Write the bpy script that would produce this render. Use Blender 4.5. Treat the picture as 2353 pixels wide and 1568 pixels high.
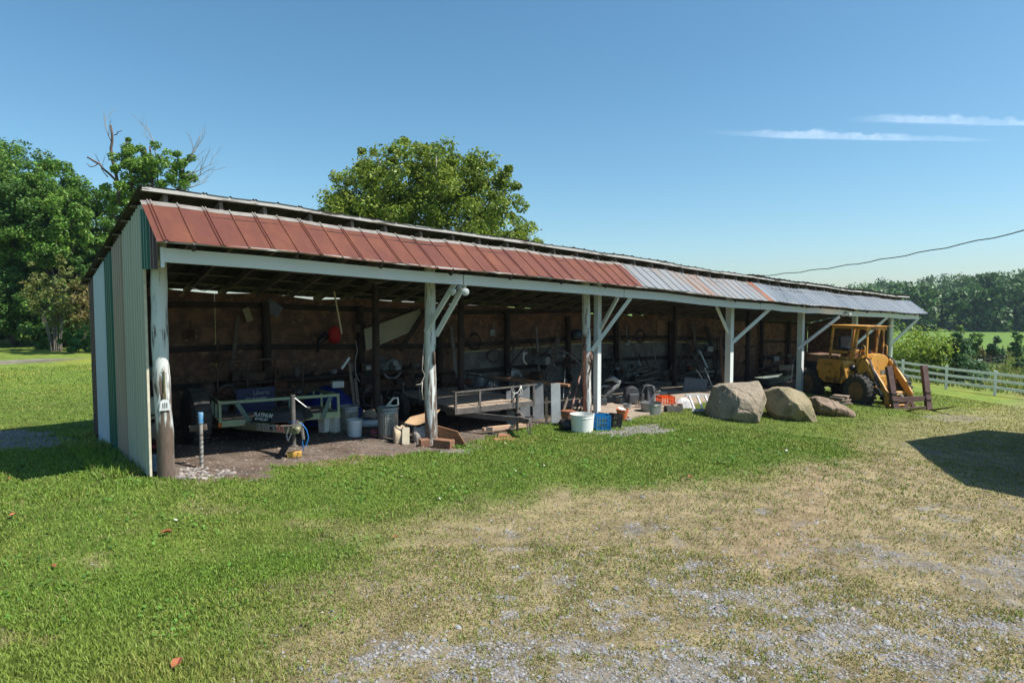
import bpy, bmesh, math, random
import numpy as np
from mathutils import Vector, Matrix
R = math.radians
for o in list(bpy.data.objects): bpy.data.objects.remove(o)
scn = bpy.context.scene
COL = scn.collection
# ------------------------------------------------------------------ camera
EYE = 2.8                       # eye height above the near corner of the shed
PITCH = math.atan(84/1500)
FPX = 1500.0                    # focal length for a 2352 px wide picture
cam = bpy.data.cameras.new('camera'); camo = bpy.data.objects.new('camera', cam); COL.objects.link(camo)
cam.sensor_width = 36; cam.lens = 36*FPX/2352; cam.clip_end = 30000; cam.clip_start = .05
camo.location = (0, 0, EYE); camo.rotation_euler = (R(90)-PITCH, 0, 0)
scn.camera = camo
scn.view_settings.view_transform = 'Standard'; scn.view_settings.look = 'None'
scn.view_settings.exposure = 0.66; scn.view_settings.gamma = 1
# ------------------------------------------------------------------ sky and sun
SUND = Vector((.713, -.187, 1.0)).normalized()
SEL = math.asin(SUND.z); SAZ = math.atan2(SUND.x, SUND.y)
w = bpy.data.worlds.new('World'); scn.world = w; w.use_nodes = True
nt = w.node_tree; bg = nt.nodes['Background']
sky = nt.nodes.new('ShaderNodeTexSky'); sky.sky_type = 'NISHITA'; sky.sun_disc = False
sky.sun_elevation = SEL; sky.sun_rotation = SAZ; sky.air_density = 1.0; sky.dust_density = .8; sky.ozone_density = 1.9
sky.altitude = 150
hsv = nt.nodes.new('ShaderNodeHueSaturation'); hsv.inputs['Saturation'].default_value = 1.12; hsv.inputs['Hue'].default_value = .484
tint = nt.nodes.new('ShaderNodeMix'); tint.data_type = 'RGBA'; tint.blend_type = 'MULTIPLY'; tint.inputs[0].default_value = 1; tint.inputs[7].default_value = (.83, .96, 1.03, 1)
nt.links.new(sky.outputs[0], hsv.inputs['Color']); nt.links.new(hsv.outputs[0], tint.inputs[6]); nt.links.new(tint.outputs[2], bg.inputs[0]); bg.inputs[1].default_value = .094
sun = bpy.data.lights.new('sun', 'SUN'); sun.energy = 5.0; sun.angle = R(.5); sun.color = (1, .95, .86)
suno = bpy.data.objects.new('sun', sun); COL.objects.link(suno)
suno.rotation_euler = SUND.to_track_quat('Z', 'Y').to_euler(); suno.location = (20, -10, 30)
# ------------------------------------------------------------------ pixel <-> place helpers (3008 px wide photograph)
def ray(px, py):
    a = (px/1.2789-1176)/FPX; b = -(py/1.2789-784)/FPX
    c, s = math.cos(PITCH), math.sin(PITCH)
    return np.array([a, c+b*s, -s+b*c])
GX = [(-80, .0), (-6, .05), (-3.5, -.12), (-1.76, -.2), (2.2, -.16), (5, -.22), (7.5, -.36), (11.6, -.72), (15.9, -1.0), (19.4, -1.3), (25, -2.05), (32, -2.5), (60, -3.3), (120, -4.6), (400, -6)]
_gx = np.array([a for a, b in GX], float); _gz = np.array([b for a, b in GX], float)
def ground(x, y):
    x = np.asarray(x, float); y = np.asarray(y, float)
    b = np.interp(x, _gx, _gz)
    ext = np.clip((y-40)/160, 0, 1)
    far = np.clip(.02*(x-10), -1.5, 3)
    z = b - ext*np.clip(np.interp(x, [-40, 0, 20, 60, 120], [0, 1.5, 3.2, 2.2, .8]), 0, 4)
    hill = np.clip((y-208)/120, 0, 1)
    z = z + hill*np.interp(x, [-100, 40, 90, 160, 240, 400], [0, 1.0, 5, 9, 13, 14])
    return z
def gz(x, y): return float(ground(x, y))
def G(px, py):
    r = ray(px, py); k = 3.0
    for i in range(4000):
        q = r*k
        if EYE+q[2] <= gz(q[0], q[1]): break
        k *= 1.004
    lo, hi = k/1.004, k
    for i in range(20):
        m = (lo+hi)/2; q = r*m
        if EYE+q[2] <= gz(q[0], q[1]): hi = m
        else: lo = m
    q = r*hi
    return Vector((q[0], q[1], gz(q[0], q[1])))
def AT(px, py, Y):
    r = ray(px, py); q = r*(Y/r[1]); return Vector((q[0], q[1], q[2]+EYE))
# shed frame: t runs along the shed, m into it, z up
U = Vector((.73819, .67459, 0)); V = Vector((-.67459, .73819, 0)); P0 = Vector((-5.803, 10.375, 0))
SHROT = math.atan2(U.y, U.x)
def S(t, m, z): return P0+U*t+V*m+Vector((0, 0, z))
def PS(px, py, m):              # pixel -> point of the vertical plane m metres inside the shed front
    r = Vector(ray(px, py)); k = (m+P0.dot(V))/r.dot(V); q = r*k
    return Vector((q.x, q.y, q.z+EYE))
def tm(p): d = Vector((p[0], p[1], 0))-P0; return d.dot(U), d.dot(V)
def dz(t): return .016*math.sin(t*1.1)+.010*math.sin(t*3.3+1)+float(np.interp(t, [0, 3, 6.5, 10, 16, 18.5, 21.5, 26.7, 34, 36], [0, -.1, -.26, -.37, -.67, -.79, -.9, -1.1, -1.33, -1.37]))
# ------------------------------------------------------------------ noise
def _h(i, j, s):
    n = (i*374761393+j*668265263+s*1442695041) & 0xffffffff
    n = ((n ^ (n >> 13))*1274126177) & 0xffffffff
    return ((n ^ (n >> 16)) & 0xffff)/65535.0
def vn(x, y, s=0):
    x = np.asarray(x, float); y = np.asarray(y, float)
    xi = np.floor(x).astype(np.int64); yi = np.floor(y).astype(np.int64); fx = x-xi; fy = y-yi
    fx = fx*fx*(3-2*fx); fy = fy*fy*(3-2*fy)
    return (_h(xi, yi, s)*(1-fx)+_h(xi+1, yi, s)*fx)*(1-fy)+(_h(xi, yi+1, s)*(1-fx)+_h(xi+1, yi+1, s)*fx)*fy
def fbm(x, y, s=0, o=4):
    a = 0; amp = .5; tot = 0
    for k in range(o):
        a = a+amp*vn(np.asarray(x)*2**k, np.asarray(y)*2**k, s+k*17); tot += amp; amp *= .55
    return a/tot
# ------------------------------------------------------------------ materials
def mat(name, c1, c2=None, c3=None, scale=5., rough=.7, metal=0., bump=.0, bscale=None, stretch=(1, 1, 1), detail=6, spec=.4, coord='Object', th=(.38, .62), rnd=0.):
    m = bpy.data.materials.new(name); m.use_nodes = True
    n = m.node_tree.nodes; l = m.node_tree.links; b = n['Principled BSDF']
    b.inputs['Roughness'].default_value = rough; b.inputs['Metallic'].default_value = metal
    b.inputs['Specular IOR Level'].default_value = spec
    tc = n.new('ShaderNodeTexCoord'); mp = n.new('ShaderNodeMapping'); mp.inputs['Scale'].default_value = stretch
    l.new(tc.outputs[coord], mp.inputs[0])
    nz = n.new('ShaderNodeTexNoise'); nz.inputs['Scale'].default_value = scale; nz.inputs['Detail'].default_value = detail; nz.inputs['Roughness'].default_value = .65
    l.new(mp.outputs[0], nz.inputs['Vector'])
    cr = n.new('ShaderNodeValToRGB'); l.new(nz.outputs['Fac'], cr.inputs[0])
    e = cr.color_ramp.elements; c2 = c2 or tuple(v*.75 for v in c1)
    e[0].position = th[0]; e[0].color = (*c1, 1); e[1].position = th[1]; e[1].color = (*c2, 1)
    if c3 is not None:
        k = e.new(min(.98, th[1]+.12)); k.color = (*c3, 1)
    src = cr.outputs[0]
    if rnd:
        g = n.new('ShaderNodeNewGeometry'); hs = n.new('ShaderNodeHueSaturation')
        mr = n.new('ShaderNodeMapRange'); mr.inputs[3].default_value = 1-rnd; mr.inputs[4].default_value = 1+rnd
        l.new(g.outputs['Random Per Island'], mr.inputs[0]); l.new(mr.outputs[0], hs.inputs['Value'])
        mh = n.new('ShaderNodeMapRange'); mh.inputs[3].default_value = .5-.05*rnd; mh.inputs[4].default_value = .5+.05*rnd
        mu = n.new('ShaderNodeMath'); mu.operation = 'FRACT'; mx = n.new('ShaderNodeMath'); mx.operation = 'MULTIPLY'; mx.inputs[1].default_value = 7.3
        l.new(g.outputs['Random Per Island'], mx.inputs[0]); l.new(mx.outputs[0], mu.inputs[0]); l.new(mu.outputs[0], mh.inputs[0]); l.new(mh.outputs[0], hs.inputs['Hue'])
        l.new(src, hs.inputs['Color']); src = hs.outputs[0]
    l.new(src, b.inputs['Base Color'])
    if bump:
        bz = n.new('ShaderNodeTexNoise'); bz.inputs['Scale'].default_value = bscale or scale*4; bz.inputs['Detail'].default_value = 5
        l.new(mp.outputs[0], bz.inputs['Vector'])
        bp = n.new('ShaderNodeBump'); bp.inputs['Strength'].default_value = bump; bp.inputs['Distance'].default_value = .01
        l.new(bz.outputs['Fac'], bp.inputs['Height']); l.new(bp.outputs[0], b.inputs['Normal'])
    return m
def layered(name, base, over, thr, scale, stretch=(1, 1, 1), rough=.75, zgrad=None, metal_over=0., soft=.04, bump=.5, base2=None, over2=None, spec=.35, zfrom=0, zto=1, detail=8, extra=None):
    """paint (over) on a base seen where the noise passes thr; zgrad raises the wear towards one end of object Z"""
    m = bpy.data.materials.new(name); m.use_nodes = True
    n = m.node_tree.nodes; l = m.node_tree.links; b = n['Principled BSDF']
    b.inputs['Roughness'].default_value = rough; b.inputs['Specular IOR Level'].default_value = spec
    tc = n.new('ShaderNodeTexCoord'); mp = n.new('ShaderNodeMapping'); mp.inputs['Scale'].default_value = stretch
    l.new(tc.outputs['Object'], mp.inputs[0])
    def noise(sc, det=detail):
        z = n.new('ShaderNodeTexNoise'); z.inputs['Scale'].default_value = sc; z.inputs['Detail'].default_value = det; z.inputs['Roughness'].default_value = .68
        l.new(mp.outputs[0], z.inputs['Vector']); return z.outputs['Fac']
    def mix(a, c, fac):
        x = n.new('ShaderNodeMix'); x.data_type = 'RGBA'
        if isinstance(fac, float): x.inputs[0].default_value = fac
        else: l.new(fac, x.inputs[0])
        for v, s in ((a, 6), (c, 7)):
            if isinstance(v, tuple): x.inputs[s].default_value = (*v, 1)
            else: l.new(v, x.inputs[s])
        return x.outputs[2]
    def rng(v, a, c, d=0., e=1.):
        x = n.new('ShaderNodeMapRange'); l.new(v, x.inputs[0])
        x.inputs[1].default_value = a; x.inputs[2].default_value = c; x.inputs[3].default_value = d; x.inputs[4].default_value = e
        return x.outputs[0]
    f = noise(scale)
    if zgrad:
        sp = n.new('ShaderNodeSeparateXYZ'); l.new(tc.outputs['Object'], sp.inputs[0])
        gz_ = rng(sp.outputs[2], zfrom, zto, zgrad, 0.)
        ad = n.new('ShaderNodeMath'); ad.operation = 'ADD'; l.new(f, ad.inputs[0]); l.new(gz_, ad.inputs[1]); f = ad.outputs[0]
    wear = rng(f, thr-soft, thr+soft)
    bcol = mix(base, base2 or tuple(v*.6 for v in base), rng(noise(scale*2.3), .35, .65))
    ocol = mix(over, over2 or tuple(v*.85 for v in over), rng(noise(scale*.4), .35, .65))
    l.new(mix(ocol, bcol, wear), b.inputs['Base Color'])
    if metal_over: l.new(rng(wear, 0, 1, metal_over, 0.), b.inputs['Metallic'])
    if bump:
        bp = n.new('ShaderNodeBump'); bp.inputs['Strength'].default_value = bump; bp.inputs['Distance'].default_value = .006; bp.invert = True
        l.new(wear, bp.inputs['Height']); l.new(bp.outputs[0], b.inputs['Normal'])
    return m
def leafmat(name, c1, c2, c3, trans=.35, rnd=.35, scale=.7):
    m = mat(name, c1, c2, c3, scale=scale, rough=.5, spec=.35, rnd=rnd, th=(.35, .6))
    n = m.node_tree.nodes; l = m.node_tree.links; b = n['Principled BSDF']
    tr = n.new('ShaderNodeBsdfTranslucent'); ms = n.new('ShaderNodeMixShader'); ms.inputs[0].default_value = trans
    src = b.inputs['Base Color'].links[0].from_socket
    l.new(src, tr.inputs[0]); l.new(b.outputs[0], ms.inputs[1]); l.new(tr.outputs[0], ms.inputs[2])
    l.new(ms.outputs[0], n['Material Output'].inputs[0])
    return m
# ------------------------------------------------------------------ objects
def tag(o, label=None, cat=None, group=None, kind=None):
    if label: o['label'] = label
    if cat: o['category'] = cat
    if group: o['group'] = group
    if kind: o['kind'] = kind
    return o
def thing(name, loc=(0, 0, 0), rz=0., label=None, cat=None, group=None):
    o = bpy.data.objects.new(name, None); COL.objects.link(o)
    o.location = loc; o.rotation_euler = (0, 0, rz); o.empty_display_size = .2
    return tag(o, label, cat, group)
class MB:
    def __init__(s): s.v = []; s.f = []; s.M = None
    def add(s, vs, fs):
        k = len(s.v)
        for p in vs:
            p = Vector(p)
            s.v.append(tuple(s.M @ p if s.M else p))
        s.f += [tuple(i+k for i in f) for f in fs]; return s
    def hexa(s, p): return s.add(p, [(0, 3, 2, 1), (4, 5, 6, 7), (0, 1, 5, 4), (1, 2, 6, 5), (2, 3, 7, 6), (3, 0, 4, 7)])
    def box(s, c, d, rz=0., rx=0., ry=0.):
        c = Vector(c); m = Matrix.Rotation(rz, 3, 'Z') @ Matrix.Rotation(ry, 3, 'Y') @ Matrix.Rotation(rx, 3, 'X')
        x, y, z = d[0]/2, d[1]/2, d[2]/2
        return s.hexa([c+m @ Vector(q) for q in ((-x, -y, -z), (x, -y, -z), (x, y, -z), (-x, y, -z), (-x, -y, z), (x, -y, z), (x, y, z), (-x, y, z))])
    def beam(s, a, b, w, h, up=(0, 0, 1)):
        a = Vector(a); b = Vector(b); d = (b-a).normalized(); up = Vector(up)
        if abs(d.dot(up)) > .98: up = Vector((1, 0, 0))
        sd = d.cross(up).normalized()*w/2; u = sd.cross(d).normalized()*h/2
        return s.hexa([a-sd-u, a+sd-u, b+sd-u, b-sd-u, a-sd+u, a+sd+u, b+sd+u, b-sd+u])
    def tube(s, pts, rad, n=8, cap=True):
        pts = [Vector(p) for p in pts]
        if not isinstance(rad, (list, tuple)): rad = [rad]*len(pts)
        vs = []; fs = []; prev = None
        for i, p in enumerate(pts):
            d = (pts[min(i+1, len(pts)-1)]-pts[max(i-1, 0)])
            d = d.normalized() if d.length > 1e-9 else Vector((0, 0, 1))
            if prev is None: a = d.cross(Vector((0, 0, 1)) if abs(d.z) < .9 else Vector((1, 0, 0))).normalized()
            else: a = (prev-d*prev.dot(d)).normalized()
            prev = a; b = d.cross(a)
            for k in range(n):
                t = 2*math.pi*k/n; vs.append(p+(a*math.cos(t)+b*math.sin(t))*rad[i])
        for i in range(len(pts)-1):
            for k in range(n):
                k2 = (k+1) % n; fs.append((i*n+k, i*n+k2, (i+1)*n+k2, (i+1)*n+k))
        if cap: fs.append(tuple(range(n-1, -1, -1))); fs.append(tuple((len(pts)-1)*n+k for k in range(n)))
        return s.add(vs, fs)
    def lathe(s, prof, c=(0, 0, 0), n=24, axis=None, caps=True):
        c = Vector(c); vs = []; fs = []
        q = Vector((0, 0, 1)).rotation_difference(Vector(axis)).to_matrix() if axis is not None else Matrix.Identity(3)
        for r, z in prof:
            for k in range(n):
                t = 2*math.pi*k/n; vs.append(c+q @ Vector((r*math.cos(t), r*math.sin(t), z)))
        for i in range(len(prof)-1):
            for k in range(n):
                k2 = (k+1) % n; fs.append((i*n+k, i*n+k2, (i+1)*n+k2, (i+1)*n+k))
        if caps and prof[0][0] > 1e-4: fs.append(tuple(range(n-1, -1, -1)))
        if caps and prof[-1][0] > 1e-4: fs.append(tuple((len(prof)-1)*n+k for k in range(n)))
        return s.add(vs, fs)
    def prism(s, poly, a, b):
        """poly: list of (u,v); a(u,v,0)->p, extruded to b"""
        n = len(poly); vs = [a(u, v) for u, v in poly]+[b(u, v) for u, v in poly]
        fs = [tuple(range(n-1, -1, -1)), tuple(range(n, 2*n))]+[(i, (i+1) % n, n+(i+1) % n, n+i) for i in range(n)]
        return s.add(vs, fs)
    def grid(s, rows):
        nr = len(rows); nc = len(rows[0]); vs = [p for r in rows for p in r]
        fs = [(i*nc+j, i*nc+j+1, (i+1)*nc+j+1, (i+1)*nc+j) for i in range(nr-1) for j in range(nc-1)]
        return s.add(vs, fs)
    def build(s, name, m, parent=None, smooth=False, bevel=0., solid=0., loc=None, auto=None, label=None):
        off = Vector(loc) if loc is not None else Vector((0, 0, 0))
        me = bpy.data.meshes.new(name); me.from_pydata([tuple(Vector(v)-off) for v in s.v], [], s.f); me.update()
        bm = bmesh.new(); bm.from_mesh(me); bmesh.ops.recalc_face_normals(bm, faces=bm.faces); bm.to_mesh(me); bm.free()
        o = bpy.data.objects.new(name, me); COL.objects.link(o)
        if m: me.materials.append(m)
        if smooth:
            for p in me.polygons: p.use_smooth = True
            if auto:
                try: me.set_sharp_from_angle(angle=R(auto))
                except Exception: pass
        if solid:
            d = o.modifiers.new('t', 'SOLIDIFY'); d.thickness = solid
        if bevel:
            d = o.modifiers.new('b', 'BEVEL'); d.width = bevel; d.segments = 2; d.limit_method = 'ANGLE'
        if parent: o.parent = parent
        if loc is not None: o.location = loc
        if label: o['label'] = label
        return o
def single(name, mb, m, label, cat, group=None, **k):
    v = np.array(mb.v); lo = v.min(0); hi = v.max(0)
    if 'loc' not in k: k['loc'] = ((lo[0]+hi[0])/2, (lo[1]+hi[1])/2, lo[2])
    return tag(mb.build(name, m, **k), label, cat, group)
def npmesh(name, V_, quads=None, tris=None, m=None, parent=None, col=None, smooth=False):
    me = bpy.data.meshes.new(name); nv = len(V_)
    nq = 0 if quads is None else len(quads); ntr = 0 if tris is None else len(tris)
    me.vertices.add(nv); me.vertices.foreach_set('co', np.asarray(V_, np.float32).ravel())
    me.loops.add(nq*4+ntr*3); me.polygons.add(nq+ntr)
    li = np.concatenate([np.asarray(quads).ravel() if nq else np.zeros(0, int), np.asarray(tris).ravel() if ntr else np.zeros(0, int)]).astype(np.int32)
    me.loops.foreach_set('vertex_index', li)
    st = np.concatenate([np.arange(nq)*4, nq*4+np.arange(ntr)*3]).astype(np.int32)
    me.polygons.foreach_set('loop_start', st)
    try: me.polygons.foreach_set('loop_total', np.concatenate([np.full(nq, 4), np.full(ntr, 3)]).astype(np.int32))
    except Exception: pass
    if smooth: me.polygons.foreach_set('use_smooth', np.ones(nq+ntr, bool))
    me.update(calc_edges=True)
    if col is not None:
        a = me.color_attributes.new('Col', 'FLOAT_COLOR', 'POINT')
        c4 = np.ones((nv, 4), np.float32); c4[:, :3] = col; a.data.foreach_set('color', c4.ravel())
    if m: me.materials.append(m)
    o = bpy.data.objects.new(name, me); COL.objects.link(o)
    if parent: o.parent = parent
    return o
def text(body, size, m, parent, M, name='lettering', ext=.001, bold=0.):
    cu = bpy.data.curves.new('t', 'FONT'); cu.body = body; cu.size = size; cu.extrude = ext; cu.align_x = 'CENTER'; cu.align_y = 'CENTER'; cu.offset = bold
    to = bpy.data.objects.new('t', cu); COL.objects.link(to)
    dg = bpy.context.evaluated_depsgraph_get(); me = bpy.data.meshes.new_from_object(to.evaluated_get(dg))
    bpy.data.objects.remove(to)
    me.transform(M); me.materials.clear(); me.materials.append(m)
    o = bpy.data.objects.new(name, me); COL.objects.link(o); o.parent = parent
    return o
def fr(o, x, y, z=None):
    x = Vector(x).normalized(); y = Vector(y).normalized(); z = x.cross(y).normalized(); y = z.cross(x)
    return Matrix(((x.x, y.x, z.x, o[0]), (x.y, y.y, z.y, o[1]), (x.z, y.z, z.z, o[2]), (0, 0, 0, 1)))
def copytree(o, parent=None):
    c = o.copy(); COL.objects.link(c); c.parent = parent
    for ch in [k for k in bpy.data.objects if k.parent == o]: copytree(ch, c)
    return c
rng = np.random.default_rng(7); random.seed(7)
# ================================================================== ground
def poly_sd(x, y, P):
    """signed distance, positive inside"""
    x = np.asarray(x, float); y = np.asarray(y, float)
    d = np.full(x.shape, 1e9); ins = np.zeros(x.shape, bool); n = len(P)
    for i in range(n):
        ax, ay = P[i]; bx, by = P[(i+1) % n]; ex, ey = bx-ax, by-ay
        t = np.clip(((x-ax)*ex+(y-ay)*ey)/(ex*ex+ey*ey+1e-12), 0, 1)
        d = np.minimum(d, np.hypot(x-ax-t*ex, y-ay-t*ey))
        c = ((ay > y) != (by > y)) & (x < (bx-ax)*(y-ay)/(by-ay+1e-12)+ax); ins ^= c
    return np.where(ins, d, -d)
def GP(pts): return [(G(a*1.2789, b*1.2789).x, G(a*1.2789, b*1.2789).y) for a, b in pts]
DRY = GP([(520, 1568), (600, 1460), (690, 1350), (800, 1255), (1000, 1168), (1250, 1122), (1500, 1112), (1700, 1100), (1850, 1075), (1980, 1012), (1960, 985), (2060, 960), (2200, 940), (2352, 915)])
DRY = DRY+[(60, 22), (60, 0), (0, -3), (-1.6, 2.5)]
GRAV = GP([(640, 1568), (900, 1450), (1150, 1330), (1450, 1215), (1700, 1240), (2000, 1230), (2352, 1190)])+[(40, 8), (40, -3), (-1.2, 2)]
LEFT1 = GP([(0, 988), (60, 987), (110, 1000), (205, 1012), (180, 1022), (60, 1030), (0, 1034)]); LEFT1 = [(-22, 14.2), (-22, 12.6)][::-1]+LEFT1 if False else LEFT1+[(LEFT1[-1][0]-6, LEFT1[-1][1]-.4), (LEFT1[0][0]-7, LEFT1[0][1])]
LEFT2 = GP([(0, 828), (60, 823), (140, 822), (150, 825), (100, 832), (0, 836)]); LEFT2 = LEFT2+[(LEFT2[-1][0]-9, LEFT2[-1][1]), (LEFT2[0][0]-9, LEFT2[0][1])]
PATCH = GP([(1350, 992), (1420, 988), (1440, 980), (1500, 975), (1560, 988), (1500, 996), (1420, 1000), (1340, 996)])
PATCH2 = GP([(1030, 1034), (1100, 1030), (1080, 1038), (1000, 1040)])
PATCH3 = GP([(405, 1092), (410, 1078), (470, 1072), (540, 1082), (500, 1098), (420, 1097)])
PATCH4 = GP([(2110, 955), (2160, 950), (2240, 955), (2270, 965), (2220, 970), (2150, 965)])
TRACK = GP([(1860, 1075), (1930, 1080), (1900, 1180), (1800, 1260), (1760, 1300), (1680, 1270), (1790, 1180)])
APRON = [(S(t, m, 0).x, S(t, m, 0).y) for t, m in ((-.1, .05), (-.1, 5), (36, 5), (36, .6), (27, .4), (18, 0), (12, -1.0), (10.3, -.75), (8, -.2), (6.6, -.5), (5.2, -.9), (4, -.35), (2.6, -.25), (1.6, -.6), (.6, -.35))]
MULCH = GP([(650, 1052), (780, 1040), (900, 1024), (990, 1024), (930, 1040), (860, 1052), (760, 1062), (640, 1068), (560, 1098), (480, 1100)])
def sst(v, a, b): v = np.clip((v-a)/(b-a), 0, 1); return v*v*(3-2*v)
def zones(x, y):
    wob = (fbm(x*.9, y*.9, 3)-.5)*1.6+(fbm(x*4, y*4, 9, 2)-.5)*.5
    dry = sst(poly_sd(x, y, DRY)+wob, -.6, 1.0)*(1-.42*sst(y, 12.5, 17))
    # worn tan spots in the lawn
    spots = sst(fbm(x*1.1+3, y*1.1, 31), .66, .74)*.6*sst(-y, -12, -6)
    dry = np.maximum(dry, spots)
    gr = sst(poly_sd(x, y, GRAV)+wob*1.3, -1.2, 2.2)
    nb = fbm(x*.95+11, y*1.5, 21, 3)*.5+fbm(x*3.4, y*4.1, 23, 3)*.5
    nb = nb*.8+.2*fbm(x*6, y*7, 27, 3)
    grav = sst(nb, .59-.14*gr, .72-.125*gr)*(.35+.65*sst(fbm(x*9, y*10, 29, 2), .3, .6))*sst(poly_sd(x, y, DRY), .2, 1.2)
    w2 = (fbm(x*2.4, y*2.4, 5)-.5)*1.1
    for P, k in ((PATCH, 1), (PATCH2, 1), (PATCH3, .2), (LEFT1, 1), (LEFT2, 1), (PATCH4, .5)):
        grav = np.maximum(grav, k*sst(poly_sd(x, y, P)+w2*.6, -.12, .12))
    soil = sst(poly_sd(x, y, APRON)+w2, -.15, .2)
    mul = sst(poly_sd(x, y, MULCH)+w2*1.2, -.3, .2)*.75
    tr = sst(poly_sd(x, y, TRACK)+wob*.8, -.8, .6)
    return dry, grav, soil, mul, tr
def gcol(x, y):
    dry, grav, soil, mul, tr = zones(x, y)
    n1 = fbm(x*.5, y*.5, 41)[..., None]; n2 = fbm(x*3, y*3, 43)[..., None]; n3 = fbm(x*12, y*12, 45, 2)[..., None]
    A = lambda *c: np.array(c)
    lawn = A(.075, .12, .022)*(.7+.6*n2)+A(.05, .03, .006)*n1
    # beyond the grown blades the ground itself carries the grass colour
    far = sst(np.hypot(x, y), 20, 34)[..., None]
    lawn = lawn*(1-far)+far*(A(.135, .195, .034)*(.85+.3*n2)+A(.07, .035, .006)*sst(n1, .4, .7))
    d = A(.25, .20, .115)*(.7+.6*n2)*(.8+.4*n3)
    c = lawn*(1-dry[..., None])+d*dry[..., None]
    trc = A(.27, .19, .12)*(.7+.6*n3)
    c = c*(1-.6*tr[..., None])+trc*.6*tr[..., None]
    g = A(.185, .165, .135)*(.55+.9*n3)
    c = c*(1-grav[..., None])+g*grav[..., None]
    ml = A(.19, .125, .085)*(.6+.8*n3)
    c = c*(1-mul[..., None])+ml*mul[..., None]
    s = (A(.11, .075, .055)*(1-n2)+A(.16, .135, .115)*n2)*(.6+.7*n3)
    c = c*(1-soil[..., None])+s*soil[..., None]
    # rough meadow beyond the white fence
    mead = (sst(x-.28*0, 21, 26)*sst(y+x*1.53, 74, 80))[..., None]
    mc = A(.15, .19, .04)*(.8+.4*n2)*(1-.7*sst(n1, .5, .7))+A(.18, .15, .05)*.7*sst(n1, .5, .7)
    lush = A(.115, .19, .035)*(.94+.12*n1)
    fy = sst(y, 95, 105)[..., None]
    mc = mc*(1-fy)+lush*fy
    return np.clip(c*(1-mead)+mc*mead, .005, .9)
def axis(a, b, c, d, step, far):
    """dense between b and c, growing outwards to a and d"""
    L = [b]; s = step
    while L[-1] > a: s *= 1.13; L.append(L[-1]-min(s, far))
    mid = list(np.arange(b, c, step)); Rr = [c]; s = step
    while Rr[-1] < d: s *= 1.13; Rr.append(Rr[-1]+min(s, far))
    return np.array(sorted(L[1:])+mid+Rr)
gxs = axis(-1500, -14, 19, 2500, .11, 60); gys = axis(-600, 2.5, 24, 2500, .11, 60)
XX, YY = np.meshgrid(gxs, gys); ZZ = ground(XX, YY)
ZZ = ZZ+(fbm(XX*.8, YY*.8, 77)-.5)*.05*sst(-np.abs(XX), -60, -20)
CC = gcol(XX, YY); nx = len(gxs); ny = len(gys)
idx = np.arange(nx*ny).reshape(ny, nx)
Q = np.stack([idx[:-1, :-1], idx[:-1, 1:], idx[1:, 1:], idx[1:, :-1]], -1).reshape(-1, 4)
gm = bpy.data.materials.new('ground'); gm.use_nodes = True
_n = gm.node_tree.nodes; _l = gm.node_tree.links; _b = _n['Principled BSDF']; _b.inputs['Roughness'].default_value = .95; _b.inputs['Specular IOR Level'].default_value = .15
_a = _n.new('ShaderNodeVertexColor'); _a.layer_name = 'Col'
_tc = _n.new('ShaderNodeTexCoord'); _z = _n.new('ShaderNodeTexNoise'); _z.inputs['Scale'].default_value = 26; _z.inputs['Detail'].default_value = 8; _z.inputs['Roughness'].default_value = .75
_z2 = _n.new('ShaderNodeTexNoise'); _z2.inputs['Scale'].default_value = 2.2; _z2.inputs['Detail'].default_value = 9; _z2.inputs['Roughness'].default_value = .75
_l.new(_tc.outputs['Object'], _z.inputs['Vector']); _l.new(_tc.outputs['Object'], _z2.inputs['Vector'])
_ad = _n.new('ShaderNodeMath'); _ad.operation = 'ADD'; _l.new(_z.outputs['Fac'], _ad.inputs[0]); _l.new(_z2.outputs['Fac'], _ad.inputs[1])
_r = _n.new('ShaderNodeMapRange'); _r.inputs[1].default_value = .7; _r.inputs[2].default_value = 1.3; _r.inputs[3].default_value = .35; _r.inputs[4].default_value = 1.6; _l.new(_ad.outputs[0], _r.inputs[0])
_mx = _n.new('ShaderNodeMix'); _mx.data_type = 'RGBA'; _mx.blend_type = 'MULTIPLY'; _mx.inputs[0].default_value = 1
_l.new(_a.outputs[0], _mx.inputs[6]); _l.new(_r.outputs[0], _mx.inputs[7]); _l.new(_mx.outputs[2], _b.inputs['Base Color'])
_bp = _n.new('ShaderNodeBump'); _bp.inputs['Distance'].default_value = .03; _bp.inputs['Strength'].default_value = .8; _l.new(_z.outputs['Fac'], _bp.inputs['Height']); _l.new(_bp.outputs[0], _b.inputs['Normal'])
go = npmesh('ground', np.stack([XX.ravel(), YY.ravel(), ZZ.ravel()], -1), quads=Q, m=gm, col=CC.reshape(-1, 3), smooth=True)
tag(go, 'mown lawn and gravel yard with the fields beyond', kind='structure')
def gsurf(x, y): return ground(x, y)+(fbm(x*.8, y*.8, 77)-.5)*.05*sst(-np.abs(x), -60, -20)
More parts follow.
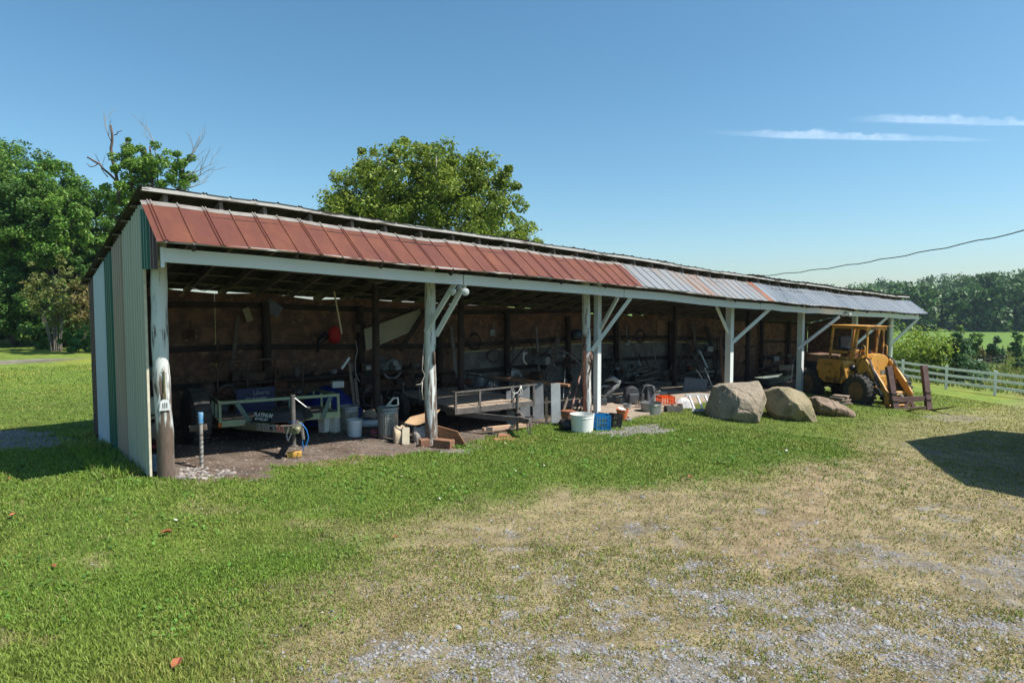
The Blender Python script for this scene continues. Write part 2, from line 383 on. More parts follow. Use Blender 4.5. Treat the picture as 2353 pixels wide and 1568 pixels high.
# ------------------------------------------------------------------ grass blades and stones
def attrmat(name, rough=.6, trans=0.):
    m = bpy.data.materials.new(name); m.use_nodes = True
    n = m.node_tree.nodes; l = m.node_tree.links; b = n['Principled BSDF']; b.inputs['Roughness'].default_value = rough; b.inputs['Specular IOR Level'].default_value = .25
    a = n.new('ShaderNodeVertexColor'); a.layer_name = 'Col'; l.new(a.outputs[0], b.inputs['Base Color'])
    if trans:
        tr = n.new('ShaderNodeBsdfTranslucent'); ms = n.new('ShaderNodeMixShader'); ms.inputs[0].default_value = trans
        l.new(a.outputs[0], tr.inputs[0]); l.new(b.outputs[0], ms.inputs[1]); l.new(tr.outputs[0], ms.inputs[2]); l.new(ms.outputs[0], n['Material Output'].inputs[0])
    return m
def sample(n, r0, r1, power=1.0):
    u = rng.random(n); r = (r0**power+(r1**power-r0**power)*u)**(1/power)
    th = (rng.random(n)-.5)*2*R(50); return r*np.sin(th), r*np.cos(th)
def blades(name, x, y, h, wd, lean, colr, label, bendmul=1.0):
    n = len(x); z = gsurf(x, y)-.006; az = rng.random(n)*2*np.pi; dx, dy = np.cos(az), np.sin(az)
    la = rng.random(n)*2*np.pi; lx, ly = np.cos(la)*lean*h, np.sin(la)*lean*h
    k = np.zeros((n, 5, 3)); hh = h*np.sqrt(np.clip(1-lean**2*.6, .1, 1))
    k[:, 0] = np.stack([x-dx*wd/2, y-dy*wd/2, z], -1); k[:, 1] = np.stack([x+dx*wd/2, y+dy*wd/2, z], -1)
    mx, my, mz = x+lx*.35, y+ly*.35, z+hh*.6
    k[:, 2] = np.stack([mx+dx*wd*.38, my+dy*wd*.38, mz], -1); k[:, 3] = np.stack([mx-dx*wd*.38, my-dy*wd*.38, mz], -1)
    k[:, 4] = np.stack([x+lx, y+ly, z+hh], -1)
    b = np.arange(n)*5; q = np.stack([b, b+1, b+2, b+3], -1); t = np.stack([b+3, b+2, b+4], -1)
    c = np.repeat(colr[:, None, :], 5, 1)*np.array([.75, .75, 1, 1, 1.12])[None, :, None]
    o = npmesh(name, k.reshape(-1, 3), quads=q, tris=t, m=BLADE, col=np.clip(c.reshape(-1, 3), 0, 1))
    return tag(o, label, 'grass', kind='stuff')
BLADE = attrmat('grass_blade', .55, .25)
NB = 620000
bx = []; by = []
for n_, r0, r1, pw in ((230000, 3.4, 8, 1.6), (230000, 8, 17, 1.4), (160000, 17, 36, 1.2)):
    a, b = sample(n_, r0, r1, pw); bx.append(a); by.append(b)
bx = np.concatenate(bx); by = np.concatenate(by)
t_, m_ = (bx-P0.x)*U.x+(by-P0.y)*U.y, (bx-P0.x)*V.x+(by-P0.y)*V.y
dry, grav, soil, mul, tr = zones(bx, by)
inshed = (m_ > -.02) & (m_ < 4.6) & (t_ > -.02) & (t_ < 36)
slab = (t_ > 10.6) & (t_ < 19.2) & (m_ > -1.0)
dens = np.clip(1.0-.25*dry-.86*grav-1.2*soil-.45*mul-.35*tr, .0, 1)
dens = dens*np.where(dry > .5, np.clip(fbm(bx*5, by*5, 61, 3)*2.6-.35, .25, 1), 1)
keep = (rng.random(len(bx)) < dens) & ~(inshed & (rng.random(len(bx)) > .02)) & ~(slab & (m_ < 5))
x, y = bx[keep], by[keep]; dry = dry[keep]; t_, m_ = t_[keep], m_[keep]; mulk = mul[keep]; trk = tr[keep]
rr = np.hypot(x, y); n = len(x)
u1, u2, u3 = rng.random(n), rng.random(n), rng.random(n)
pn = fbm(x*.7, y*.7, 51); pn2 = fbm(x*2.5, y*2.5, 52, 3)
isdry = u1 < np.clip(dry*(.64+.25*sst(fbm(x*.9, y*.9, 66), .4, .65)-.3*sst(y, 13, 17))+.04+.25*sst(pn2, .58, .75)+mulk*.5, 0, .93)
h = np.where(isdry, .022+.022*u2, .03+.03*u2)*(1+.5*(pn-.5))
tall = (m_ > .2) & (m_ < 4.6) & (t_ < -.03) & (t_ > -.7); h = np.where(tall, .08+.12*u2, h)
edge = (np.abs(m_+.35) < .25) & (t_ < 0) & (t_ > -5); h = np.where(edge & ~isdry, h*1.7, h)
h = np.where((x < -1.5) & (y < 5.5) & ~isdry, h*1.35, h)
lean = np.where(isdry, .55+.45*u3, .25+.6*u3)
wd = (.003+.00095*rr)*(.7+.6*u2)
g1 = np.array([.118, .212, .028]); g2 = np.array([.20, .31, .045]); g3 = np.array([.29, .30, .075])
d1 = np.array([.32, .265, .115]); d2 = np.array([.26, .265, .085]); d3 = np.array([.42, .35, .18])
v = rng.random((n, 1)); cg = g1*(1-v)+g2*v
yel = (.45*sst(-x, .5, 3)*sst(-y, -6.5, -4.5)+.9*sst(pn, .45, .75)*(rng.random(n) < .55)+(dry > .25)*.6*rng.random(n))[:, None]
yel = np.clip(yel+.55*sst(x, 5, 11)[:, None]*sst(rr, 14, 22)[:, None], 0, 1)
cg = cg*(1-yel)+g3*yel
v2 = rng.random((n, 1)); cd = d1*(1-v2)+d2*v2; v3 = (rng.random((n, 1)) < .12); cd = np.where(v3, d3, cd)
colr = np.where(isdry[:, None], cd, cg)*(.8+.4*rng.random((n, 1)))
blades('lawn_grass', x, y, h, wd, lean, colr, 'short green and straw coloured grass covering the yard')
# meadow tufts beyond the fence and at the wood's foot
nf = 26000; x = rng.uniform(20, 75, nf); y = rng.uniform(36, 95, nf); k = (y+x*1.53 > 79); x, y = x[k], y[k]; n = len(x); u2 = rng.random(n)
v = rng.random((n, 1)); v = v**2.2; colr = (np.array([.15, .22, .035])*(1-v)+np.array([.26, .22, .07])*v)*(.8+.5*rng.random((n, 1)))
blades('meadow_grass', x, y, .22+.35*u2, .03+.0016*np.hypot(x, y)*(.5+rng.random(n)), .3+.3*rng.random(n), colr, 'tall uncut meadow grass growing beyond the white fence')
# clover: small level leaves in patches
nc = 75000; x, y = sample(nc, 3.4, 15, 1.3); dry, grav, soil, mul, tr = zones(x, y)
t_, m_ = (x-P0.x)*U.x+(y-P0.y)*U.y, (x-P0.x)*V.x+(y-P0.y)*V.y
k = (rng.random(nc) < sst(fbm(x*2.1+7, y*2.1, 88, 3), .52, .8)*.4*(1-dry)*(1-soil)*(1-grav)) & ~((m_ > -.3) & (m_ < 4.6) & (t_ > -.1)); x, y = x[k], y[k]; n = len(x)
s = (.008+.0014*np.hypot(x, y))*(.7+.6*rng.random(n)); a = rng.random(n)*2*np.pi; z = gsurf(x, y)+.025+.03*rng.random(n); tl = rng.normal(size=(n, 2))*.35
K = np.zeros((n, 4, 3))
for i in range(4):
    aa = a+i*np.pi/2; K[:, i] = np.stack([x+np.cos(aa)*s, y+np.sin(aa)*s, z+(np.cos(aa)*tl[:, 0]+np.sin(aa)*tl[:, 1])*s], -1)
cc = np.array([.10, .215, .035])*(.7+.7*rng.random((n, 1))); fl = rng.random((n, 1)) < .006; cc = np.where(fl, np.array([.7, .7, .62]), cc)
tag(npmesh('clover', K.reshape(-1, 3), quads=np.arange(n*4).reshape(-1, 4), m=BLADE, col=np.repeat(cc[:, None], 4, 1).reshape(-1, 3)), 'patches of low clover in the lawn', 'clover', kind='stuff')
# stones
def stones(name, x, y, s, colr, label, lift=.25):
    n = len(x); base = np.array([(1, 0, 0), (0, 1, 0), (-1, 0, 0), (0, -1, 0), (0, 0, .62), (.5, .5, .45), (-.45, .3, .5)], float)
    base = np.array([(1, .1, 0), (.2, 1, .05), (-1, .15, -.05), (-.1, -1, 0), (.35, -.3, .62), (-.35, .3, .55)], float)
    j = base[None]*(1+rng.uniform(-.3, .3, (n, 6, 3))); a = rng.random(n)*2*np.pi; ca, sa = np.cos(a)[:, None], np.sin(a)[:, None]
    X = (j[..., 0]*ca-j[..., 1]*sa)*s[:, None]; Y = (j[..., 0]*sa+j[..., 1]*ca)*s[:, None]*rng.uniform(.55, 1, (n, 1)); Z = j[..., 2]*s[:, None]*rng.uniform(.6, 1.2, (n, 1))
    Z = Z+rng.uniform(-.3, .3, (n, 1))*X
    z0 = gsurf(x, y)
    P = np.stack([X+x[:, None], Y+y[:, None], Z+z0[:, None]+s[:, None]*.1], -1)
    b = np.arange(n)[:, None]*6
    T = np.array([(0, 1, 4), (1, 5, 4), (1, 2, 5), (2, 3, 5), (3, 4, 5), (3, 0, 4)])
    tr_ = (b[:, None, :]+T[None]).reshape(-1, 3)
    o = npmesh(name, P.reshape(-1, 3), tris=tr_, m=STONE, col=np.repeat(colr[:, None], 6, 1).reshape(-1, 3))
    return tag(o, label, 'gravel', kind='stuff')
STONE = attrmat('stone', .85)
sx = []; sy = []
for n_, r0, r1, pw in ((90000, 3.4, 8, 1.5), (80000, 8, 18, 1.4), (22000, 18, 36, 1.2)):
    a, b = sample(n_, r0, r1, pw); sx.append(a); sy.append(b)
sx = np.concatenate(sx); sy = np.concatenate(sy)
dry, grav, soil, mul, tr = zones(sx, sy)
t_, m_ = (sx-P0.x)*U.x+(sy-P0.y)*U.y, (sx-P0.x)*V.x+(sy-P0.y)*V.y
slab = (t_ > 10.6) & (t_ < 19.2) & (m_ > -1.0)
pr = np.clip(grav*.95+dry*.05+.3*sst(poly_sd(sx, sy, GRAV), -1.0, 2.5)*sst(fbm(sx*3, sy*3, 91, 3), .35, .6)+soil*.22+mul*.3, 0, 1)
k = (rng.random(len(sx)) < pr) & ~slab
x, y = sx[k], sy[k]; n = len(x); rr = np.hypot(x, y); so = soil[k]+mul[k]
s = (.006+.011*rng.random(n)**2.2)*(1+.045*rr); s = np.where(rng.random(n) < .03, s*1.9, s)
u = rng.random((n, 1)); colr = (np.array([.14, .145, .155])*(1-u)+np.array([.29, .295, .305])*u)
u = rng.random((n, 1)); colr = np.where(u < .25, colr*np.array([1.1, .95, .8]), colr)
colr = np.where((so > .5)[:, None], colr*np.array([.95, .78, .66]), colr)
stones('gravel_stones', x, y, s, colr, 'loose grey crushed gravel scattered over the yard')
# rubble by the first post
p = poly_sd(sx, sy, PATCH3) > -.02; x, y = sx[p][:110], sy[p][:110]; n = len(x)
if n: stones('rubble_stones', x, y, .025+.03*rng.random(n), np.array([.23, .205, .19])*(.5+1.0*rng.random((n, 1))), 'pale rubble stones heaped at the foot of the peeling corner post')
# bank of broken rock by the wood at the far left
bc = G(15, 990)
x = bc.x+rng.normal(0, 4, 1500)-2; y = bc.y+rng.normal(0, 1.0, 1500)+.6; 
o = stones('rock_bank', x, y, .15+.28*rng.random(1500), np.array([.33, .34, .37])*(.5+1.0*rng.random((1500, 1))), 'bank of broken grey rock below the trees on the left')
v = np.zeros(len(o.data.vertices)*3); o.data.vertices.foreach_get('co', v); v = v.reshape(-1, 3)
v[:, 2] += .9*np.exp(-((v[:, 1]-bc.y-.8)/1.1)**2)*np.exp(-((v[:, 0]-bc.x+2)/5.)**2); o.data.vertices.foreach_set('co', v.ravel())
# concrete slab inside the third bay
mb = MB(); pts = [(10.95, -1.15), (12.3, -1.05), (14.5, -.6), (19.0, -.35), (19.0, 4.3), (10.95, 4.3)]
zs = [gz(*S(t, m, 0).xy)+.07 for t, m in pts]
mb.add([S(t, m, z) for (t, m), z in zip(pts, zs)]+[S(t, m, z-.2) for (t, m), z in zip(pts, zs)], [tuple(range(6)), tuple(range(11, 5, -1))]+[(i, (i+1) % 6, 6+(i+1) % 6, 6+i) for i in range(6)])
CONC = mat('concrete', (.33, .26, .2), (.25, .2, .155), scale=2.5, rough=.9, bump=.3, detail=10)
o = mb.build('concrete_slab', CONC, bevel=.01); tag(o, 'tan concrete slab floor', kind='structure')
# fallen leaves lying on the lawn
LEAFB = mat('dead_leaf', (.3, .1, .04), (.22, .07, .03), scale=20, rough=.7)
for i, (px, py, sz) in enumerate(((487, 1572, .075), (38, 1520, .05), (159, 1672, .04), (2028, 1407, .07), (28, 1413, .06), (1160, 1585, .035), (520, 1962, .07))):
    g = G(px, py); mb = MB(); a = i*1.3
    pr = [(-1, 0, .1), (-.45, .55, .35), (.3, .6, .5), (1.1, .15, .25), (.5, -.45, .55), (-.3, -.6, .3)]
    vs = [g+Vector(((q[0]*math.cos(a)-q[1]*math.sin(a))*sz, (q[0]*math.sin(a)+q[1]*math.cos(a))*sz, .035+q[2]*sz)) for q in pr]+[g+Vector((0, 0, .035))]
    mb.add(vs, [(k, (k+1) % 6, 6) for k in range(6)])
    lab = ('large curled brown leaf lying on the green lawn', 'red brown leaf on the lawn near the left edge', 'tiny dark red leaf on the lawn at lower left', 'tan leaf on the grass in front of the two big boulders', 'pale brown leaf at the shadow edge far left', 'small brown leaf where lawn meets dry grass', 'long tan leaf at the very bottom of the yard')[i]
    single('fallen_leaf', mb, LEAFB, lab, 'leaf', 'fallen leaves on the grass', solid=.002)
# ================================================================== the open shed
shed = thing('open_shed', (P0.x, P0.y, 0), SHROT, 'long open-fronted pole shed with a rusty red and bare metal awning', 'shed')
WHITE = layered('peeling_paint', (.17, .12, .09), (.62, .63, .61), .575, 3.6, stretch=(3, 3, .35), zgrad=.10, zfrom=.1, zto=1.6, base2=(.1, .07, .055), over2=(.55, .58, .56), rough=.8, bump=.9)
WHITE2 = layered('white_board', (.2, .16, .12), (.60, .62, .61), .70, 3, stretch=(.6, 3, 3), base2=(.15, .11, .09), over2=(.58, .62, .61), rough=.75)
WHITE1 = layered('flaking_paint', (.15, .11, .085), (.62, .63, .61), .585, 3.8, stretch=(3, 3, .38), zgrad=.23, zfrom=.1, zto=1.9, base2=(.09, .065, .05), over2=(.52, .55, .53), rough=.8, bump=.9)
FASC = layered('grey_fascia', (.12, .1, .085), (.45, .44, .42), .56, 4, stretch=(.4, 2, 2), rough=.85)
OLDW = mat('old_wood', (.16, .125, .10), (.09, .07, .058), (.22, .19, .155), scale=3, stretch=(.4, 4, 4), rough=.9, bump=.5)
DARKW = mat('dark_wood', (.055, .038, .03), (.03, .022, .018), scale=3, stretch=(1, 1, .5), rough=.95, bump=.3)
OSB = mat('brown_board', (.20, .11, .066), (.095, .055, .04), (.30, .18, .10), scale=3.2, detail=15, rough=.95, bump=.4, th=(.42, .56))
GREYB = mat('grey_board', (.20, .185, .165), (.11, .10, .09), (.28, .255, .23), scale=2.6, detail=12, rough=.95, bump=.3)
RUST = layered('rusty_roof_sheet', (.165, .056, .026), (.085, .024, .020), .52, 1.7, stretch=(1.2, .5, .5), base2=(.12, .037, .024), over2=(.105, .030, .024), rough=.72, bump=.08, soft=.2, spec=.3)
ZINC = mat('bare_zinc', (.22, .24, .265), (.15, .17, .19), scale=1.5, rough=.42, metal=.35, stretch=(2.5, .4, .4), spec=.5)
ZRUST = layered('rust_streaked_zinc', (.20, .085, .04), (.225, .245, .27), .57, 1.3, stretch=(2.2, .35, .35), base2=(.25, .165, .10), over2=(.20, .20, .195), rough=.5, metal_over=.35, bump=.05, soft=.07, spec=.45)
ROOFM = mat('dull_roof_sheet', (.06, .056, .05), (.035, .032, .03), scale=2, rough=.7)
def Lp(t, m, z): return Vector((t, m, z+dz(t)))
def rz_(m): return 4.54-(m+.35)*.268           # top of the rafters
# -- end wall sheets, each with its own colour
def wsheet(m0, m1, m_, zb=None, name='wall_sheet', lab=None, t=-.015, pitch=.15, amp=.032, zt=None):
    xs = []; k = m0
    while k < m1-1e-6: xs += [(k, 0), (k+pitch*.55, 0), (k+pitch*.66, amp), (k+pitch*.88, amp)]; k += pitch
    xs = [(a, b) for a, b in xs if a <= m1]+[(m1, 0)]
    rows = []
    lo = [Vector((t-b, a, (zb(a) if zb else gz(*S(0, a, 0).xy)+.01))) for a, b in xs]
    hi = [Vector((t-b, a, (zt(a) if zt else rz_(a)-.05))) for a, b in xs]
    mid = [p.lerp(q, .5) for p, q in zip(lo, hi)]
    mb = MB(); mb.grid([lo, mid, hi]); return mb.build(name, m_, shed, solid=.003, label=lab)
SG = mat('sage_metal', (.43, .43, .35), (.38, .385, .315), scale=1.2, rough=.5, stretch=(1, 1, .3))
TAN = mat('tan_metal', (.37, .29, .225), (.32, .25, .195), scale=1.2, rough=.5, stretch=(1, 1, .3))
DGR = mat('green_metal', (.018, .12, .085), (.014, .10, .07), scale=1.2, rough=.45, stretch=(1, 1, .3))
PBL = layered('pale_metal', (.4, .33, .25), (.52, .58, .62), .7, 2, stretch=(1, 1, .3), over2=(.46, .52, .57), rough=.5, bump=0)
BRN = mat('brown_metal', (.10, .055, .055), (.075, .04, .045), scale=1.2, rough=.5)
for a, b, mm, lab in ((0, .66, SG, 'sage green ribbed sheet at the front corner'), (.665, 1.35, SG, None), (1.355, 2.2, TAN, 'tan ribbed sheet'), (2.205, 2.78, DGR, 'dark green ribbed sheet'), (2.785, 3.85, PBL, 'pale blue ribbed sheet'), (3.855, 4.3, BRN, 'dark brown ribbed sheet')):
    wsheet(a, b, mm, lab=lab)
mb = MB(); mb.box((-.012, -.012, 2.15), (.035, .03, 4.2)); mb.build('corner_trim', mat('cream_trim', (.62, .56, .43)), shed)
awz = lambda m: 4.375+(m+.35)*.7847           # awning surface (slopes down outwards)
wsheet(-.52, -.035, DGR, zb=lambda a: 3.36+.04*a, zt=lambda a: min(rz_(a)-.2, awz(a)-.05), name='gusset_sheet', lab='dark green sheet closing the awning end', t=-.035)
wsheet(-.9, -.525, BRN, zb=lambda a: 3.36+.04*a, zt=lambda a: awz(a)-.05, name='gusset_sheet', lab='brown sheet closing the awning end', t=-.04)
# -- far end wall and long back wall
def panel(mb, t0, t1, m0, m1, zb, zt, th=.02):
    """vertical board between two plan points with its own foot and top heights (functions of t)"""
    n = max(1, int(abs(t1-t0)/2)+1)
    d = Vector((t1-t0, m1-m0, 0)).normalized(); nn = Vector((-d.y, d.x, 0))*th
    pts = [(t0+(t1-t0)*i/n, m0+(m1-m0)*i/n) for i in range(n+1)]
    for i in range(n):
        (a, c), (b, e) = pts[i], pts[i+1]
        q = [Vector((a, c, zb(a, c))), Vector((b, e, zb(b, e))), Vector((b, e, zb(b, e)))+nn, Vector((a, c, zb(a, c)))+nn,
             Vector((a, c, zt(a, c))), Vector((b, e, zt(b, e))), Vector((b, e, zt(b, e)))+nn, Vector((a, c, zt(a, c)))+nn]
        mb.hexa(q)
gl = lambda t, m: gz(*S(t, m, 0).xy)
BT = lambda t, m: 3.175+.035*math.sin(t*2.3)+.02*math.sin(t*7.1)+dz(t)
hole = tm(PS(2202, 1060, 4.3))[0]
ts = [0, 2.4, 4.8, 7.2, 9.6, 12.0, 14.4, 16.8, 19.2, 21.6, hole-.42, 24.0, 26.4, 28.8, 31.2, 34.3] if False else None
edges = [0, 2.44, 4.88, 7.32, 9.76, 12.2, 14.64, 17.08, 19.5]
te = edges+[hole-.55]
for i in range(len(te)-1):
    a, b = te[i]+.004, te[i+1]-.004
    mb = MB(); panel(mb, a, b, 4.3, 4.3, (lambda t, m: gl(t, m)+1.55) if a > 9 else (lambda t, m: gl(t, m)-.05), BT); mb.build('back_wall_board', OSB, shed)
    if a > 9:
        mb = MB(); panel(mb, a, b, 4.305, 4.305, lambda t, m: gl(t, m)-.05, lambda t, m: gl(t, m)+1.545); mb.build('back_wall_board', GREYB, shed, label='weathered grey lower board')
# slots of daylight, then the rest
for a, b in ((hole-.30, hole-.02),):
    mb = MB(); panel(mb, a, b, 4.3, 4.3, lambda t, m: gl(t, m)-.05, BT); mb.build('back_wall_board', DARKW, shed)
for a, b, z0, z1 in ((hole-.56, hole+.3, 2.55, None), (hole-.56, hole+.3, None, .75)):
    mb = MB(); panel(mb, a, b, 4.33, 4.33, (lambda t, m, z0=z0: gl(t, m)+z0) if z0 else (lambda t, m: gl(t, m)-.05), BT if z0 else (lambda t, m, z1=z1: gl(t, m)+z1)); mb.build('back_wall_board', DARKW, shed)
te = [hole+.26, 25.2, 27.6, 30.0, 32.4, 34.3]
for i in range(len(te)-1):
    mb = MB(); panel(mb, te[i]+.004, te[i+1]-.004, 4.3, 4.3, lambda t, m: gl(t, m)-.05, lambda t, m: BT(t, m)-(.12 if t > 24 else 0)); mb.build('back_wall_board', OSB, shed)
mb = MB(); panel(mb, 34.3, 34.3, 4.28, .05, lambda t, m: gl(t, m)-.05, lambda t, m: 4.3-(m+.35)*.268+dz(34)); mb.build('end_wall_board', OSB, shed)
# lighter patch boards and girts
p = [PS(1932, 941, 4.25), PS(2000, 995, 4.25)]; mb = MB()
a, b = tm(p[0])[0], tm(p[1])[0]; panel(mb, a, b, 4.27, 4.27, lambda t, m: p[1].z, lambda t, m: p[0].z); mb.build('patch_board', mat('tan_board', (.24, .145, .08), (.18, .105, .06), scale=3, detail=12), shed)
for zz in (.9, 1.75, 2.75):
    for i in range(12):
        a, b = i*2.9, min(34.2, (i+1)*2.9); mb = MB()
        if hole-3 < a < hole and zz < 2: continue
        mb.beam((a, 4.25, gl(a, 4.2)+zz), (b, 4.25, gl(b, 4.2)+zz), .05, .14)
        mb.build('wall_girt', DARKW, shed)
for t in (1.0, 3.55, 6.1, 8.7, 11.4, 14.3, 17.0, 20.6, 25.4, 28.6, 31.6):
    mb = MB(); mb.tube([(t, 4.12, gl(t, 4.1)-.1), (t+.02, 4.12, 2), (t, 4.13, 3.0+dz(t))], [.11, .1, .09], 10); mb.build('wall_pole', DARKW, shed, smooth=True, auto=60)
for t in (5.5, 8.1, 18.2, 23.7):      # inner row of poles
    mb = MB(); mb.tube([(t, 2.3, gl(t, 2.3)-.1), (t, 2.3, 3.5+dz(t))], [.10, .085], 10); mb.build('inner_pole', DARKW, shed, smooth=True, auto=60)
# -- roof: purlins, rafters, sheets
mb = MB()
tt = list(np.arange(-.1, 35.6, 2.1))+[35.5]
RAFT = mat('rafter_wood', (.22, .185, .16), (.13, .105, .09), (.30, .27, .24), scale=4, stretch=(3, .4, 3), rough=.9, bump=.4)
k = 0; t = .25
while t < 35.3:
    jx = .04*math.sin(k*2.1); mb = MB()
    mb.beam((t+jx, -.30, rz_(-.30)+dz(t)-.075), (t-jx, 4.62, rz_(4.62)+dz(t)-.075), .06, .15); mb.build('rafter', RAFT, shed); t += .8; k += 1
for i, m in enumerate((-.31, .35, 1.0, 1.65, 2.3, 2.95, 3.6, 4.25, 4.66)):
    mb = MB()
    for a, b in zip(tt[:-1], tt[1:]): mb.beam((a, m, rz_(m)+dz(a)+.022), (b, m, rz_(m)+dz(b)+.022), .12, .03)
    mb.build('purlin', RAFT, shed)
mb = MB()
for a, b in zip(tt[:-1], tt[1:]): mb.beam((a, -.385, rz_(-.35)+dz(a)+.02), (b-.004, -.385, rz_(-.35)+dz(b)+.02), .022, .06)
mb.build('roof_edge_board', FASC, shed)
def ribbed(t0, t1, edge0, edge1, rib, hgt, wid, mtl, name, wob=0., nrow=6, double=True):
    """edge(t)->(m,z) at the upper and lower border; ribs run between them"""
    xs = []; t = math.ceil((t0+.001)/rib)*rib; xs.append((t0, 0)); j = round(t/rib)
    while t < t1-wid*2:
        off = [0] if (not double or j % 2) else [-.022, .022]
        for o_ in off: xs += [(t+o_-wid/2, 0), (t+o_-wid*.2, hgt), (t+o_+wid*.2, hgt), (t+o_+wid/2, 0)]
        t += rib; j += 1
    xs.append((t1, 0)); xs.sort(key=lambda q: q[0]); rows = []
    for i in range(nrow+1):
        f = i/nrow; row = []
        for a, h in xs:
            m0, z0 = edge0(a); m1, z1 = edge1(a)
            row.append(Vector((a, m0+(m1-m0)*f, z0+(z1-z0)*f+h+dz(a)+wob*math.sin(a*2.3+i)*(1-abs(2*f-1)*.3))))
        rows.append(row)
    mb = MB(); mb.grid(rows); return mb.build(name, mtl, shed, solid=.0025)
ribbed(-.14, 18.75, lambda t: (-.41, rz_(-.41)+.045), lambda t: (4.74, rz_(4.74)+.045), .4, .02, .05, ROOFM, 'roof_sheeting', nrow=3)
ribbed(18.5, 35.6, lambda t: (-.43, rz_(-.43)+.075), lambda t: (4.74, rz_(4.74)+.075), .4, .02, .05, ROOFM, 'roof_sheeting', nrow=3)
jag = lambda t: .02*math.sin(t*5.1)+.012*math.sin(t*13)
up = lambda t: (-.37, awz(-.37)); lo = lambda t: (-1.2+jag(t)*.6, awz(-1.2)+jag(t)*.25)
up2 = lambda t: (-.43, awz(-.43)); 
ribbed(-.12, 11.5, up2, lo, .4, .022, .04, RUST, 'rusty_awning', wob=.004)
ribbed(-.12, 11.5, lambda t: (-.34, awz(-.34)+.004), lambda t: (-.425-.02*abs(math.sin(t*3.1)), awz(-.435)+.005), .4, .022, .04, mat('pale_flashing', (.24, .225, .21), (.17, .15, .14), scale=5, rough=.8), 'awning_top_strip', nrow=1)
ribbed(11.45, 19.0, up, lo, .4, .022, .045, ZRUST, 'streaked_awning', wob=.006)
ribbed(18.95, 35.75, up, lo, .30, .022, .05, ZINC, 'zinc_awning', wob=.004, double=False)
ribbed(18.4, 18.85, lambda t: (-.37, awz(-.37)+.006), lambda t: (-1.2, awz(-1.2)+.006), .4, .022, .04, mat('deep_rust', (.24, .09, .04), (.16, .05, .03), scale=3, stretch=(2, .4, .4)), 'rusty_sheet_strip')
mb = MB()                                    # board below the awning edge, its rafters
for a, b in zip(tt[:-1], tt[1:]): mb.beam((a, -1.13, awz(-1.13)+dz(a)-.05), (b, -1.13, awz(-1.13)+dz(b)-.05), .1, .03)
mb.build('awning_batten', FASC, shed)
mb = MB()
for a, b in zip(tt[:-1], tt[1:]): mb.beam((a, -.5, awz(-.5)+dz(a)-.05), (b, -.5, awz(-.5)+dz(b)-.05), .1, .03)
mb.build('awning_batten', DARKW, shed)
t = .4
while t < 35.4:
    mb = MB(); mb.beam((t, -.33, awz(-.33)+dz(t)-.12), (t, -1.14, awz(-1.14)+dz(t)-.12), .05, .1); mb.build('awning_rafter', DARKW, shed); t += 1.6
# -- header beams carried in front of the posts
hj = [.02, 5.68, 11.0, 18.4, 22.0, 26.2, 35.3]
for i in range(len(hj)-1):
    mb = MB(); a, b = hj[i], hj[i+1]-.03; n = 4
    for k in range(n):
        p, q = a+(b-a)*k/n, a+(b-a)*(k+1)/n
        mb.beam((p, -.9, 3.53+dz(p)), (q, -.9, 3.53+dz(q)), .045, .21)
    mb.build('header_beam', WHITE2, shed)
mb = MB(); mb.beam((.02, -.93, 3.50), (.02, -.88, 3.50), .05, .3); mb.build('header_end_board', WHITE2, shed)
# -- posts
def loc(p): t, m = tm(p); return Vector((t, m, p.z))
def rpost(t, m, r0, r1, top, m_=WHITE, seed=0, sides=14, lean=0.):
    g = gl(t, m); pts = []; rad = []
    for i in range(15):
        f = i/14; pts.append((t+.015*math.sin(f*7+seed)+lean*f, m+.012*math.cos(f*5+seed), g-.15+(top-g+.15)*f)); rad.append(r0+(r1-r0)*f+.006*math.sin(i*2.3+seed))
    mb = MB(); mb.tube(pts, rad, sides); return mb.build('post', m_, shed, smooth=True, auto=50)
def spost(t, m, w, top, m_=WHITE): g = gl(t, m); mb = MB(); mb.box((t, m, (g-.1+top)/2), (w, w, top-g+.1)); return mb.build('post', m_, shed, bevel=.006)
rpost(.2, -.02, .13, .118, 3.9, m_=WHITE1, seed=1, lean=-.02)
rpost(5.47, 0, .135, .108, 4.1+dz(5.5), seed=2)
rpost(10.62, 0, .13, .105, 4.0+dz(10.6), seed=3, lean=-.1)
spost(11.0, -.02, .15, 3.95+dz(11), WHITE2)
spost(18.05, 0, .21, 3.95+dz(18), WHITE2)
spost(23.65, 0, .21, 3.95+dz(23.6), WHITE2)
spost(29.3, 0, .2, 3.95+dz(29.3), WHITE2)
rpost(34.0, 0, .15, .14, 3.95+dz(34), mat('steel_pipe', (.52, .56, .54), (.42, .47, .46), scale=2, rough=.35, metal=.4), seed=5)
for t in (.2, 5.47, 10.75, 18.05, 23.65, 29.3, 34.0):     # arms from post to header
    mb = MB(); z = 3.57+dz(t); mb.beam((t, .1, z), (t, -.875, z-.0), .05, .14); mb.build('arm', WHITE2, shed)
BR = [((1250, 975), (1336, 832)), ((1281, 985), (1366, 832)), ((1760, 973), (1815, 872)), ((1738, 1030), (1853, 874)), ((2139, 978), (2104, 897)), ((2149, 1008), (2263, 905)), ((2342, 1025), (2466, 929)), ((2512, 1012), (2607, 931)), ((2621, 1007), (2699, 934))]
for i, (a, b) in enumerate(BR):
    p = loc(PS(*a, -.08 if i % 2 else 0)); q = loc(PS(*b, -.84 if i != 4 else -.2)); mb = MB(); mb.beam(p, q, .055, .12 if i > 3 else .1); mb.build('brace', WHITE2, shed, bevel=.003)
# hooks / boxes: rafters' odd blocks seen under the roof
mb = MB(); mb.box((hole-.2, 4.2, gl(hole, 4.2)+1.5), (1.0, .05, .08)); mb.build('opening_rail', DARKW, shed)
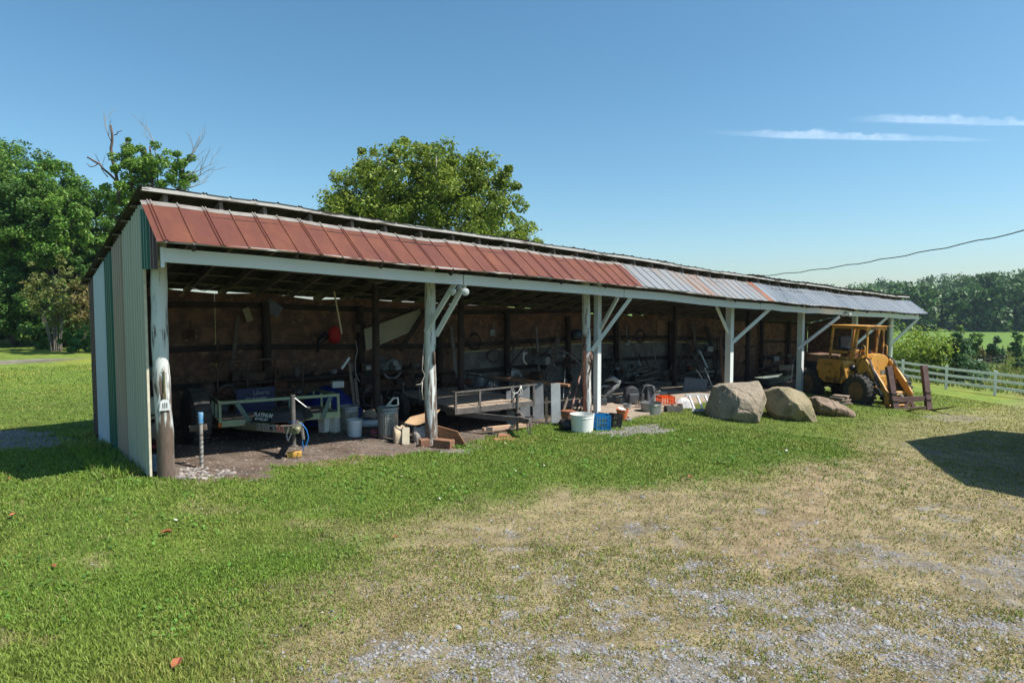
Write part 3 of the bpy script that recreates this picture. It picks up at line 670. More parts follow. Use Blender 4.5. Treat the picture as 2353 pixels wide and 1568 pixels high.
# ================================================================== trailers
def yaw(f): return math.atan2(f[1], f[0])
def T3(px, py, z):                 # pixel -> point at world height z
    r = ray(px, py); k = (z-EYE)/r[2]; return Vector((r[0]*k, r[1]*k, z))
OLIVE = mat('olive_paint', (.25, .31, .18), (.20, .25, .145), scale=2, rough=.4, spec=.5)
OLIVE2 = mat('brown_olive_paint', (.22, .22, .13), (.17, .17, .10), scale=2, rough=.45)  # browner olive for the tongue and coupler
STEELG = mat('green_grey_steel', (.09, .14, .13), (.07, .11, .10), scale=5, rough=.45, metal=.3)
BLK = mat('black_paint', (.018, .018, .02), (.03, .03, .032), scale=4, rough=.35)
RUB = mat('tyre_rubber', (.035, .034, .033), (.06, .055, .05), scale=6, rough=.85, bump=.2)
CHR = mat('bright_steel', (.6, .6, .6), (.45, .44, .42), scale=6, rough=.3, metal=.9)
DECKW = mat('deck_boards', (.26, .21, .17), (.17, .135, .11), (.36, .30, .24), scale=3, stretch=(.5, 5, 5), rough=.9, bump=.4)
DIRTY = mat('dirty_steel', (.15, .135, .125), (.09, .08, .075), (.25, .21, .18), scale=6, rough=.7, metal=.2)
WHT = mat('white_letter', (.75, .77, .78), (.7, .72, .73), rough=.4)
REDL = mat('red_letter', (.6, .05, .02), (.5, .05, .02), rough=.4)
BLUEC = mat('blue_cable', (.02, .22, .62), (.02, .18, .55), rough=.35)
AMB = mat('amber_lens', (.45, .12, .02), (.35, .08, .01), rough=.2)
def chain(mb, pts, r=.006, L=.035):
    pts = [Vector(p) for p in pts]; acc = 0; k = 0
    for a, b in zip(pts[:-1], pts[1:]):
        n = max(1, int((b-a).length/(L*.75)))
        for i in range(n):
            c = a.lerp(b, (i+.5)/n); d = (b-a).normalized(); s = d.cross(Vector((0, 1, 0)) if k % 2 else Vector((1, 0, 0)))
            if s.length < .1: s = d.cross(Vector((0, 0, 1)))
            s = s.normalized(); h = L/2; q = L*.28
            mb.tube([c-d*h, c-d*h*.7+s*q, c+d*h*.7+s*q, c+d*h, c+d*h*.7-s*q, c-d*h*.7-s*q, c-d*h], r, 5, cap=False); k += 1
def wheel(parent, c, r, w, rimm, ax=(0, 1, 0), name='wheel'):
    c = Vector(c); a = Vector(ax)
    mb = MB(); mb.lathe([(r*.6, -w/2), (r*.9, -w/2), (r, -w*.32), (r, w*.32), (r*.9, w/2), (r*.6, w/2)], c, 28, a); t = mb.build(name, RUB, parent, smooth=True, auto=40)
    mb = MB(); mb.lathe([(r*.61, -w*.4), (r*.5, -w*.2), (r*.15, -w*.1), (r*.15, w*.3), (r*.5, w*.2), (r*.61, w*.4)], c, 24, a); mb.build('rim', rimm, t, smooth=True, auto=40)
# ---- trailer 1, olive, parked nose out in the first bay
a = T3(643, 1256, .05+.48); b = T3(1000, 1232, -.12+.62)
a = T3(643, 1256, .40); b = T3(1000, 1231, .36)
wv = Vector((b.x-a.x, b.y-a.y, 0)); W1 = wv.length; fw = Vector((wv.y, -wv.x, 0)).normalized(); c = (a+b)/2
g0 = gz(c.x, c.y); t1 = thing('flatbed_trailer', (c.x, c.y, g0), yaw(fw), 'olive green flatbed trailer with black toolbox parked nose out under the shed', 'trailer')
t1.rotation_euler = (0, -R(3.6), yaw(fw)); hw = W1/2; zb = .40-g0
L1 = 2.3; dk = zb+.13
mb = MB(); mb.beam((0, -hw, zb+.065), (0, hw, zb+.065), .06, .13)
for s in (-1, 1): mb.beam((-.03, s*(hw-.03), zb+.065), (-L1, s*(hw-.03), zb+.065), .06, .13)
mb.beam((-L1, -hw, zb+.065), (-L1, hw, zb+.065), .06, .13); mb.build('frame', OLIVE, t1, bevel=.004)
mb = MB()
for i in range(9): y = -hw+.08+(W1-.16)*(i+.5)/9; mb.box((-L1/2-.0, y, dk-.02), (L1-.1, (W1-.16)/9-.008, .035))
mb.build('deck', DECKW, t1)
rh = .35; mb = MB()
mb.beam((0, -hw, dk+rh), (0, hw, dk+rh), .05, .06)
for s in (-1, 1):
    mb.beam((-.0, s*(hw-.025), dk+rh), (-L1, s*(hw-.025), dk+rh), .05, .06)
    for x in (0, -.75, -1.5, -L1+.03): mb.beam((x, s*(hw-.03), dk-.02), (x, s*(hw-.03), dk+rh), .05, .05, up=(0, 1, 0))
mb.build('rail', OLIVE, t1, bevel=.004)
for y0, y1 in ((-hw*.72, -hw*.50), (hw*.83, hw*.68), (.17, .17)):
    mb = MB(); mb.beam((.055, y0, dk+rh-.02), (.055, y1, zb+(.02 if abs(y0-y1) > .01 else .2)), .085, .02, up=(1, 0, 0))
    for k in range(5): q = Vector((.07, y0, dk+rh-.04)).lerp(Vector((.07, y1, zb+.04)), k/4); mb.box(q+Vector((0, .02*(-1)**k, 0)), (.012, .012, .012))
    mb.build('ramp_strut', STEELG, t1)
tipx = 1.30; zt = zb-.0
for s in (-1, 1):
    y_ = -hw*.74 if s < 0 else hw*.42; mb = MB(); mb.beam((-.35, y_, zt-.01), (tipx, s*.045, zt-.02), .05, .14); tg = mb.build('tongue', OLIVE2, t1, bevel=.004)
    if s == -1:
        p = Vector((-.35, y_, zt-.01)); q = Vector((tipx, s*.045, zt-.02)); d = (q-p).normalized(); n = Vector((d.y, -d.x, 0))
        M = fr(p.lerp(q, .66)+n*.029, d, (0, 0, 1))
        b0 = p.lerp(q, .60)
        text('RAWMA', .165, WHT, tg, fr(b0+n*.0258, d, (0, 0, 1)), bold=.011)
        text('XX', .165, WHT, tg, fr(b0+d*.41+n*.0258, d, (0, 0, 1)), bold=.011)
        text('RAWMA', .165, BLK, tg, fr(b0+n*.029, d, (0, 0, 1)), bold=.002)
        text('XX', .165, REDL, tg, fr(b0+d*.41+n*.029, d, (0, 0, 1)), bold=.004)
mb = MB(); mb.hexa([Vector(p) for p in ((.12, -.62, zt+.07), (.62, -.33, zt+.07), (.62, .33, zt+.07), (.12, .62, zt+.07), (.2, -.5, zt+.30), (.5, -.26, zt+.26), (.5, .26, zt+.26), (.2, .5, zt+.30))])
tb = mb.build('toolbox', BLK, t1, bevel=.012)
# its lettering sits on the sloping left face
p0, p1, p2 = Vector((.12, -.62, zt+.07)), Vector((.62, -.33, zt+.07)), Vector((.2, -.5, zt+.30))
p3 = Vector((.5, -.26, zt+.26)); e = ((p1-p0).normalized()+(p3-p2).normalized()).normalized(); mid = (p0+p1+p2+p3)/4; up_ = ((p2+p3)/2-(p0+p1)/2).normalized(); nn = e.cross(up_).normalized()
text('PLATINUM', .105, WHT, tb, fr(mid+nn*.006+up_*.035, e, up_), bold=.003)
text('877-702-1841', .062, WHT, tb, fr(mid+nn*.006-up_*.052, e, up_), bold=.002)
mb = MB()
for u0, v0, u1, v1 in ((-.24, .085, .24, .085), (-.24, -.015, .24, -.015), (-.24, -.015, -.24, .085), (.24, -.015, .24, .085)): mb.tube([mid+nn*.004+e*u0+up_*v0, mid+nn*.004+e*u1+up_*v1], .003, 4)
mb.build('logo_frame', mat('green_line', (.1, .45, .2), (.1, .4, .2)), tb)
mb = MB(); mb.lathe([(.045, 0), (.045, .62)], (tipx-.15, 0, zt+.0), 12); mb.lathe([(.05, 0), (.05, .03)], (tipx-.15, 0, zt+.6), 12)
mb.lathe([(.038, 0), (.038, .30)], (tipx-.15, 0, .1), 12); mb.lathe([(.09, 0), (.03, .03)], (tipx-.15, 0, .09), 12)
jk = mb.build('jack', DIRTY, t1, smooth=True, auto=40)
mb = MB(); mb.tube([(tipx-.15, 0, zt+.60), (tipx-.1, .26, zt+.36)], .009, 6); mb.tube([(tipx-.1, .25, zt+.38), (tipx-.06, .3, zt+.36)], .016, 8); mb.build('jack_handle', CHR, jk)
mb = MB(); mb.box((tipx-.02, 0, zt-.02), (.22, .13, .13)); mb.box((tipx+.14, 0, zt+.0), (.16, .09, .08)); mb.lathe([(.05, -.03), (.06, .02), (.03, .06)], (tipx+.22, 0, zt), 12); mb.build('coupler', OLIVE2, t1, bevel=.006)
mb = MB(); mb.box((tipx+.06, .03, zt+.09), (.05, .05, .14)); mb.tube([(tipx+.08, 0, zt+.06), (tipx-.0, -.24, zt+.07)], .02, 8); mb.tube([(tipx+.10, .10, zt+.02), (tipx+.12, .12, zt-.2)], [.035, .03], 8); mb.build('latch', DIRTY, t1)
mb = MB(); chain(mb, [(tipx-.05, -.1, zt+.04), (tipx-.05, -.15, zt-.12), (tipx-.02, -.13, zt-.22), (tipx, -.06, zt-.06)]); mb.build('safety_chain', CHR, t1)
mb = MB(); mb.tube([(tipx-.1, -.1, zt+.11), (tipx, 0, zt+.13), (tipx+.1, .1, zt+.1), (tipx+.12, .18, zt-.02), (tipx+.1, .22, zt-.18), (tipx+.1, .17, zt-.33), (tipx+.1, .1, zt-.36), (tipx+.1, .1, zt-.15), (tipx+.1, .08, zt)], .008, 6)
mb.tube([(tipx+.12, .09, zt-.05), (tipx+.12, .1, zt-.2), (tipx+.12, .12, zt-.42)], .007, 6); mb.build('cable', BLUEC, t1, smooth=True)
mb = MB(); mb.box((.035, -hw+.02, zb+.05), (.03, .07, .1)); mb.build('marker_lamp', AMB, t1, bevel=.01)
for s in (-1, 1): wheel(t1, (-1.75, s*(hw+.14), .33), .33, .2, CHR)
g = T3(873, 1342, g0+.0)
YB = layered('yellow_block', (.4, .25, .1), (.62, .36, .07), .62, 6, base2=(.2, .12, .06), over2=(.55, .3, .06))
mb = MB(); M = t1.matrix_world; mb.box((0, 0, .045), (.26, .13, .085), rz=.35)
jp = t1.location+Vector((math.cos(yaw(fw))*(tipx-.15), math.sin(yaw(fw))*(tipx-.15), 0)); jp.z = gz(jp.x, jp.y)
single('wood_block', mb, YB, 'yellow timber block under the jack of the olive trailer', 'block', loc=None, bevel=.004).location = jp
# ---- trailer 2, dark, in the second bay
a = T3(1338, 1215, .31); b = T3(1569, 1194, .27)
wv = Vector((b.x-a.x, b.y-a.y, 0)); W2 = wv.length; fw2 = Vector((wv.y, -wv.x, 0)).normalized(); c = (a+b)/2; g0 = gz(c.x, c.y)
t2 = thing('flatbed_trailer', (c.x, c.y, g0), yaw(fw2), 'dirty black flatbed trailer with plank deck and open front rail in the second bay', 'trailer')
hw = W2/2; zb = .29-g0; dk = zb+.13; L2 = 3.4
mb = MB(); mb.beam((0, -hw, zb+.065), (0, hw, zb+.065), .05, .13)
for s in (-1, 1): mb.beam((0, s*(hw-.03), zb+.065), (-L2, s*(hw-.03), zb+.065), .05, .13)
mb.build('frame', DIRTY, t2)
mb = MB()
for i in range(12): y = -hw+.03+(W2-.06)*(i+.5)/12; mb.box((-L2/2+.04-.015*(i % 3), y, dk+.0), (L2-.03, (W2-.06)/12-.01, .04))
mb.build('deck', mat('sunbleached_planks', (.42, .33, .25), (.26, .2, .155), (.5, .4, .3), scale=3, stretch=(.4, 6, 5), rough=.9, bump=.4), t2)
mb = MB(); rh = .38; mb.beam((0, -hw, dk+rh), (0, hw+.06, dk+rh+.02), .05, .035)
for y in (-hw, -hw*.42, hw*.42, hw-.02): mb.beam((0, y, dk-.12), (0, y, dk+rh), .05, .05, up=(0, 1, 0))
for s in (-1, 1):
    mb.beam((0, s*hw, dk+rh), (-L2, s*hw, dk+rh), .035, .035)
    for x in (-.9, -1.8, -2.7): mb.beam((x, s*hw, dk-.05), (x, s*hw, dk+rh), .035, .035, up=(0, 1, 0))
mb.build('rail', DIRTY, t2)
tx = 1.05
for s in (-1, 1): mb = MB(); mb.beam((-.7, s*hw*.85, zb-.06), (tx, s*.05, zb-.08), .06, .12); mb.build('tongue', DIRTY, t2)
mb = MB(); mb.lathe([(.035, 0), (.035, .42)], (tx-.2, 0, zb+.04), 12); mb.lathe([(.045, 0), (.045, .1)], (tx-.2, 0, zb+.4), 12); mb.lathe([(.03, 0), (.03, .3)], (tx-.2, 0, zb-.36), 10); jk = mb.build('jack', DIRTY, t2, smooth=True, auto=40)
mb = MB(); mb.tube([(tx-.2, 0, zb+.5), (tx-.2, -.13, zb+.52), (tx-.22, -.16, zb+.64)], .01, 6); mb.build('jack_handle', CHR, jk)
mb = MB(); mb.box((tx+.02, 0, zb-.08), (.28, .15, .13)); mb.box((tx+.2, 0, zb-.06), (.2, .1, .08)); mb.tube([(tx+.1, 0, zb+.0), (tx+.3, .12, zb+.02)], .02, 8); mb.box((tx+.05, -.09, zb-.04), (.07, .01, .07)); mb.build('coupler', DIRTY, t2, bevel=.008)
mb = MB(); chain(mb, [(tx+.1, .05, zb-.12), (tx+.12, .06, zb-.34), (tx+.14, .12, zb-.4), (tx+.12, .12, zb-.15)], r=.007, L=.05); mb.build('safety_chain', DIRTY, t2)
for s in (-1, 1): wheel(t2, (-2.5, s*(hw+.14), .34), .34, .2, DIRTY)
ry = hw*.62; q = t2.matrix_basis; RM = Matrix.Translation(t2.location) @ Matrix.Rotation(yaw(fw2), 4, 'Z')
def W2_(x, y, z): return RM @ Vector((x, y, z))
mb = MB(); top = (0.04, ry, dk+rh+.03)
for pts in ([top, (.05, ry-.08, dk+rh-.1), (.06, ry-.22, dk+rh-.16), (.08, ry-.32, dk+rh-.28)], [top, (.06, ry-.03, dk+rh-.12), (.07, ry-.12, dk+rh-.28), (.08, ry-.1, dk+rh-.5)], [top, (.05, ry+.03, dk+rh-.1), (.05, ry, dk+rh-.2), (.05, ry+.02, dk+rh-.26)], [(-.03, ry, dk+rh), (0, ry, dk+rh+.035), (.04, ry, dk+rh), (0, ry+.02, dk+rh-.03), (-.03, ry, dk+rh)]):
    mb.tube([W2_(*p) for p in pts], .008, 6)
single('rope', mb, mat('white_rope', (.62, .61, .58), (.5, .49, .46), scale=30), 'white rope tied over the front rail of the black trailer', 'rope', smooth=True)
PINE = mat('pale_lumber', (.56, .38, .26), (.46, .29, .19), scale=3, stretch=(.5, 4, 4), rough=.8)
BROWNL = mat('brown_lumber', (.36, .18, .09), (.27, .13, .065), scale=3, stretch=(.5, 4, 4), rough=.8, bump=.2)
a = G(1418, 1276); b = G(1549, 1262); mb = MB(); up3 = Vector((0, 0, .12)); mb.beam(a+up3, b+up3, .09, .09); single('lumber_beam', mb, PINE, 'pale square timber lying across a wedge below the black trailer tongue', 'lumber', bevel=.004)
a = G(1470, 1284); mb = MB(); p = a; mb.hexa([p+Vector(v) for v in ((-.1, -.12, 0), (.28, -.1, 0), (.28, .1, 0), (-.1, .12, 0), (-.04, -.1, .07), (.2, -.09, .07), (.2, .09, .07), (-.04, .1, .07))]); single('wedge_block', mb, BROWNL, 'brown wedge block under the pale timber', 'block')
a = G(1470, 1290); mb = MB(); mb.box(a+Vector((.1, -.02, .012)), (.5, .22, .022), rz=.1); single('plywood_scrap', mb, BROWNL, 'thin brown board lying flat under the wedge block', 'board')
# ================================================================== wheel loader
YEL = layered('worn_yellow_paint', (.16, .07, .03), (.66, .34, .06), .56, 2.4, base2=(.08, .04, .025), over2=(.46, .21, .04), stretch=(1.4, 1.4, .7), rough=.5, bump=.3, spec=.45, soft=.03)
BRNP = mat('brown_fork_paint', (.12, .068, .06), (.08, .045, .04), (.16, .10, .085), scale=3, rough=.55)
HOSE = mat('black_hose', (.02, .02, .02), (.035, .033, .03), rough=.5)
hub = AT(2526, 1149, 23.8); ang = math.atan2(-.985, .17)
ang = math.atan2(-.965, .262)
fwd = Vector((math.cos(ang), math.sin(ang), 0)); lef = Vector((-fwd.y, fwd.x, 0))
orig = hub+lef*.78; gl0 = hub.z-.62
ldr = thing('wheel_loader', (orig.x, orig.y, gl0), ang, 'old yellow wheel loader with roll cage and brown pallet forks half out of the shed', 'loader')
def tyre(x, y, r=.62, w=.42):
    s = -1 if y < 0 else 1
    mb = MB(); mb.lathe([(r*.52, -w*.38), (r*.62, -w*.47), (r*.86, -w*.5), (r*.955, -w*.4), (r*.965, 0), (r*.955, w*.4), (r*.86, w*.5), (r*.62, w*.47), (r*.52, w*.38)], (0, 0, 0), 40, (0, 1, 0))
    for k in range(22):
        for sd in (-1, 1):
            a0 = 2*math.pi*(k+(.5 if sd > 0 else 0))/22; pts = []
            for f, da in ((0.03, .0), (.5, -.13), (1.0, -.17)):
                a1 = a0+da; yy = sd*w*.5*f; rr = r*(1.0 if f < .9 else .96)
                pts.append(Vector((math.cos(a1)*rr, yy, math.sin(a1)*rr)))
            for p, q in zip(pts[:-1], pts[1:]):
                mb.beam(p*.985, q*.985, .085, .055, up=Vector((p.x, 0, p.z)).normalized())
            pe = pts[-1]; mb.beam(pe*.985, Vector((pe.x*.86, sd*w*.5, pe.z*.86)), .08, .03, up=(0, 1, 0))
    mb.M = None; o = MB(); o.v = [(v[0]+x, v[1]+y, v[2]+r) for v in mb.v]; o.f = mb.f
    t = o.build('tyre', RUB, ldr, smooth=True, auto=35)
    mb = MB(); mb.lathe([(r*.56, -w*.42), (r*.52, -w*.3), (r*.30, -w*.12), (r*.12, -w*.10), (r*.12, w*.10), (r*.30, w*.12), (r*.52, w*.3), (r*.56, w*.42)], (x, y, r), 28, (0, 1, 0))
    mb.lathe([(.09, -.2), (.11, -.1), (.11, .1), (.09, .2)], (x, y, r), 12, (0, 1, 0))
    for k in range(8): a0 = k*math.pi/4; mb.box((x+math.cos(a0)*.15, y+s*.06, r+math.sin(a0)*.15), (.035, .03, .035))
    mb.build('rim', mat('muddy_rim', (.24, .13, .06), (.15, .085, .045), (.32, .2, .08), scale=4, rough=.85) if 'muddy_rim' not in bpy.data.materials else bpy.data.materials['muddy_rim'], t, smooth=True, auto=40)
WB = 2.55
for x in (0, -WB):
    for y in (-.80, .80): tyre(x, y)
mb = MB(); mb.box((0, 0, .62), (.3, 1.25, .28)); mb.box((-WB, 0, .62), (.3, 1.25, .28)); mb.box((-1.3, 0, .8), (2.6, .5, .42)); mb.build('chassis', BLK, ldr, bevel=.02)
# rear engine cover and bumper
mb = MB(); prof = [(-1.75, .85), (-3.9, .85), (-3.95, 1.1), (-3.85, 1.62), (-3.4, 1.72), (-1.75, 1.74)]
mb.prism(prof, lambda u, v: (u, -.5, v), lambda u, v: (u, .5, v)); mb.build('engine_hood', BLK, ldr, bevel=.03)
mb = MB(); mb.box((-2.85, 0, 1.63), (1.9, 1.04, .3)); mb.build('hood_top', mat('dusty_shaded_hood', (.20, .12, .07), (.13, .08, .05), scale=3), ldr, bevel=.03)  # brown carries the dust and also the deep shade over the hood
# side platform body under the cab (the broad yellow flank)
sd = [(-1.95, 1.68), (-.72, 1.70), (-.60, 1.60), (-.52, .98), (-.72, .82), (-1.62, .80), (-1.9, .95), (-2.05, 1.3)]
body = MB(); body.prism(sd, lambda u, v: (u, -.98, v), lambda u, v: (u, -.42, v)); bo = body.build('side_body', YEL, ldr, bevel=.025)
body = MB(); body.prism(sd, lambda u, v: (u, .42, v), lambda u, v: (u, .98, v)); body.build('side_body', YEL, ldr, bevel=.025)
text('JD544A', .14, BLK, bo, fr((-1.38, -.985, 1.5), (1, 0, 0), (0, 0, 1)))
mb = MB(); mb.box((-1.3, -.986, 1.22), (.07, .012, .07)); mb.box((-.53, -.62, 1.45), (.02, .1, .14)); mb.build('filler_hole', BLK, bo)
mb = MB(); mb.box((-1.1, -.5, 1.75), (.5, .3, .1)); mb.box((-1.25, 0, 1.72), (1.1, .95, .08)); mb.box((-1.35, 0, 1.9), (.5, .5, .3)); mb.build('cab_floor', YEL, ldr, bevel=.015)
mb = MB(); mb.box((-1.45, 0, 2.05), (.48, .5, .12)); mb.box((-1.68, 0, 2.3), (.12, .5, .5)); mb.build('driver_seat', BLK, ldr, bevel=.03)
mb = MB(); mb.tube([(-.95, 0, 1.75), (-.85, 0, 2.15)], .025, 8)
ring = [(-.85+.07*math.cos(a), .2*math.sin(a), 2.17+.06*math.cos(a)) for a in np.linspace(0, 2*math.pi, 17)]; mb.tube(ring, .014, 6); mb.build('steering_wheel', BLK, ldr, smooth=True)
# front tower: rounded cowl between the arms
arc = [(-.36, .9), (-.36, 1.62)]+[(-.36+.02*i, 1.62) for i in range(0)]
cw = [(-.43, .95), (-.43, 1.68), (-.38, 1.82), (-.24, 1.94), (0, 1.99), (.24, 1.94), (.38, 1.82), (.43, 1.68), (.43, .95)]
mb = MB(); mb.prism(cw, lambda u, v: (.06, u, v), lambda u, v: (-.62, u, v)); co = mb.build('front_cowl', YEL, ldr, bevel=.025)
mb = MB(); mb.box((.065, .16, 1.28), (.02, .2, .22)); mb.build('worn_decal', mat('dark_decal', (.05, .07, .04), (.3, .3, .25), scale=14), co)
mb = MB(); mb.tube([(-.62, -.35, 1.72), (-.58, -.2, 1.9), (-.55, .1, 1.94), (-.55, .34, 1.84)], .02, 8); mb.box((-.5, .02, 1.96), (.2, .3, .07)); mb.lathe([(.05, 0), (.07, .05), (.03, .08)], (-.5, .05, 1.99), 10); mb.build('dash_panel', BLK, ldr, smooth=True, auto=40)
mb = MB(); mb.box((.0, 0, .95), (.5, .95, .5)); mb.box((-.5, 0, 1.0), (.6, .5, .5)); mb.build('front_frame', YEL, ldr, bevel=.02)
# roll cage
mb = MB(); zt = 2.93
def cage(x0, y0, x1, y1, z0=1.7, w=.075): mb.beam((x0, y0, z0), (x1, y1, zt), w, w, up=(1, 0, 0))
for s in (-1, 1):
    cage(-1.85, s*.52, -1.72, s*.5); cage(-.72, s*.5, -.5, s*.47, w=.1); 
    cage(-.18, s*.36, -.16, s*.36, z0=1.55, w=.06)
    mb.beam((-1.75, s*.52, zt), (-.1, s*.42, zt+.0), .07, .1)
    mb.beam((-1.82, s*.52, 1.98), (-.66, s*.5, 1.98), .06, .09)
mb.beam((-.16, -.48, zt-.02), (-.16, .48, zt-.02), .06, .12); mb.beam((-1.74, -.52, zt), (-1.74, .52, zt), .06, .1)
mb.build('roll_cage', YEL, ldr, bevel=.008)
mb = MB(); mb.hexa([Vector(v) for v in ((-1.95, -.6, zt+.05), (.0, -.56, zt+.05), (.0, .56, zt+.05), (-1.95, .6, zt+.05), (-1.95, -.6, zt+.075), (.0, -.56, zt+.075), (.0, .56, zt+.075), (-1.95, .6, zt+.075))]); mb.build('cab_roof', YEL, ldr)
for s in (-1, 1):
    mb = MB(); mb.tube([(-.12, s*.5, 1.6), (-.12, s*.5, 2.25), (-.3, s*.48, 2.32)], .016, 6); mb.build('grab_rail', YEL, ldr, smooth=True)
mb = MB(); mb.lathe([(.09, -.06), (.14, 0), (.1, .1), (.03, .14)], (-.58, -.62, 1.42), 14, (1, -.4, .2)); mb.build('work_lamp', BLK, ldr, smooth=True)
# boom arms with cylinders
def plate(poly, y, th): m_ = MB(); m_.prism(poly, lambda u, v: (u, y-th/2, v), lambda u, v: (u, y+th/2, v)); return m_
for s in (-1, 1):
    tower = plate([(-.32, .95), (-.30, 1.45), (-.12, 1.76), (.06, 1.80), (.2, 1.65), (.22, 1.2), (.3, .9)], s*.60, .05); tower.build('tower_plate', YEL, ldr, bevel=.006)
    tower = plate([(-.32, .95), (-.30, 1.45), (-.12, 1.76), (.06, 1.80), (.2, 1.65), (.22, 1.2), (.3, .9)], s*.46, .04); tower.build('tower_plate', YEL, ldr, bevel=.006)
    arm = plate([(-.14, 1.72), (.02, 1.78), (.16, 1.68), (.80, .98), (1.03, .66), (1.08, .22), (.98, .14), (.90, .22), (.84, .56), (.56, .86), (.08, 1.44), (-.14, 1.60)], s*.53, .075); ao = arm.build('boom_arm', YEL, ldr, bevel=.01)
    mb = MB(); mb.tube([(.02, s*.60, 1.7), (.5, s*.60, 1.02)], .052, 12); c1 = mb.build('lift_cylinder', YEL, ldr, smooth=True, auto=40)
    mb = MB(); mb.tube([(.5, s*.6, 1.02), (.82, s*.6, .58)], .026, 10); mb.build('cylinder_rod', CHR, c1, smooth=True, auto=40)
    mb = MB(); mb.tube([(.82, s*.6, .62), (.95, s*.5, .50), (1.12, s*.5, .38)], [.05, .04, .03], 8); mb.build('link_bar', DIRTY, ldr, smooth=True, auto=40)
    for k, o_ in ((0, .0), (1, .045)):
        mb = MB(); mb.tube([(-.2, s*(.50+o_), 1.72), (-.02, s*(.5+o_), 1.86), (.16, s*(.5+o_), 1.76), (.42, s*(.56+o_), 1.36), (.74, s*(.6+o_), .84)], .017, 7); mb.build('hose', HOSE, ldr, smooth=True)
mb = MB(); mb.tube([(.72, -.5, .62), (.72, .5, .62)], .07, 14); mb.tube([(.5, .0, .85), (.92, .0, .55)], .06, 12); mb.tube([(1.0, -.55, .22), (1.0, .55, .22)], .045, 12); mb.build('cross_tube', YEL, ldr, smooth=True, auto=40)
mb = MB(); mb.lathe([(.07, -.15), (.09, -.05), (.09, .1), (.06, .16)], (.80, .16, .55), 12, (.6, .3, -.4)); mb.build('bell_crank', DIRTY, ldr, smooth=True, auto=40)
for s in (-1, 1):
    mb = MB(); mb.tube([(-.25, s*.66, 1.15), (.15, s*.68, .95), (.45, s*.66, .62)], .045, 10); mb.box((.1, s*.67, 1.15), (.1, .05, .35)); mb.build('steer_link', DIRTY, ldr, smooth=True, auto=40)
    for k in range(3):
        mb = MB(); mb.tube([(-.5, s*(.3+.05*k), 1.05), (-.2, s*(.42+.05*k), 1.35+.05*k), (.0, s*(.40+.04*k), 1.1), (.2, s*(.34+.03*k), .8)], .014, 6); mb.build('hose', HOSE, ldr, smooth=True)
mb = MB(); mb.box((-.62, -.7, 1.15), (.18, .25, .4)); mb.box((-.35, -.72, 1.02), (.25, .2, .08)); mb.box((-.35, .72, 1.02), (.25, .2, .08)); mb.build('step', YEL, ldr, bevel=.01)
for s in (-1, 1):
    mb = MB(); pts = [(math.cos(a)*.74, s*.8, .62+math.sin(a)*.74) for a in np.linspace(.75, 2.5, 12)]
    mb.add([Vector((p[0], p[1]-.2, p[2])) for p in pts]+[Vector((p[0], p[1]+.2, p[2])) for p in pts], [(i, i+1, 13+i, 12+i) for i in range(11)]); mb.build('mudguard', YEL, ldr, solid=.01) if False else None
# fork carriage
cx = 1.27; tl = -.17
def cp(y, z, o_=0): return Vector((cx-(z)*.16+o_, y+.22, z))
fk = bpy.data.objects.new('fork_carriage', None)
mb = MB()
for y, h in ((-.64, 1.62), (.80, 1.62)):
    mb.beam(cp(y, .04), cp(y-.02 if y > 0 else y-.13, h), .23, .12, up=(1, 0, 0))
for z, h in ((.46, .18), (.10, .18)): mb.beam(cp(-.6, z), cp(.74, z), .06, h)
mb.beam(cp(-.35, .08), cp(.05, .44), .1, .05, up=(1, 0, 0))
mb.beam(cp(.05, .42), cp(.2, .1), .12, .04, up=(1, 0, 0))
for y in (-.66, .80):
    for z in (.45, .70): mb.beam(cp(y-.13, z, .02), cp(y+.13, z, .02), .18, .03)
fo = mb.build('fork_carriage', BRNP, ldr, bevel=.006)
for y in (-.64, .80):
    mb = MB(); a = cp(y, .05, .05); b = a+Vector((.62, 0, .17)); c = a+Vector((1.15, 0, .33))
    w_ = .065
    mb.add([a+Vector((0, -w_, -.03)), a+Vector((0, w_, -.03)), a+Vector((0, w_, .03)), a+Vector((0, -w_, .03)), b+Vector((0, -w_, -.02)), b+Vector((0, w_, -.02)), b+Vector((0, w_, .02)), b+Vector((0, -w_, .02)), c+Vector((0, -w_*.7, 0)), c+Vector((0, w_*.7, 0))],
           [(0, 1, 5, 4), (2, 3, 7, 6), (1, 2, 6, 5), (3, 0, 4, 7), (0, 3, 2, 1), (4, 5, 9, 8), (6, 7, 8, 9), (5, 6, 9), (7, 4, 8)])
    mb.build('fork_tine', BRNP, ldr)
# ================================================================== things in and around the shed
def sz(p, d): return d/1.2789*p.y/1500        # metres spanned by d pixels (3008 px picture) at p
GALV = mat('galvanised', (.30, .315, .31), (.20, .215, .21), (.38, .40, .38), scale=5, rough=.45, metal=.5, stretch=(1, 1, .5))
PLW = layered('white_plastic', (.45, .42, .33), (.72, .74, .72), .68, 3, rough=.4, bump=0, over2=(.68, .69, .62))
PLB = mat('dusty_pale_plastic', (.55, .6, .62), (.48, .53, .56), scale=4, rough=.45)
TERRA = mat('orange_plastic', (.62, .17, .07), (.52, .13, .055), scale=4, rough=.5)
BLUEP = mat('blue_plastic', (.01, .17, .42), (.01, .14, .36), scale=4, rough=.35)
ORNG = mat('red_orange_plastic', (.75, .10, .02), (.65, .08, .02), scale=4, rough=.35)
GREYP = mat('dark_plastic', (.06, .065, .07), (.04, .042, .045), scale=4, rough=.5)
LTG = mat('grey_tool_steel', (.3, .31, .31), (.2, .205, .2), scale=6, rough=.5, metal=.3)
CARD = mat('cardboard', (.48, .32, .19), (.38, .25, .14), scale=4, rough=.9)
PAPER = mat('paper_sack', (.50, .40, .28), (.40, .31, .21), scale=4, rough=.85, bump=.4)
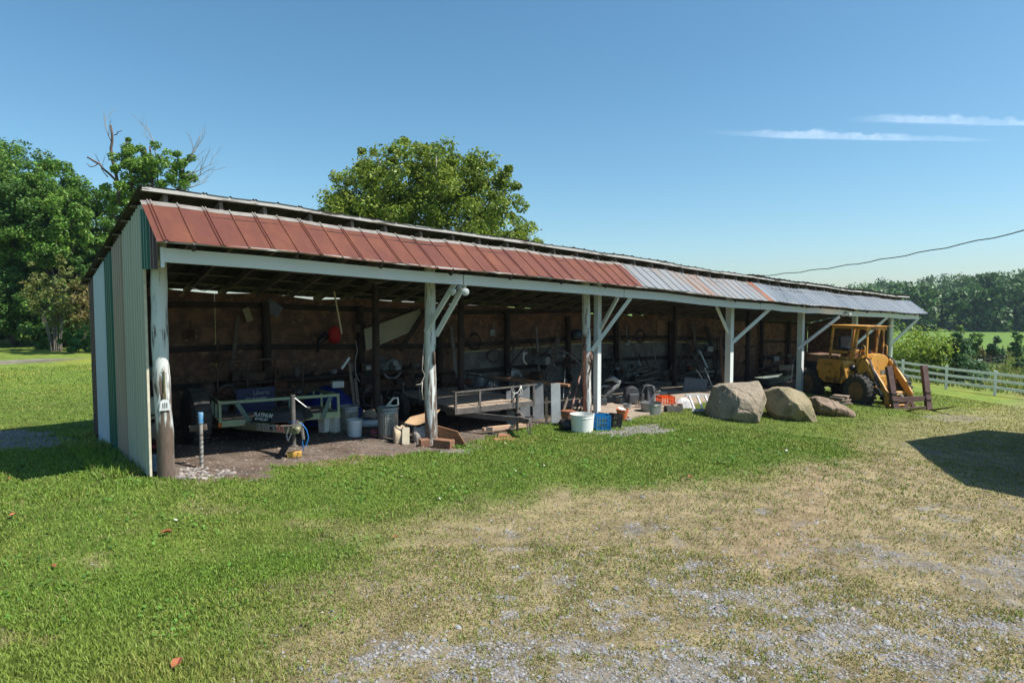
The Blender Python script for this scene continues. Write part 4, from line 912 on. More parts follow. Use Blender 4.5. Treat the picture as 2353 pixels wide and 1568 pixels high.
OLDM = mat('old_dark_metal', (.08, .06, .05), (.14, .08, .05), scale=6, rough=.7, metal=.3)
RUSTM = mat('brown_rust', (.16, .06, .03), (.10, .04, .025), scale=12, rough=.9)
ALU = mat('aluminium', (.74, .75, .76), (.6, .61, .62), scale=5, rough=.4, metal=.25)
def bucket(p, h, rb, rt, m_, label, name='bucket', cat='bucket', handle=True, wall=.006, group=None, lid=False, n=28, ribs=(), hmat=None, tilt=None):
    o = thing(name, p, random.random()*3, label, cat, group)
    pr = [(0, .004), (rb, 0)]
    for f in (.5, .78, .80, .86, .88): pr.append((rb+(rt-rb)*f+(.006 if f in (.80, .86) else 0), h*f))
    pr += [(rt, h*.97), (rt+.008, h*.97), (rt+.008, h), (rt-wall, h), (rb-wall, .02), (0, .02)]
    mb = MB(); mb.lathe(pr, n=n, caps=False); mb.build('body', m_, o, smooth=True, auto=30)
    if handle:
        mb = MB(); mb.tube([((rt+.008)*math.cos(a), .03+(rt*.25)*math.sin(a), h*.93-abs(math.sin(a))*h*.35) for a in np.linspace(0, math.pi, 13)], .004, 5); mb.build('handle', hmat or LTG, o, smooth=True)
    if lid: mb = MB(); mb.lathe([(0, h+.012), (rt+.012, h+.012), (rt+.014, h-.01), (rt+.002, h-.01)], n=n, caps=False); mb.build('lid', m_, o, smooth=True, auto=30)
    if tilt: o.rotation_euler = (tilt, 0, 0)
    return o
def corrcan(p, h, r, label, lidless=True):
    o = thing('trash_can', p, .3, label, 'trash can', 'corrugated trash cans')
    n = 96; vs = []; rows = 8
    pr = [(0, 0)]+[(f, 1) for f in np.linspace(0, 1, rows)]
    mb = MB(); ring = []
    for i in range(rows):
        f = i/(rows-1); row = []
        for k in range(n):
            t = 2*math.pi*k/n; q = (.5+.5*math.cos(t*24)); rr = (r*(.88+.12*f))-(.011*q if 0 < i < rows-1 else 0)
            row.append(Vector((rr*math.cos(t), rr*math.sin(t), h*(.03+.9*f))))
        row.append(row[0].copy()); ring.append(row)
    mb.grid(ring); mb.lathe([(0, .02), (r*.88, .0), (r*.885, h*.035)], n=48, caps=False); mb.build('body', GALV, o, smooth=True, solid=.003)
    mb = MB(); mb.lathe([(r, h*.92), (r+.012, h*.93), (r+.014, h*.97), (r+.004, h), (r-.01, h), (r-.01, h*.92)], n=48, caps=False); mb.build('rim', GALV, o, smooth=True, auto=40)
    for a in (-1.6, 1.6):
        mb = MB(); c, s = math.cos(a), math.sin(a)
        mb.tube([Vector((c*(r+.0)-s*y, s*(r+.0)+c*y, h*.72))+Vector((c*d, s*d, -z)) for y, d, z in ((-.07, 0, 0), (-.06, .04, .03), (.06, .04, .03), (.07, 0, 0))], .006, 6); mb.build('handle', GALV, o)
    return o
def crate(p, w_, d, h, m_, label, rz=0., nx_=5, nz_=4, bars=.018, name='milk_crate', cat='crate'):
    o = thing(name, p, rz, label, cat); mb = MB()
    for sx_, sy_ in ((1, 0), (-1, 0), (0, 1), (0, -1)):
        L = d if sx_ else w_
        def pt(u, z): return Vector((sx_*w_/2, u, z)) if sx_ else Vector((u, sy_*d/2, z))
        for z, hh in ((.02, .04), (h-.03, .06), (h*.5, .02)): mb.beam(pt(-L/2, z), pt(L/2, z), .014, hh)
        for i in range(nx_+1): u = -L/2+L*i/nx_; mb.beam(pt(u, 0), pt(u, h), bars if 0 < i < nx_ else .03, .014, up=(sy_, sx_, 0) if False else (1, 0, 0) if sy_ else (0, 1, 0))
        for k in range(1, nz_): z = h*k/nz_; mb.beam(pt(-L/2, z), pt(L/2, z), .008, .01)
    mb.build('body', m_, o)
    mb = MB()
    for i in range(7): mb.box((-w_/2+w_*(i+.5)/7, 0, .012), (.016, d*.97, .012)); mb.box((0, -d/2+d*(i+.5)/7, .02), (w_*.97, .016, .012))
    mb.build('base', m_, o)
    return o
def lean_board(a, b, wdt, th, m_, name, label, cat='board', side=None, bevel=.002, group=None):
    mb = MB(); s = side or U; mb.beam(a, b, wdt, th, up=Vector(s).cross(Vector(b)-Vector(a))); return single(name, mb, m_, label, cat, group=group, bevel=bevel)
def W(t, m, h): q = S(t, m, 0); return Vector((q.x, q.y, gz(q.x, q.y)+h))
def GM(px, py, m):                 # point at depth m in the shed under pixel column px, on the ground
    q = PS(px, py, m); return Vector((q.x, q.y, gz(q.x, q.y)))
# --- corner post things
p = PS(484, 1185, -.17); sp = thing('spatula', p, SHROT, 'slotted metal spatula with long handle hanging on the peeling corner post', 'spatula')
mb = MB(); pr = [(-.05, -.02), (.05, -.02), (.038, .06), (.015, .085), (-.015, .085), (-.038, .06)]; pr = [(-.085, -.11), (.085, -.11), (.06, .04), (.02, .075), (-.02, .075), (-.06, .04)]
mb.prism(pr, lambda u, v: (u, -.003, v), lambda u, v: (u, .0, v)); mb.build('blade', ALU, sp)
mb = MB()
for k in (-.028, 0, .028): mb.box((k, -.005, -.03), (.012, .004, .085), ry=.0)
mb.build('slot', BLK, sp)
mb = MB(); mb.box((0, 0, .12), (.05, .012, .1)); mb.tube([(0, 0, .1), (0, 0, .52)], .016, 8); mb.tube([(0, 0, .52), (.02, -.01, .56), (0, -.01, .6), (-.02, -.01, .56), (0, 0, .52)], .004, 5); mb.build('handle', mat('green_wood', (.07, .1, .04), (.2, .12, .07), scale=4), sp)
g = G(593, 1372); g = Vector((g.x, g.y, gz(g.x, g.y))); hy = thing('standpipe', g, .2, 'grey pipe wrapped in black cord with a blue plastic top beside the corner post', 'pipe')
H = sz(g, 1372-1208); mb = MB(); mb.tube([(0, 0, 0), (.0, 0, H*.8)], .032, 12); mb.build('pipe', mat('grey_pvc', (.36, .36, .34), (.2, .16, .13), scale=4), hy, smooth=True, auto=40)
mb = MB(); mb.lathe([(.034, H*.80), (.044, H*.81), (.04, H*.85), (.046, H*.98), (.04, H), (0, H)], n=14); mb.build('cap', mat('faded_blue', (.04, .17, .36), (.2, .36, .5), scale=9, rough=.5), hy, smooth=True, auto=40)
mb = MB(); mb.tube([(.04*math.cos(a), .04*math.sin(a), .02+a*H*.0135) for a in np.linspace(0, 44, 180)], .005, 5); mb.build('cord', HOSE, hy)
mb = MB(); mb.beam((-.2, .07, H*.7), (.08, .07, H*.72), .04, .1); mb.build('bracket', OLDW, hy, bevel=.003)
BXG = mat('grey_box', (.26, .27, .27), (.2, .2, .2), scale=4)
for i, (z, d, mm, lab, cat) in enumerate(((1.62, (.16, .25, .22), BXG, 'grey metal box wedged high between wall and corner post', 'box'), (1.05, (.16, .3, .34), mat('mint_box', (.5, .62, .56), (.42, .52, .47)), 'pale mint box behind the corner post', 'box'), (.66, (.18, .3, .26), BXG, 'grey case behind the corner post below the mint box', 'case'), (.42, (.2, .3, .05), mat('red_case', (.3, .04, .05), (.2, .03, .03)), 'flat dark red case low behind the corner post', 'case'))):
    mb = MB(); c = S(.12, .38, z+.05); mb.box(c, d, rz=SHROT); single('storage_box', mb, mm, lab, cat, bevel=.01)
p = S(.17, .3, .06); bucket(p, .3, .10, .12, mat('bright_blue_pail', (.04, .25, .6), (.5, .55, .6), scale=3), 'bright blue pail on the ground behind the corner post', handle=False)
mb = MB()    # shelf unit they stand on
for z in (.38, .6, 1.0, 1.55): mb.box(S(.16, .45, z), (.35, .5, .02), rz=SHROT)
for a in (-.0, .34):
    for b in (.2, .7): mb.beam(S(a+.01, b, gz(*S(a, b, 0).xy)), S(a+.01, b, 2.0), .02, .02)
single('shelf_rack', mb, DARKW, 'dark narrow shelf rack just inside the sage green wall', 'shelf')
# --- left bay: back items
BLUET = mat('blue_tarp', (.012, .035, .20), (.008, .02, .13), (.02, .06, .3), scale=5, rough=.45, bump=.5, bscale=8)
tc_ = GM(970, 1190, 3.3); rows = []
for j in range(14):
    row = []
    for i in range(20):
        u, v = i/19, j/13; q = S(tm(tc_)[0]-.85+1.7*u, 2.7+1.3*v, 0); b = (math.sin(math.pi*u)**.6)*(math.sin(math.pi*v)**.6)
        row.append(Vector((q.x, q.y, gz(q.x, q.y)+.75*b+.22*(float(fbm(u*4, v*4, 5))-.5)*b*2+.08*u*b)))
    rows.append(row)
mb = MB(); mb.grid(rows); single('tarp', mb, BLUET, 'rumpled dark blue tarp thrown over a heap behind the olive trailer', 'tarp', solid=.006, smooth=False)
mb = MB(); c = PS(991, 1128, 3.0); mb.box(c, (.28, .2, .16), rz=.5); single('storage_box', mb, PLW, 'small dirty white box on the blue tarp', 'box', bevel=.012)
# sign board
sg = PS(752, 1175, 2.9); so = thing('sign', (sg.x, sg.y, gz(sg.x, sg.y)), yaw(U)-.0, 'dark blue sign with white lettering propped behind the olive trailer', 'sign'); hs = sg.z-so.location.z
mb = MB(); mb.box((0, 0, hs), (.85, .02, .55)); b_ = mb.build('sign_panel', mat('navy_board', (.008, .012, .05), (.012, .02, .08), rough=.4), so)
mb = MB(); mb.box((-.45, .03, hs/2), (.04, .03, hs)); mb.box((.45, .03, hs/2), (.04, .03, hs)); mb.build('leg', DARKW, so)
DIMW = mat('grey_letters', (.3, .31, .36), (.24, .25, .29))
text('Liberty', .13, DIMW, b_, fr((.12, -.013, hs+.16), (1, 0, 0), (0, 0, 1)))
text('BE TAXES', .11, DIMW, b_, fr((.0, -.013, hs+.02), (1, 0, 0), (0, 0, 1)), bold=.004)
# hanging red bag and pole
c = PS(982, 985, 3.9); mb = MB(); mb.lathe([(.0, -.22), (.12, -.18), (.17, 0), (.13, .17), (.05, .24), (0, .25)], c, 16); mb.v = [(a_, b_, c_) for a_, b_, c_ in mb.v]; single('hanging_bag', mb, mat('red_cloth', (.5, .03, .02), (.35, .02, .02), scale=4, rough=.8), 'bright red bag hanging on the back wall of the first bay', 'bag', smooth=True)
mb = MB(); mb.tube([PS(960, 985, 3.95), PS(940, 1000, 3.95), PS(932, 1035, 3.95)], [.1, .07, .02], 8); single('dark_jacket', mb, BLK, 'dark coat hanging beside the red bag', 'coat', smooth=True)
lean_board(PS(1004, 980, 1.9), PS(981, 855, 1.9), .03, .03, mat('pale_stick', (.5, .42, .26), (.42, .35, .2)), 'thin_stick', 'thin pale stick hanging down from the roof of the first bay', 'stick')
lean_board(PS(735, 943, 4.1), PS(720, 905, 4.1)+Vector((0, 0, 0)), .16, .03, mat('dull_yellow_board', (.3, .26, .14), (.22, .19, .11)), 'short_board', 'short dull yellow board nailed slanting on the back wall', 'board')
mb = MB(); c = PS(802, 905, 4.15); mb.box(c, (.42, .02, .30), rz=SHROT, ry=.6); single('small_panel', mb, mat('slate_panel', (.15, .16, .2), (.1, .11, .14)), 'small slate blue panel on the back wall near the roof', 'board')
# inner pole tools
lean_board(PS(1040, 1185, 2.15), PS(1025, 1060, 2.2), .07, .03, OLDW, 'fence_stake', 'left of two grey stakes leaning on the inner pole', 'stake', group=None)
lean_board(PS(1052, 1190, 2.1), PS(1043, 1110, 2.2), .08, .03, OLDW, 'fence_stake', 'right shorter grey stake leaning on the inner pole', 'stake')
lean_board(PS(1003, 1083, 2.1), PS(1026, 1050, 2.1), .045, .045, PLB, 'plastic_tube', 'pale short tube hooked on the inner pole', 'tube')
mb = MB(); mb.tube([PS(1044, 1000, 2.1), PS(1050, 1030, 2.1), PS(1043, 1060, 2.1), PS(1045, 1100, 2.1), PS(1056, 1120, 2.1)], .01, 6); single('cord', mb, mat('grey_cord', (.3, .29, .27), (.2, .2, .19)), 'grey cord dangling down the inner pole', 'cord', smooth=True)
# beige board leaning on the wall
mb = MB(); P_ = [PS(1070, 967, 4.0), PS(1233, 908, 4.05), PS(1240, 925, 4.0), PS(1205, 975, 3.95), PS(1076, 1030, 3.9)]; off = V*.03
mb.add(P_+[p+off for p in P_], [(0, 1, 2, 3, 4), (9, 8, 7, 6, 5)]+[(i, (i+1) % 5, 5+(i+1) % 5, 5+i) for i in range(5)]); single('beige_sheet', mb, mat('beige_panel', (.36, .32, .22), (.30, .27, .18), scale=3), 'large pale beige board hung slanting on the back wall', 'board')
lean_board(PS(1175, 1030, 3.9), PS(1255, 905, 3.9), .12, .04, DARKW, 'dark_plank', 'dark plank slanting behind the beige board', 'board')
# cans and buckets
cp1 = G(1140, 1286); corrcan(cp1, sz(cp1, 93), sz(cp1, 31), 'corrugated trash can in front beside the paper sacks, half in sun')
cp2 = G(1025, 1268); corrcan(cp2, sz(cp2, 78), sz(cp2, 29), 'corrugated trash can in shade behind the pale bucket')
p = G(1042, 1280); bucket(p, sz(p, 50), sz(p, 20), sz(p, 23), PLB, 'pale blue-white bucket standing on the ground by the olive trailer', ribs=1)
for i, px in enumerate((952, 985)):
    p = G(px, 1268); bucket(p, sz(p, 52), sz(p, 15), sz(p, 18), PLW, ('left of the two tall white pails behind the olive trailer', 'right of the two tall white pails behind the olive trailer')[i], handle=False, name='square_pail', cat='pail', n=4, group=None)
p = G(1102, 1281); bucket(p, sz(p, 22), sz(p, 14), sz(p, 16), mat('maroon_plastic', (.25, .06, .08), (.18, .04, .06)), 'low maroon pot between bucket and trash can', name='plant_pot', cat='pot', handle=False)
p = G(1085, 1258)+Vector((0, 0, .12)); mb = MB()
mb.lathe([(.09, -.2), (.1, 0), (.09, .2)], p+Vector((0, 0, .0)), 16, (1, .2, 0)); single('plastic_drum', mb, PLB, 'small white drum lying on its side under the rolled cloth', 'drum', smooth=True, auto=40)
mb = MB()
for k in range(5): mb.tube([p+Vector((.0, 0, .17+k*.03))+Vector(((.17-.01*k)*math.cos(a), .14*math.sin(a), .02*math.sin(3*a+k))) for a in np.linspace(0, 2*math.pi, 20)], .026, 6)
single('hose_coil', mb, mat('tan_hose', (.34, .28, .2), (.26, .2, .14), scale=9), 'tan coil of rope lying on the white drum', 'coil', smooth=True)
p = G(1107, 1235); mb = MB(); c = p+Vector((0, .05, .36)); mb.tube([c+Vector((.1*math.cos(a), .1*math.cos(a), .36*math.sin(a)))*1.0 for a in np.linspace(0, 2*math.pi, 25)], .035, 8)
for k in range(5): a = k*math.pi/5; mb.tube([c+Vector((.1*math.cos(a), .1*math.cos(a), .36*math.sin(a))), c-Vector((.1*math.cos(a), .1*math.cos(a), .36*math.sin(a)))], .008, 5)
single('spoked_hoop', mb, mat('grey_wheel', (.2, .18, .16), (.12, .11, .1)), 'narrow old wheel standing behind the front trash can', 'wheel', smooth=True)
# white jug spout on the can
top = Vector((cp1.x+.12, cp1.y+.02, cp1.z+sz(cp1, 93))); mb = MB(); loop = [(-.13, .01), (-.06, .03), (.03, .2), (.11, .2), (.12, .02), (.02, .0)]
mb.tube([top+Vector((x, 0, z)) for x, z in ((-.15, .015), (-.07, .10), (0, .19), (.1, .2), (.11, .05), (.02, .015), (-.04, .03), (-.15, .015))], .022, 8); single('jug_handle', mb, PLW, 'white plastic jug handle sticking up from the front trash can', 'jug', smooth=True)
# sacks and cardboard against post 2
def sack(px, py, w_, h, d, m_, lab, name='paper_sack', cat='sack', rz=.4, lean=.0, seed=1):
    p = G(px, py); rows = []; n = 22
    mb = MB(); vs = []
    for i in range(9):
        f = i/8; row = []
        for k in range(n):
            a = 2*math.pi*k/n; sq = (abs(math.cos(a))**4+abs(math.sin(a))**4)**-.25
            bul = 1+.1*math.sin(math.pi*f); dd = d*(1-.75*max(0, f-.6)/.4) if f > .6 else d
            nz_ = 1+.1*(float(vn(k*.7+seed*9, f*5, seed))-.5)
            q = Vector((w_/2*math.cos(a)*sq*bul*nz_, dd/2*math.sin(a)*sq*bul*nz_, h*f+.02*math.sin(k*1.7+seed)*(f > .9)))
            q = Matrix.Rotation(rz, 3, 'Z') @ q+Vector((lean*f*h, .1*f*h, 0)); row.append(p+q)
        row.append(row[0].copy()); rows.append(row)
    mb.grid(rows); return single(name, mb, m_, lab, cat, solid=.004, bevel=0)
sack(1172, 1300, sz(cp1, 30), sz(cp1, 48), .2, PAPER, 'tan paper sack with torn open top leaning on the trash can', seed=2)
sack(1243, 1298, sz(cp1, 56), sz(cp1, 46), .24, mat('grey_brown_sack', (.36, .31, .28), (.27, .22, .2), (.5, .5, .5), scale=4, rough=.85, bump=.5), 'crumpled grey-brown feed sack piled against the second post', seed=5, name='feed_sack')
lean_board(G(1194, 1302)+Vector((0, -.1, .0)), G(1194, 1302)+Vector((-.02, .06, sz(cp1, 46))), sz(cp1, 24), .012, mat('grey_card', (.34, .30, .22), (.28, .25, .18)), 'cardboard_flap', 'flat grey cardboard sheet standing between the two sacks', 'cardboard')
q0 = G(1232, 1290); zc = sz(q0, 46); rows = []
for j in range(8):
    row = []
    for i in range(8):
        u, v = i/7, j/7; row.append(q0+Vector((-.34+.68*u+.1*v, -.12+.36*v, zc+.02+.17*u-.10*math.sin(math.pi*u)*(1-v)+.10*v)))
    rows.append(row)
mb = MB(); mb.grid(rows); single('cardboard_sheet', mb, CARD, 'curved brown cardboard lying on top of the feed sack', 'cardboard', solid=.008)
BLKW = mat('dark_timber', (.27, .14, .08), (.18, .09, .055), (.33, .19, .11), scale=4, rough=.85, bump=.3)
p = G(1245, 1312); mb = MB(); mb.box(p+Vector((0, .08, .075)), (.2, .2, .15), rz=.4); single('timber_block', mb, BLKW, 'small square brown timber block left of the second post', 'block', bevel=.006)
p = G(1302, 1319); mb = MB(); mb.box(p+Vector((0, .13, .09)), (.42, .2, .18), rz=-.45); single('timber_block', mb, BLKW, 'large brown timber block in front of the second post', 'block', bevel=.008)
a = G(1293, 1300); b = G(1372, 1312); mb = MB(); nrm = Vector((-.25, .35, 0)); P_ = [a, b, b+Vector((-.14, .05, .30))+nrm*.3, a+Vector((-.1, .02, .38))+nrm*.3]; th = Vector((0, .045, 0))
mb.hexa([P_[0], P_[1], P_[1]+th, P_[0]+th, P_[3], P_[2], P_[2]+th, P_[3]+th]); single('leaning_plank', mb, BROWNL, 'wide orange-brown plank standing on edge right of the second post', 'plank', bevel=.004)
mb = MB(); a = G(1092, 1284); b = G(1165, 1297); mb.beam(a+Vector((0, 0, .08)), b+Vector((0, 0, .03)), .07, .02); single('ground_slat', mb, OLDW, 'weathered slat lying on the ground in front of the trash can', 'board')
# hanging wires on post 2
mb = MB(); mb.tube([PS(1245, 1010, -.1), PS(1240, 1085, -.1), PS(1248, 1102, -.1), PS(1240, 1120, -.1), PS(1236, 1128, -.1), PS(1222, 1130, -.1)], .009, 6); mb.tube([PS(1241, 1122, -.12), PS(1239, 1150, -.12), PS(1243, 1172, -.12)], .012, 6); single('wire', mb, mat('pale_wire', (.45, .42, .38), (.3, .25, .2)), 'loose pale wires hanging down the left side of the second post', 'wire', smooth=True)
mb = MB(); mb.lathe([(.0, -.16), (.035, -.12), (.03, .12), (0, .16)], PS(1275, 1052, -.16), 8); mb.tube([PS(1282, 1010, -.1), PS(1278, 1035, -.12)], .008, 5); single('hung_tool', mb, OLDM, 'dark metal hook tool hanging on the face of the second post', 'tool', smooth=True)
# floodlights
def flood(px, py, m, label, s=1.0):
    c = PS(px, py, m); o = thing('floodlight', c, 0, label, 'floodlight', 'twin floodlights under the header')
    mb = MB(); mb.lathe([(.05, 0), (.05, .04), (0, .05)], (0, 0, .08*s), 14); mb.tube([(0, 0, .08), (-.1*s, -.03, .03)], .015, 6); mb.tube([(0, 0, .08), (.1*s, -.03, .03)], .015, 6); mb.build('bracket', LTG, o)
    for sd in (-1, 1):
        ax = Vector((-.15+.35*sd, -1, -.12)); mb = MB(); mb.lathe([(.02, -.12*s), (.03, -.08*s), (.075*s, .0), (.08*s, .012)], (sd*.13*s, -.06, 0), 20, ax, caps=False); h = mb.build('lamp_head', PLB, o, smooth=True)
        mb = MB(); mb.lathe([(.078*s, .010), (.05*s, .022), (0, .028)], (sd*.13*s, -.06, 0), 20, ax, caps=False); mb.build('lens', mat('lamp_lens', (.55, .58, .56), (.42, .45, .45), scale=30, rough=.15) if 'lamp_lens' not in bpy.data.materials else bpy.data.materials['lamp_lens'], h, smooth=True)
    return o
flood(1349, 857, -.95, 'twin round floodlight below the header near the second post'); flood(2485, 924, -.98, 'small twin floodlight on the far header beam', 1.0)
# --- second/third bay
p = PS(1358, 1128, 3.9); o = bucket(p, sz(p, 24), sz(p, 9), sz(p, 12), PLW, 'small white pail hanging at the back of the second bay', handle=False, name='hanging_pail', cat='pail'); o.location.z -= sz(p, 10)
mb = MB(); mb.tube([p+Vector((.13*math.cos(a), 0, .1+.16*math.sin(a))) for a in np.linspace(0, 2*math.pi, 20)], .018, 6); single('wire_coil', mb, LTG, 'coil of grey wire above the hanging white pail', 'coil', smooth=True)
# plank-topped bench seen past the black trailer
a0 = PS(1484, 1110, 1.9); a1 = PS(1672, 1132, .05); bt = thing('workbench', (a1.x, a1.y, gz(a1.x, a1.y)), 0, 'rough bench topped with brown planks running back into the shed', 'workbench')
lo_ = Vector(bt.location); mb = MB()
for k in range(4):
    o_ = Vector((-.13*k*.9, -.0, 0))+Vector((0, 0, .01*k)); d_ = (a0-a1).normalized()
    mb.beam(a1-lo_+o_+d_*(.22*k), a0-lo_+o_, .14, .06)
mb.build('top', BROWNL, bt)
mb = MB()
for f in (.12, .5, .92):
    mb = MB(); q = a1.lerp(a0, f)-lo_+Vector((-.2, 0, 0)); mb.beam(Vector((q.x, q.y, 0)), q, .09, .09); mb.build('leg', DARKW, bt)
DKS = mat('dark_sheet', (.19, .205, .215), (.12, .13, .14), scale=3)
for i, (px, pb, h_, wd_, mm, lab) in enumerate(((1542, 1235, 105, 30, DKS, 'dark grey sheet standing third from the pointed slat'), (1500, 1232, 100, 26, DKS, 'dark grey sheet standing farthest left under the bench'), (1580, 1240, 108, 34, DKS, 'dark grey sheet standing just left of the pointed slat'))):
    p = PS(px, pb, .45); p.z = gz(p.x, p.y); mb = MB(); mb.box(p+Vector((0, 0, sz(p, h_)/2)), (sz(p, wd_), .03, sz(p, h_)), rz=.3, rx=-.06); single('sheet_panel', mb, mm, lab, 'panel')
p = G(1632, 1250); p = p+Vector((p.x, p.y, 0))*.022; h_ = sz(p, 118); mb = MB(); mb.box(p+Vector((0, 0, h_/2)), (sz(p, 29), .03, h_), rz=.25, rx=-.05); single('white_board', mb, mat('shade_grey_board', (.34, .37, .38), (.24, .26, .27), (.45, .46, .45), scale=2.5), 'tall white board coloured grey for shade, upright under the bench end', 'board', bevel=.003)  # white board whose colour is greyed to carry the shade on it
p = G(1605, 1248); h_ = sz(p, 86); mb = MB(); w_ = sz(p, 8)/2; mb.prism([(-w_, 0), (w_, 0), (w_, h_*.93), (0, h_), (-w_, h_*.9)], lambda u, v: p+Vector((u, -.01, v)), lambda u, v: p+Vector((u, .012, v))); single('pointed_slat', mb, OLDW, 'pale pointed slat beside the tall shade-greyed board', 'slat')
# sticks leaning on post 3
for i, (x0, y0, x1, y1, w_, mm, lab) in enumerate(((1652, 1215, 1688, 1105, .07, OLDW, 'leftmost grey pole leaning towards the third post'), (1676, 1212, 1709, 1082, .05, mat('pinkish_pole', (.33, .19, .16), (.26, .15, .12)), 'reddish pole leaning against the third post'), (1690, 1215, 1706, 1165, .05, OLDW, 'short slat leaning at the foot of the third post'), (1697, 1218, 1715, 1180, .05, DARKW, 'short dark slat at the foot of the third post'), (1654, 1170, 1660, 1088, .018, LTG, 'thin steel rod standing left of the third post'))):
    lean_board(PS(x0, y0, .12), PS(x1, y1, .35), w_, .03, mm, 'leaning_pole', lab, 'pole')
# barbed roll / rusty chain hanging on post 3
mb = MB()
for k in range(3):
    pts = [PS(1714+3.0*k+1.2*math.sin(i*1.1+k), 985+i*9.5, -.14) for i in range(26)]; chain(mb, pts, r=.009, L=.055)
single('rusty_chain', mb, RUSTM, 'long rusty chains hanging down the left side of the third post', 'chain')
mb = MB(); 
for k in range(5): mb.tube([PS(1735+k*1.5, 1030+k*3, -.18), PS(1727+3*k, 1060, -.2), PS(1737-2*k, 1085+4*k, -.18)], .011, 5)
for k in range(3): mb.tube([PS(1730+k*4, 1040, -.2), PS(1740, 1062+8*k, -.22)], .014, 5)
single('hung_shackles', mb, OLDM, 'bundle of dark shackles and straps hung on the third post', 'shackle', smooth=True)
mb = MB(); c = PS(1697, 985, .25); mb.lathe([(0, -.14), (.16, -.12), (.19, 0), (.16, .14), (0, .17)], c, 14); single('black_helmet', mb, BLK, 'black round hat hanging beside the third post', 'hat', smooth=True)
mb = MB(); mb.tube([PS(1535, 1037, 1.0), PS(1541, 1034, 1.0)], .015, 6); mb.tube([PS(1548, 1036, 1.0), PS(1539, 1040, 1.0), PS(1537, 1052, 1.0), PS(1540, 1062, 1.0), PS(1547, 1070, 1.0)], .022, 7); single('bent_hook', mb, mat('bone_white', (.5, .46, .42), (.4, .36, .32)), 'curved pale hook hanging over the plank bench', 'hook', smooth=True)
# ground row by post 3
p = G(1668, 1248); bucket(p, sz(p, 42), sz(p, 17), sz(p, 19), mat('copper_pot', (.3, .12, .07), (.2, .09, .05), scale=5, rough=.5), 'rust brown lidded pot behind the big white tub', name='lidded_pot', cat='pot', handle=False, lid=True)
p = G(1662, 1262); mb = MB(); mb.lathe([(.1, 0), (.17, .06), (.19, .16), (.14, .24), (0, .26)], p, 14); single('black_bag', mb, BLK, 'black bag crumpled on the ground left of the big white tub', 'bag', smooth=True)
p = G(1710, 1265); bucket(p, sz(p, 51), sz(p, 32), sz(p, 35.5), PLW, 'big white tub in front of the third post', name='round_tub', cat='tub', handle=False)
p = G(1767, 1260); crate(p, sz(p, 42), sz(p, 40), sz(p, 44), BLUEP, 'blue milk crate beside the white tub', rz=.12)
text_p = p
p = G(1805, 1254); o = crate(p, sz(p, 27), sz(p, 27), sz(p, 40), BLK, 'black milk crate standing right of the blue one', rz=.35); o.rotation_euler = (0, .12, .35)
p = G(1828, 1234); bucket(p, sz(p, 34), sz(p, 12), sz(p, 18.5), TERRA, 'orange flower pot on the slab', name='flower_pot', cat='pot', handle=False)
mb = MB(); c = p+Vector((0, 0, sz(p, 34))); mb.lathe([(.0, -.02), (.12, 0), (0, .03)], c+Vector((-.0, 0, 0)), 8, (.3, -.2, 1)); single('scoop', mb, PLW, 'white scoop lying in the orange flower pot', 'scoop')
mb = MB()
for k in range(7): mb.box(G(1840+k*2.2, 1235+(k % 2))+Vector((0, 0, .03)), (.06, .05, .05), rz=k)
single('stone_shards', mb, mat('grey_shard', (.36, .36, .34), (.25, .25, .24)), 'small heap of grey shards beside the orange flower pot', 'stones')
p = G(1912, 1214); bucket(p, sz(p, 33), sz(p, 28.5), sz(p, 31), GALV, 'round galvanised wash tub on the slab', name='wash_tub', cat='tub', handle=False)
p = G(1954, 1192); crate(p, sz(p, 42), sz(p, 34), sz(p, 30), ORNG, 'bright red-orange crate on the slab', rz=.25, nz_=3)
p = G(1978, 1207); ot = thing('wooden_box', p, .1, 'low grey wooden box with scraps in it, right of the wash tub', 'box'); w_, h_ = sz(p, 46), sz(p, 18); mb = MB()
for s in (-1, 1): mb.box((0, s*.14, h_/2), (w_, .02, h_)); mb.box((s*w_/2, 0, h_/2), (.02, .28, h_))
mb.box((0, 0, .02), (w_, .26, .02)); mb.build('body', GREYB, ot)
mb = MB()
for k in range(6): mb.box((-.2+.08*k, .02*(-1)**k, h_*.85+.01*k), (.12, .05, .05), rz=k*1.1, rx=.3)
mb.build('scraps', mat('scrap_mix', (.4, .18, .09), (.3, .28, .25), scale=9), ot)
mb = MB(); p = G(2008, 1196); rows = []
for j in range(7):
    row = []
    for i in range(9):
        u, v = i/8, j/6; b = math.sin(math.pi*u)**.5*math.sin(math.pi*v)**.5; row.append(p+Vector((-.3+.6*u, -.15+.35*v, .25*b*(.6+.8*float(vn(u*5, v*5, 3))))))
    rows.append(row)
mb.grid(rows); single('plastic_bag', mb, mat('white_sheet_plastic', (.68, .67, .68), (.6, .58, .6), rough=.5), 'crumpled white plastic bags beside the red-orange crate', 'bag', solid=.003)
mb = MB(); a = G(1931, 1188); hh = sz(a, 42); mb.tube([a, a+Vector((-.01, 0, hh*.85)), a+Vector((.02, 0, hh*.98)), a+Vector((.07, 0, hh)), a+Vector((.1, 0, hh*.95)), a+Vector((.08, 0, hh*.9))], .009, 6); single('shepherd_hook', mb, LTG, 'curled steel plant hook standing behind the wash tub', 'hook', smooth=True)
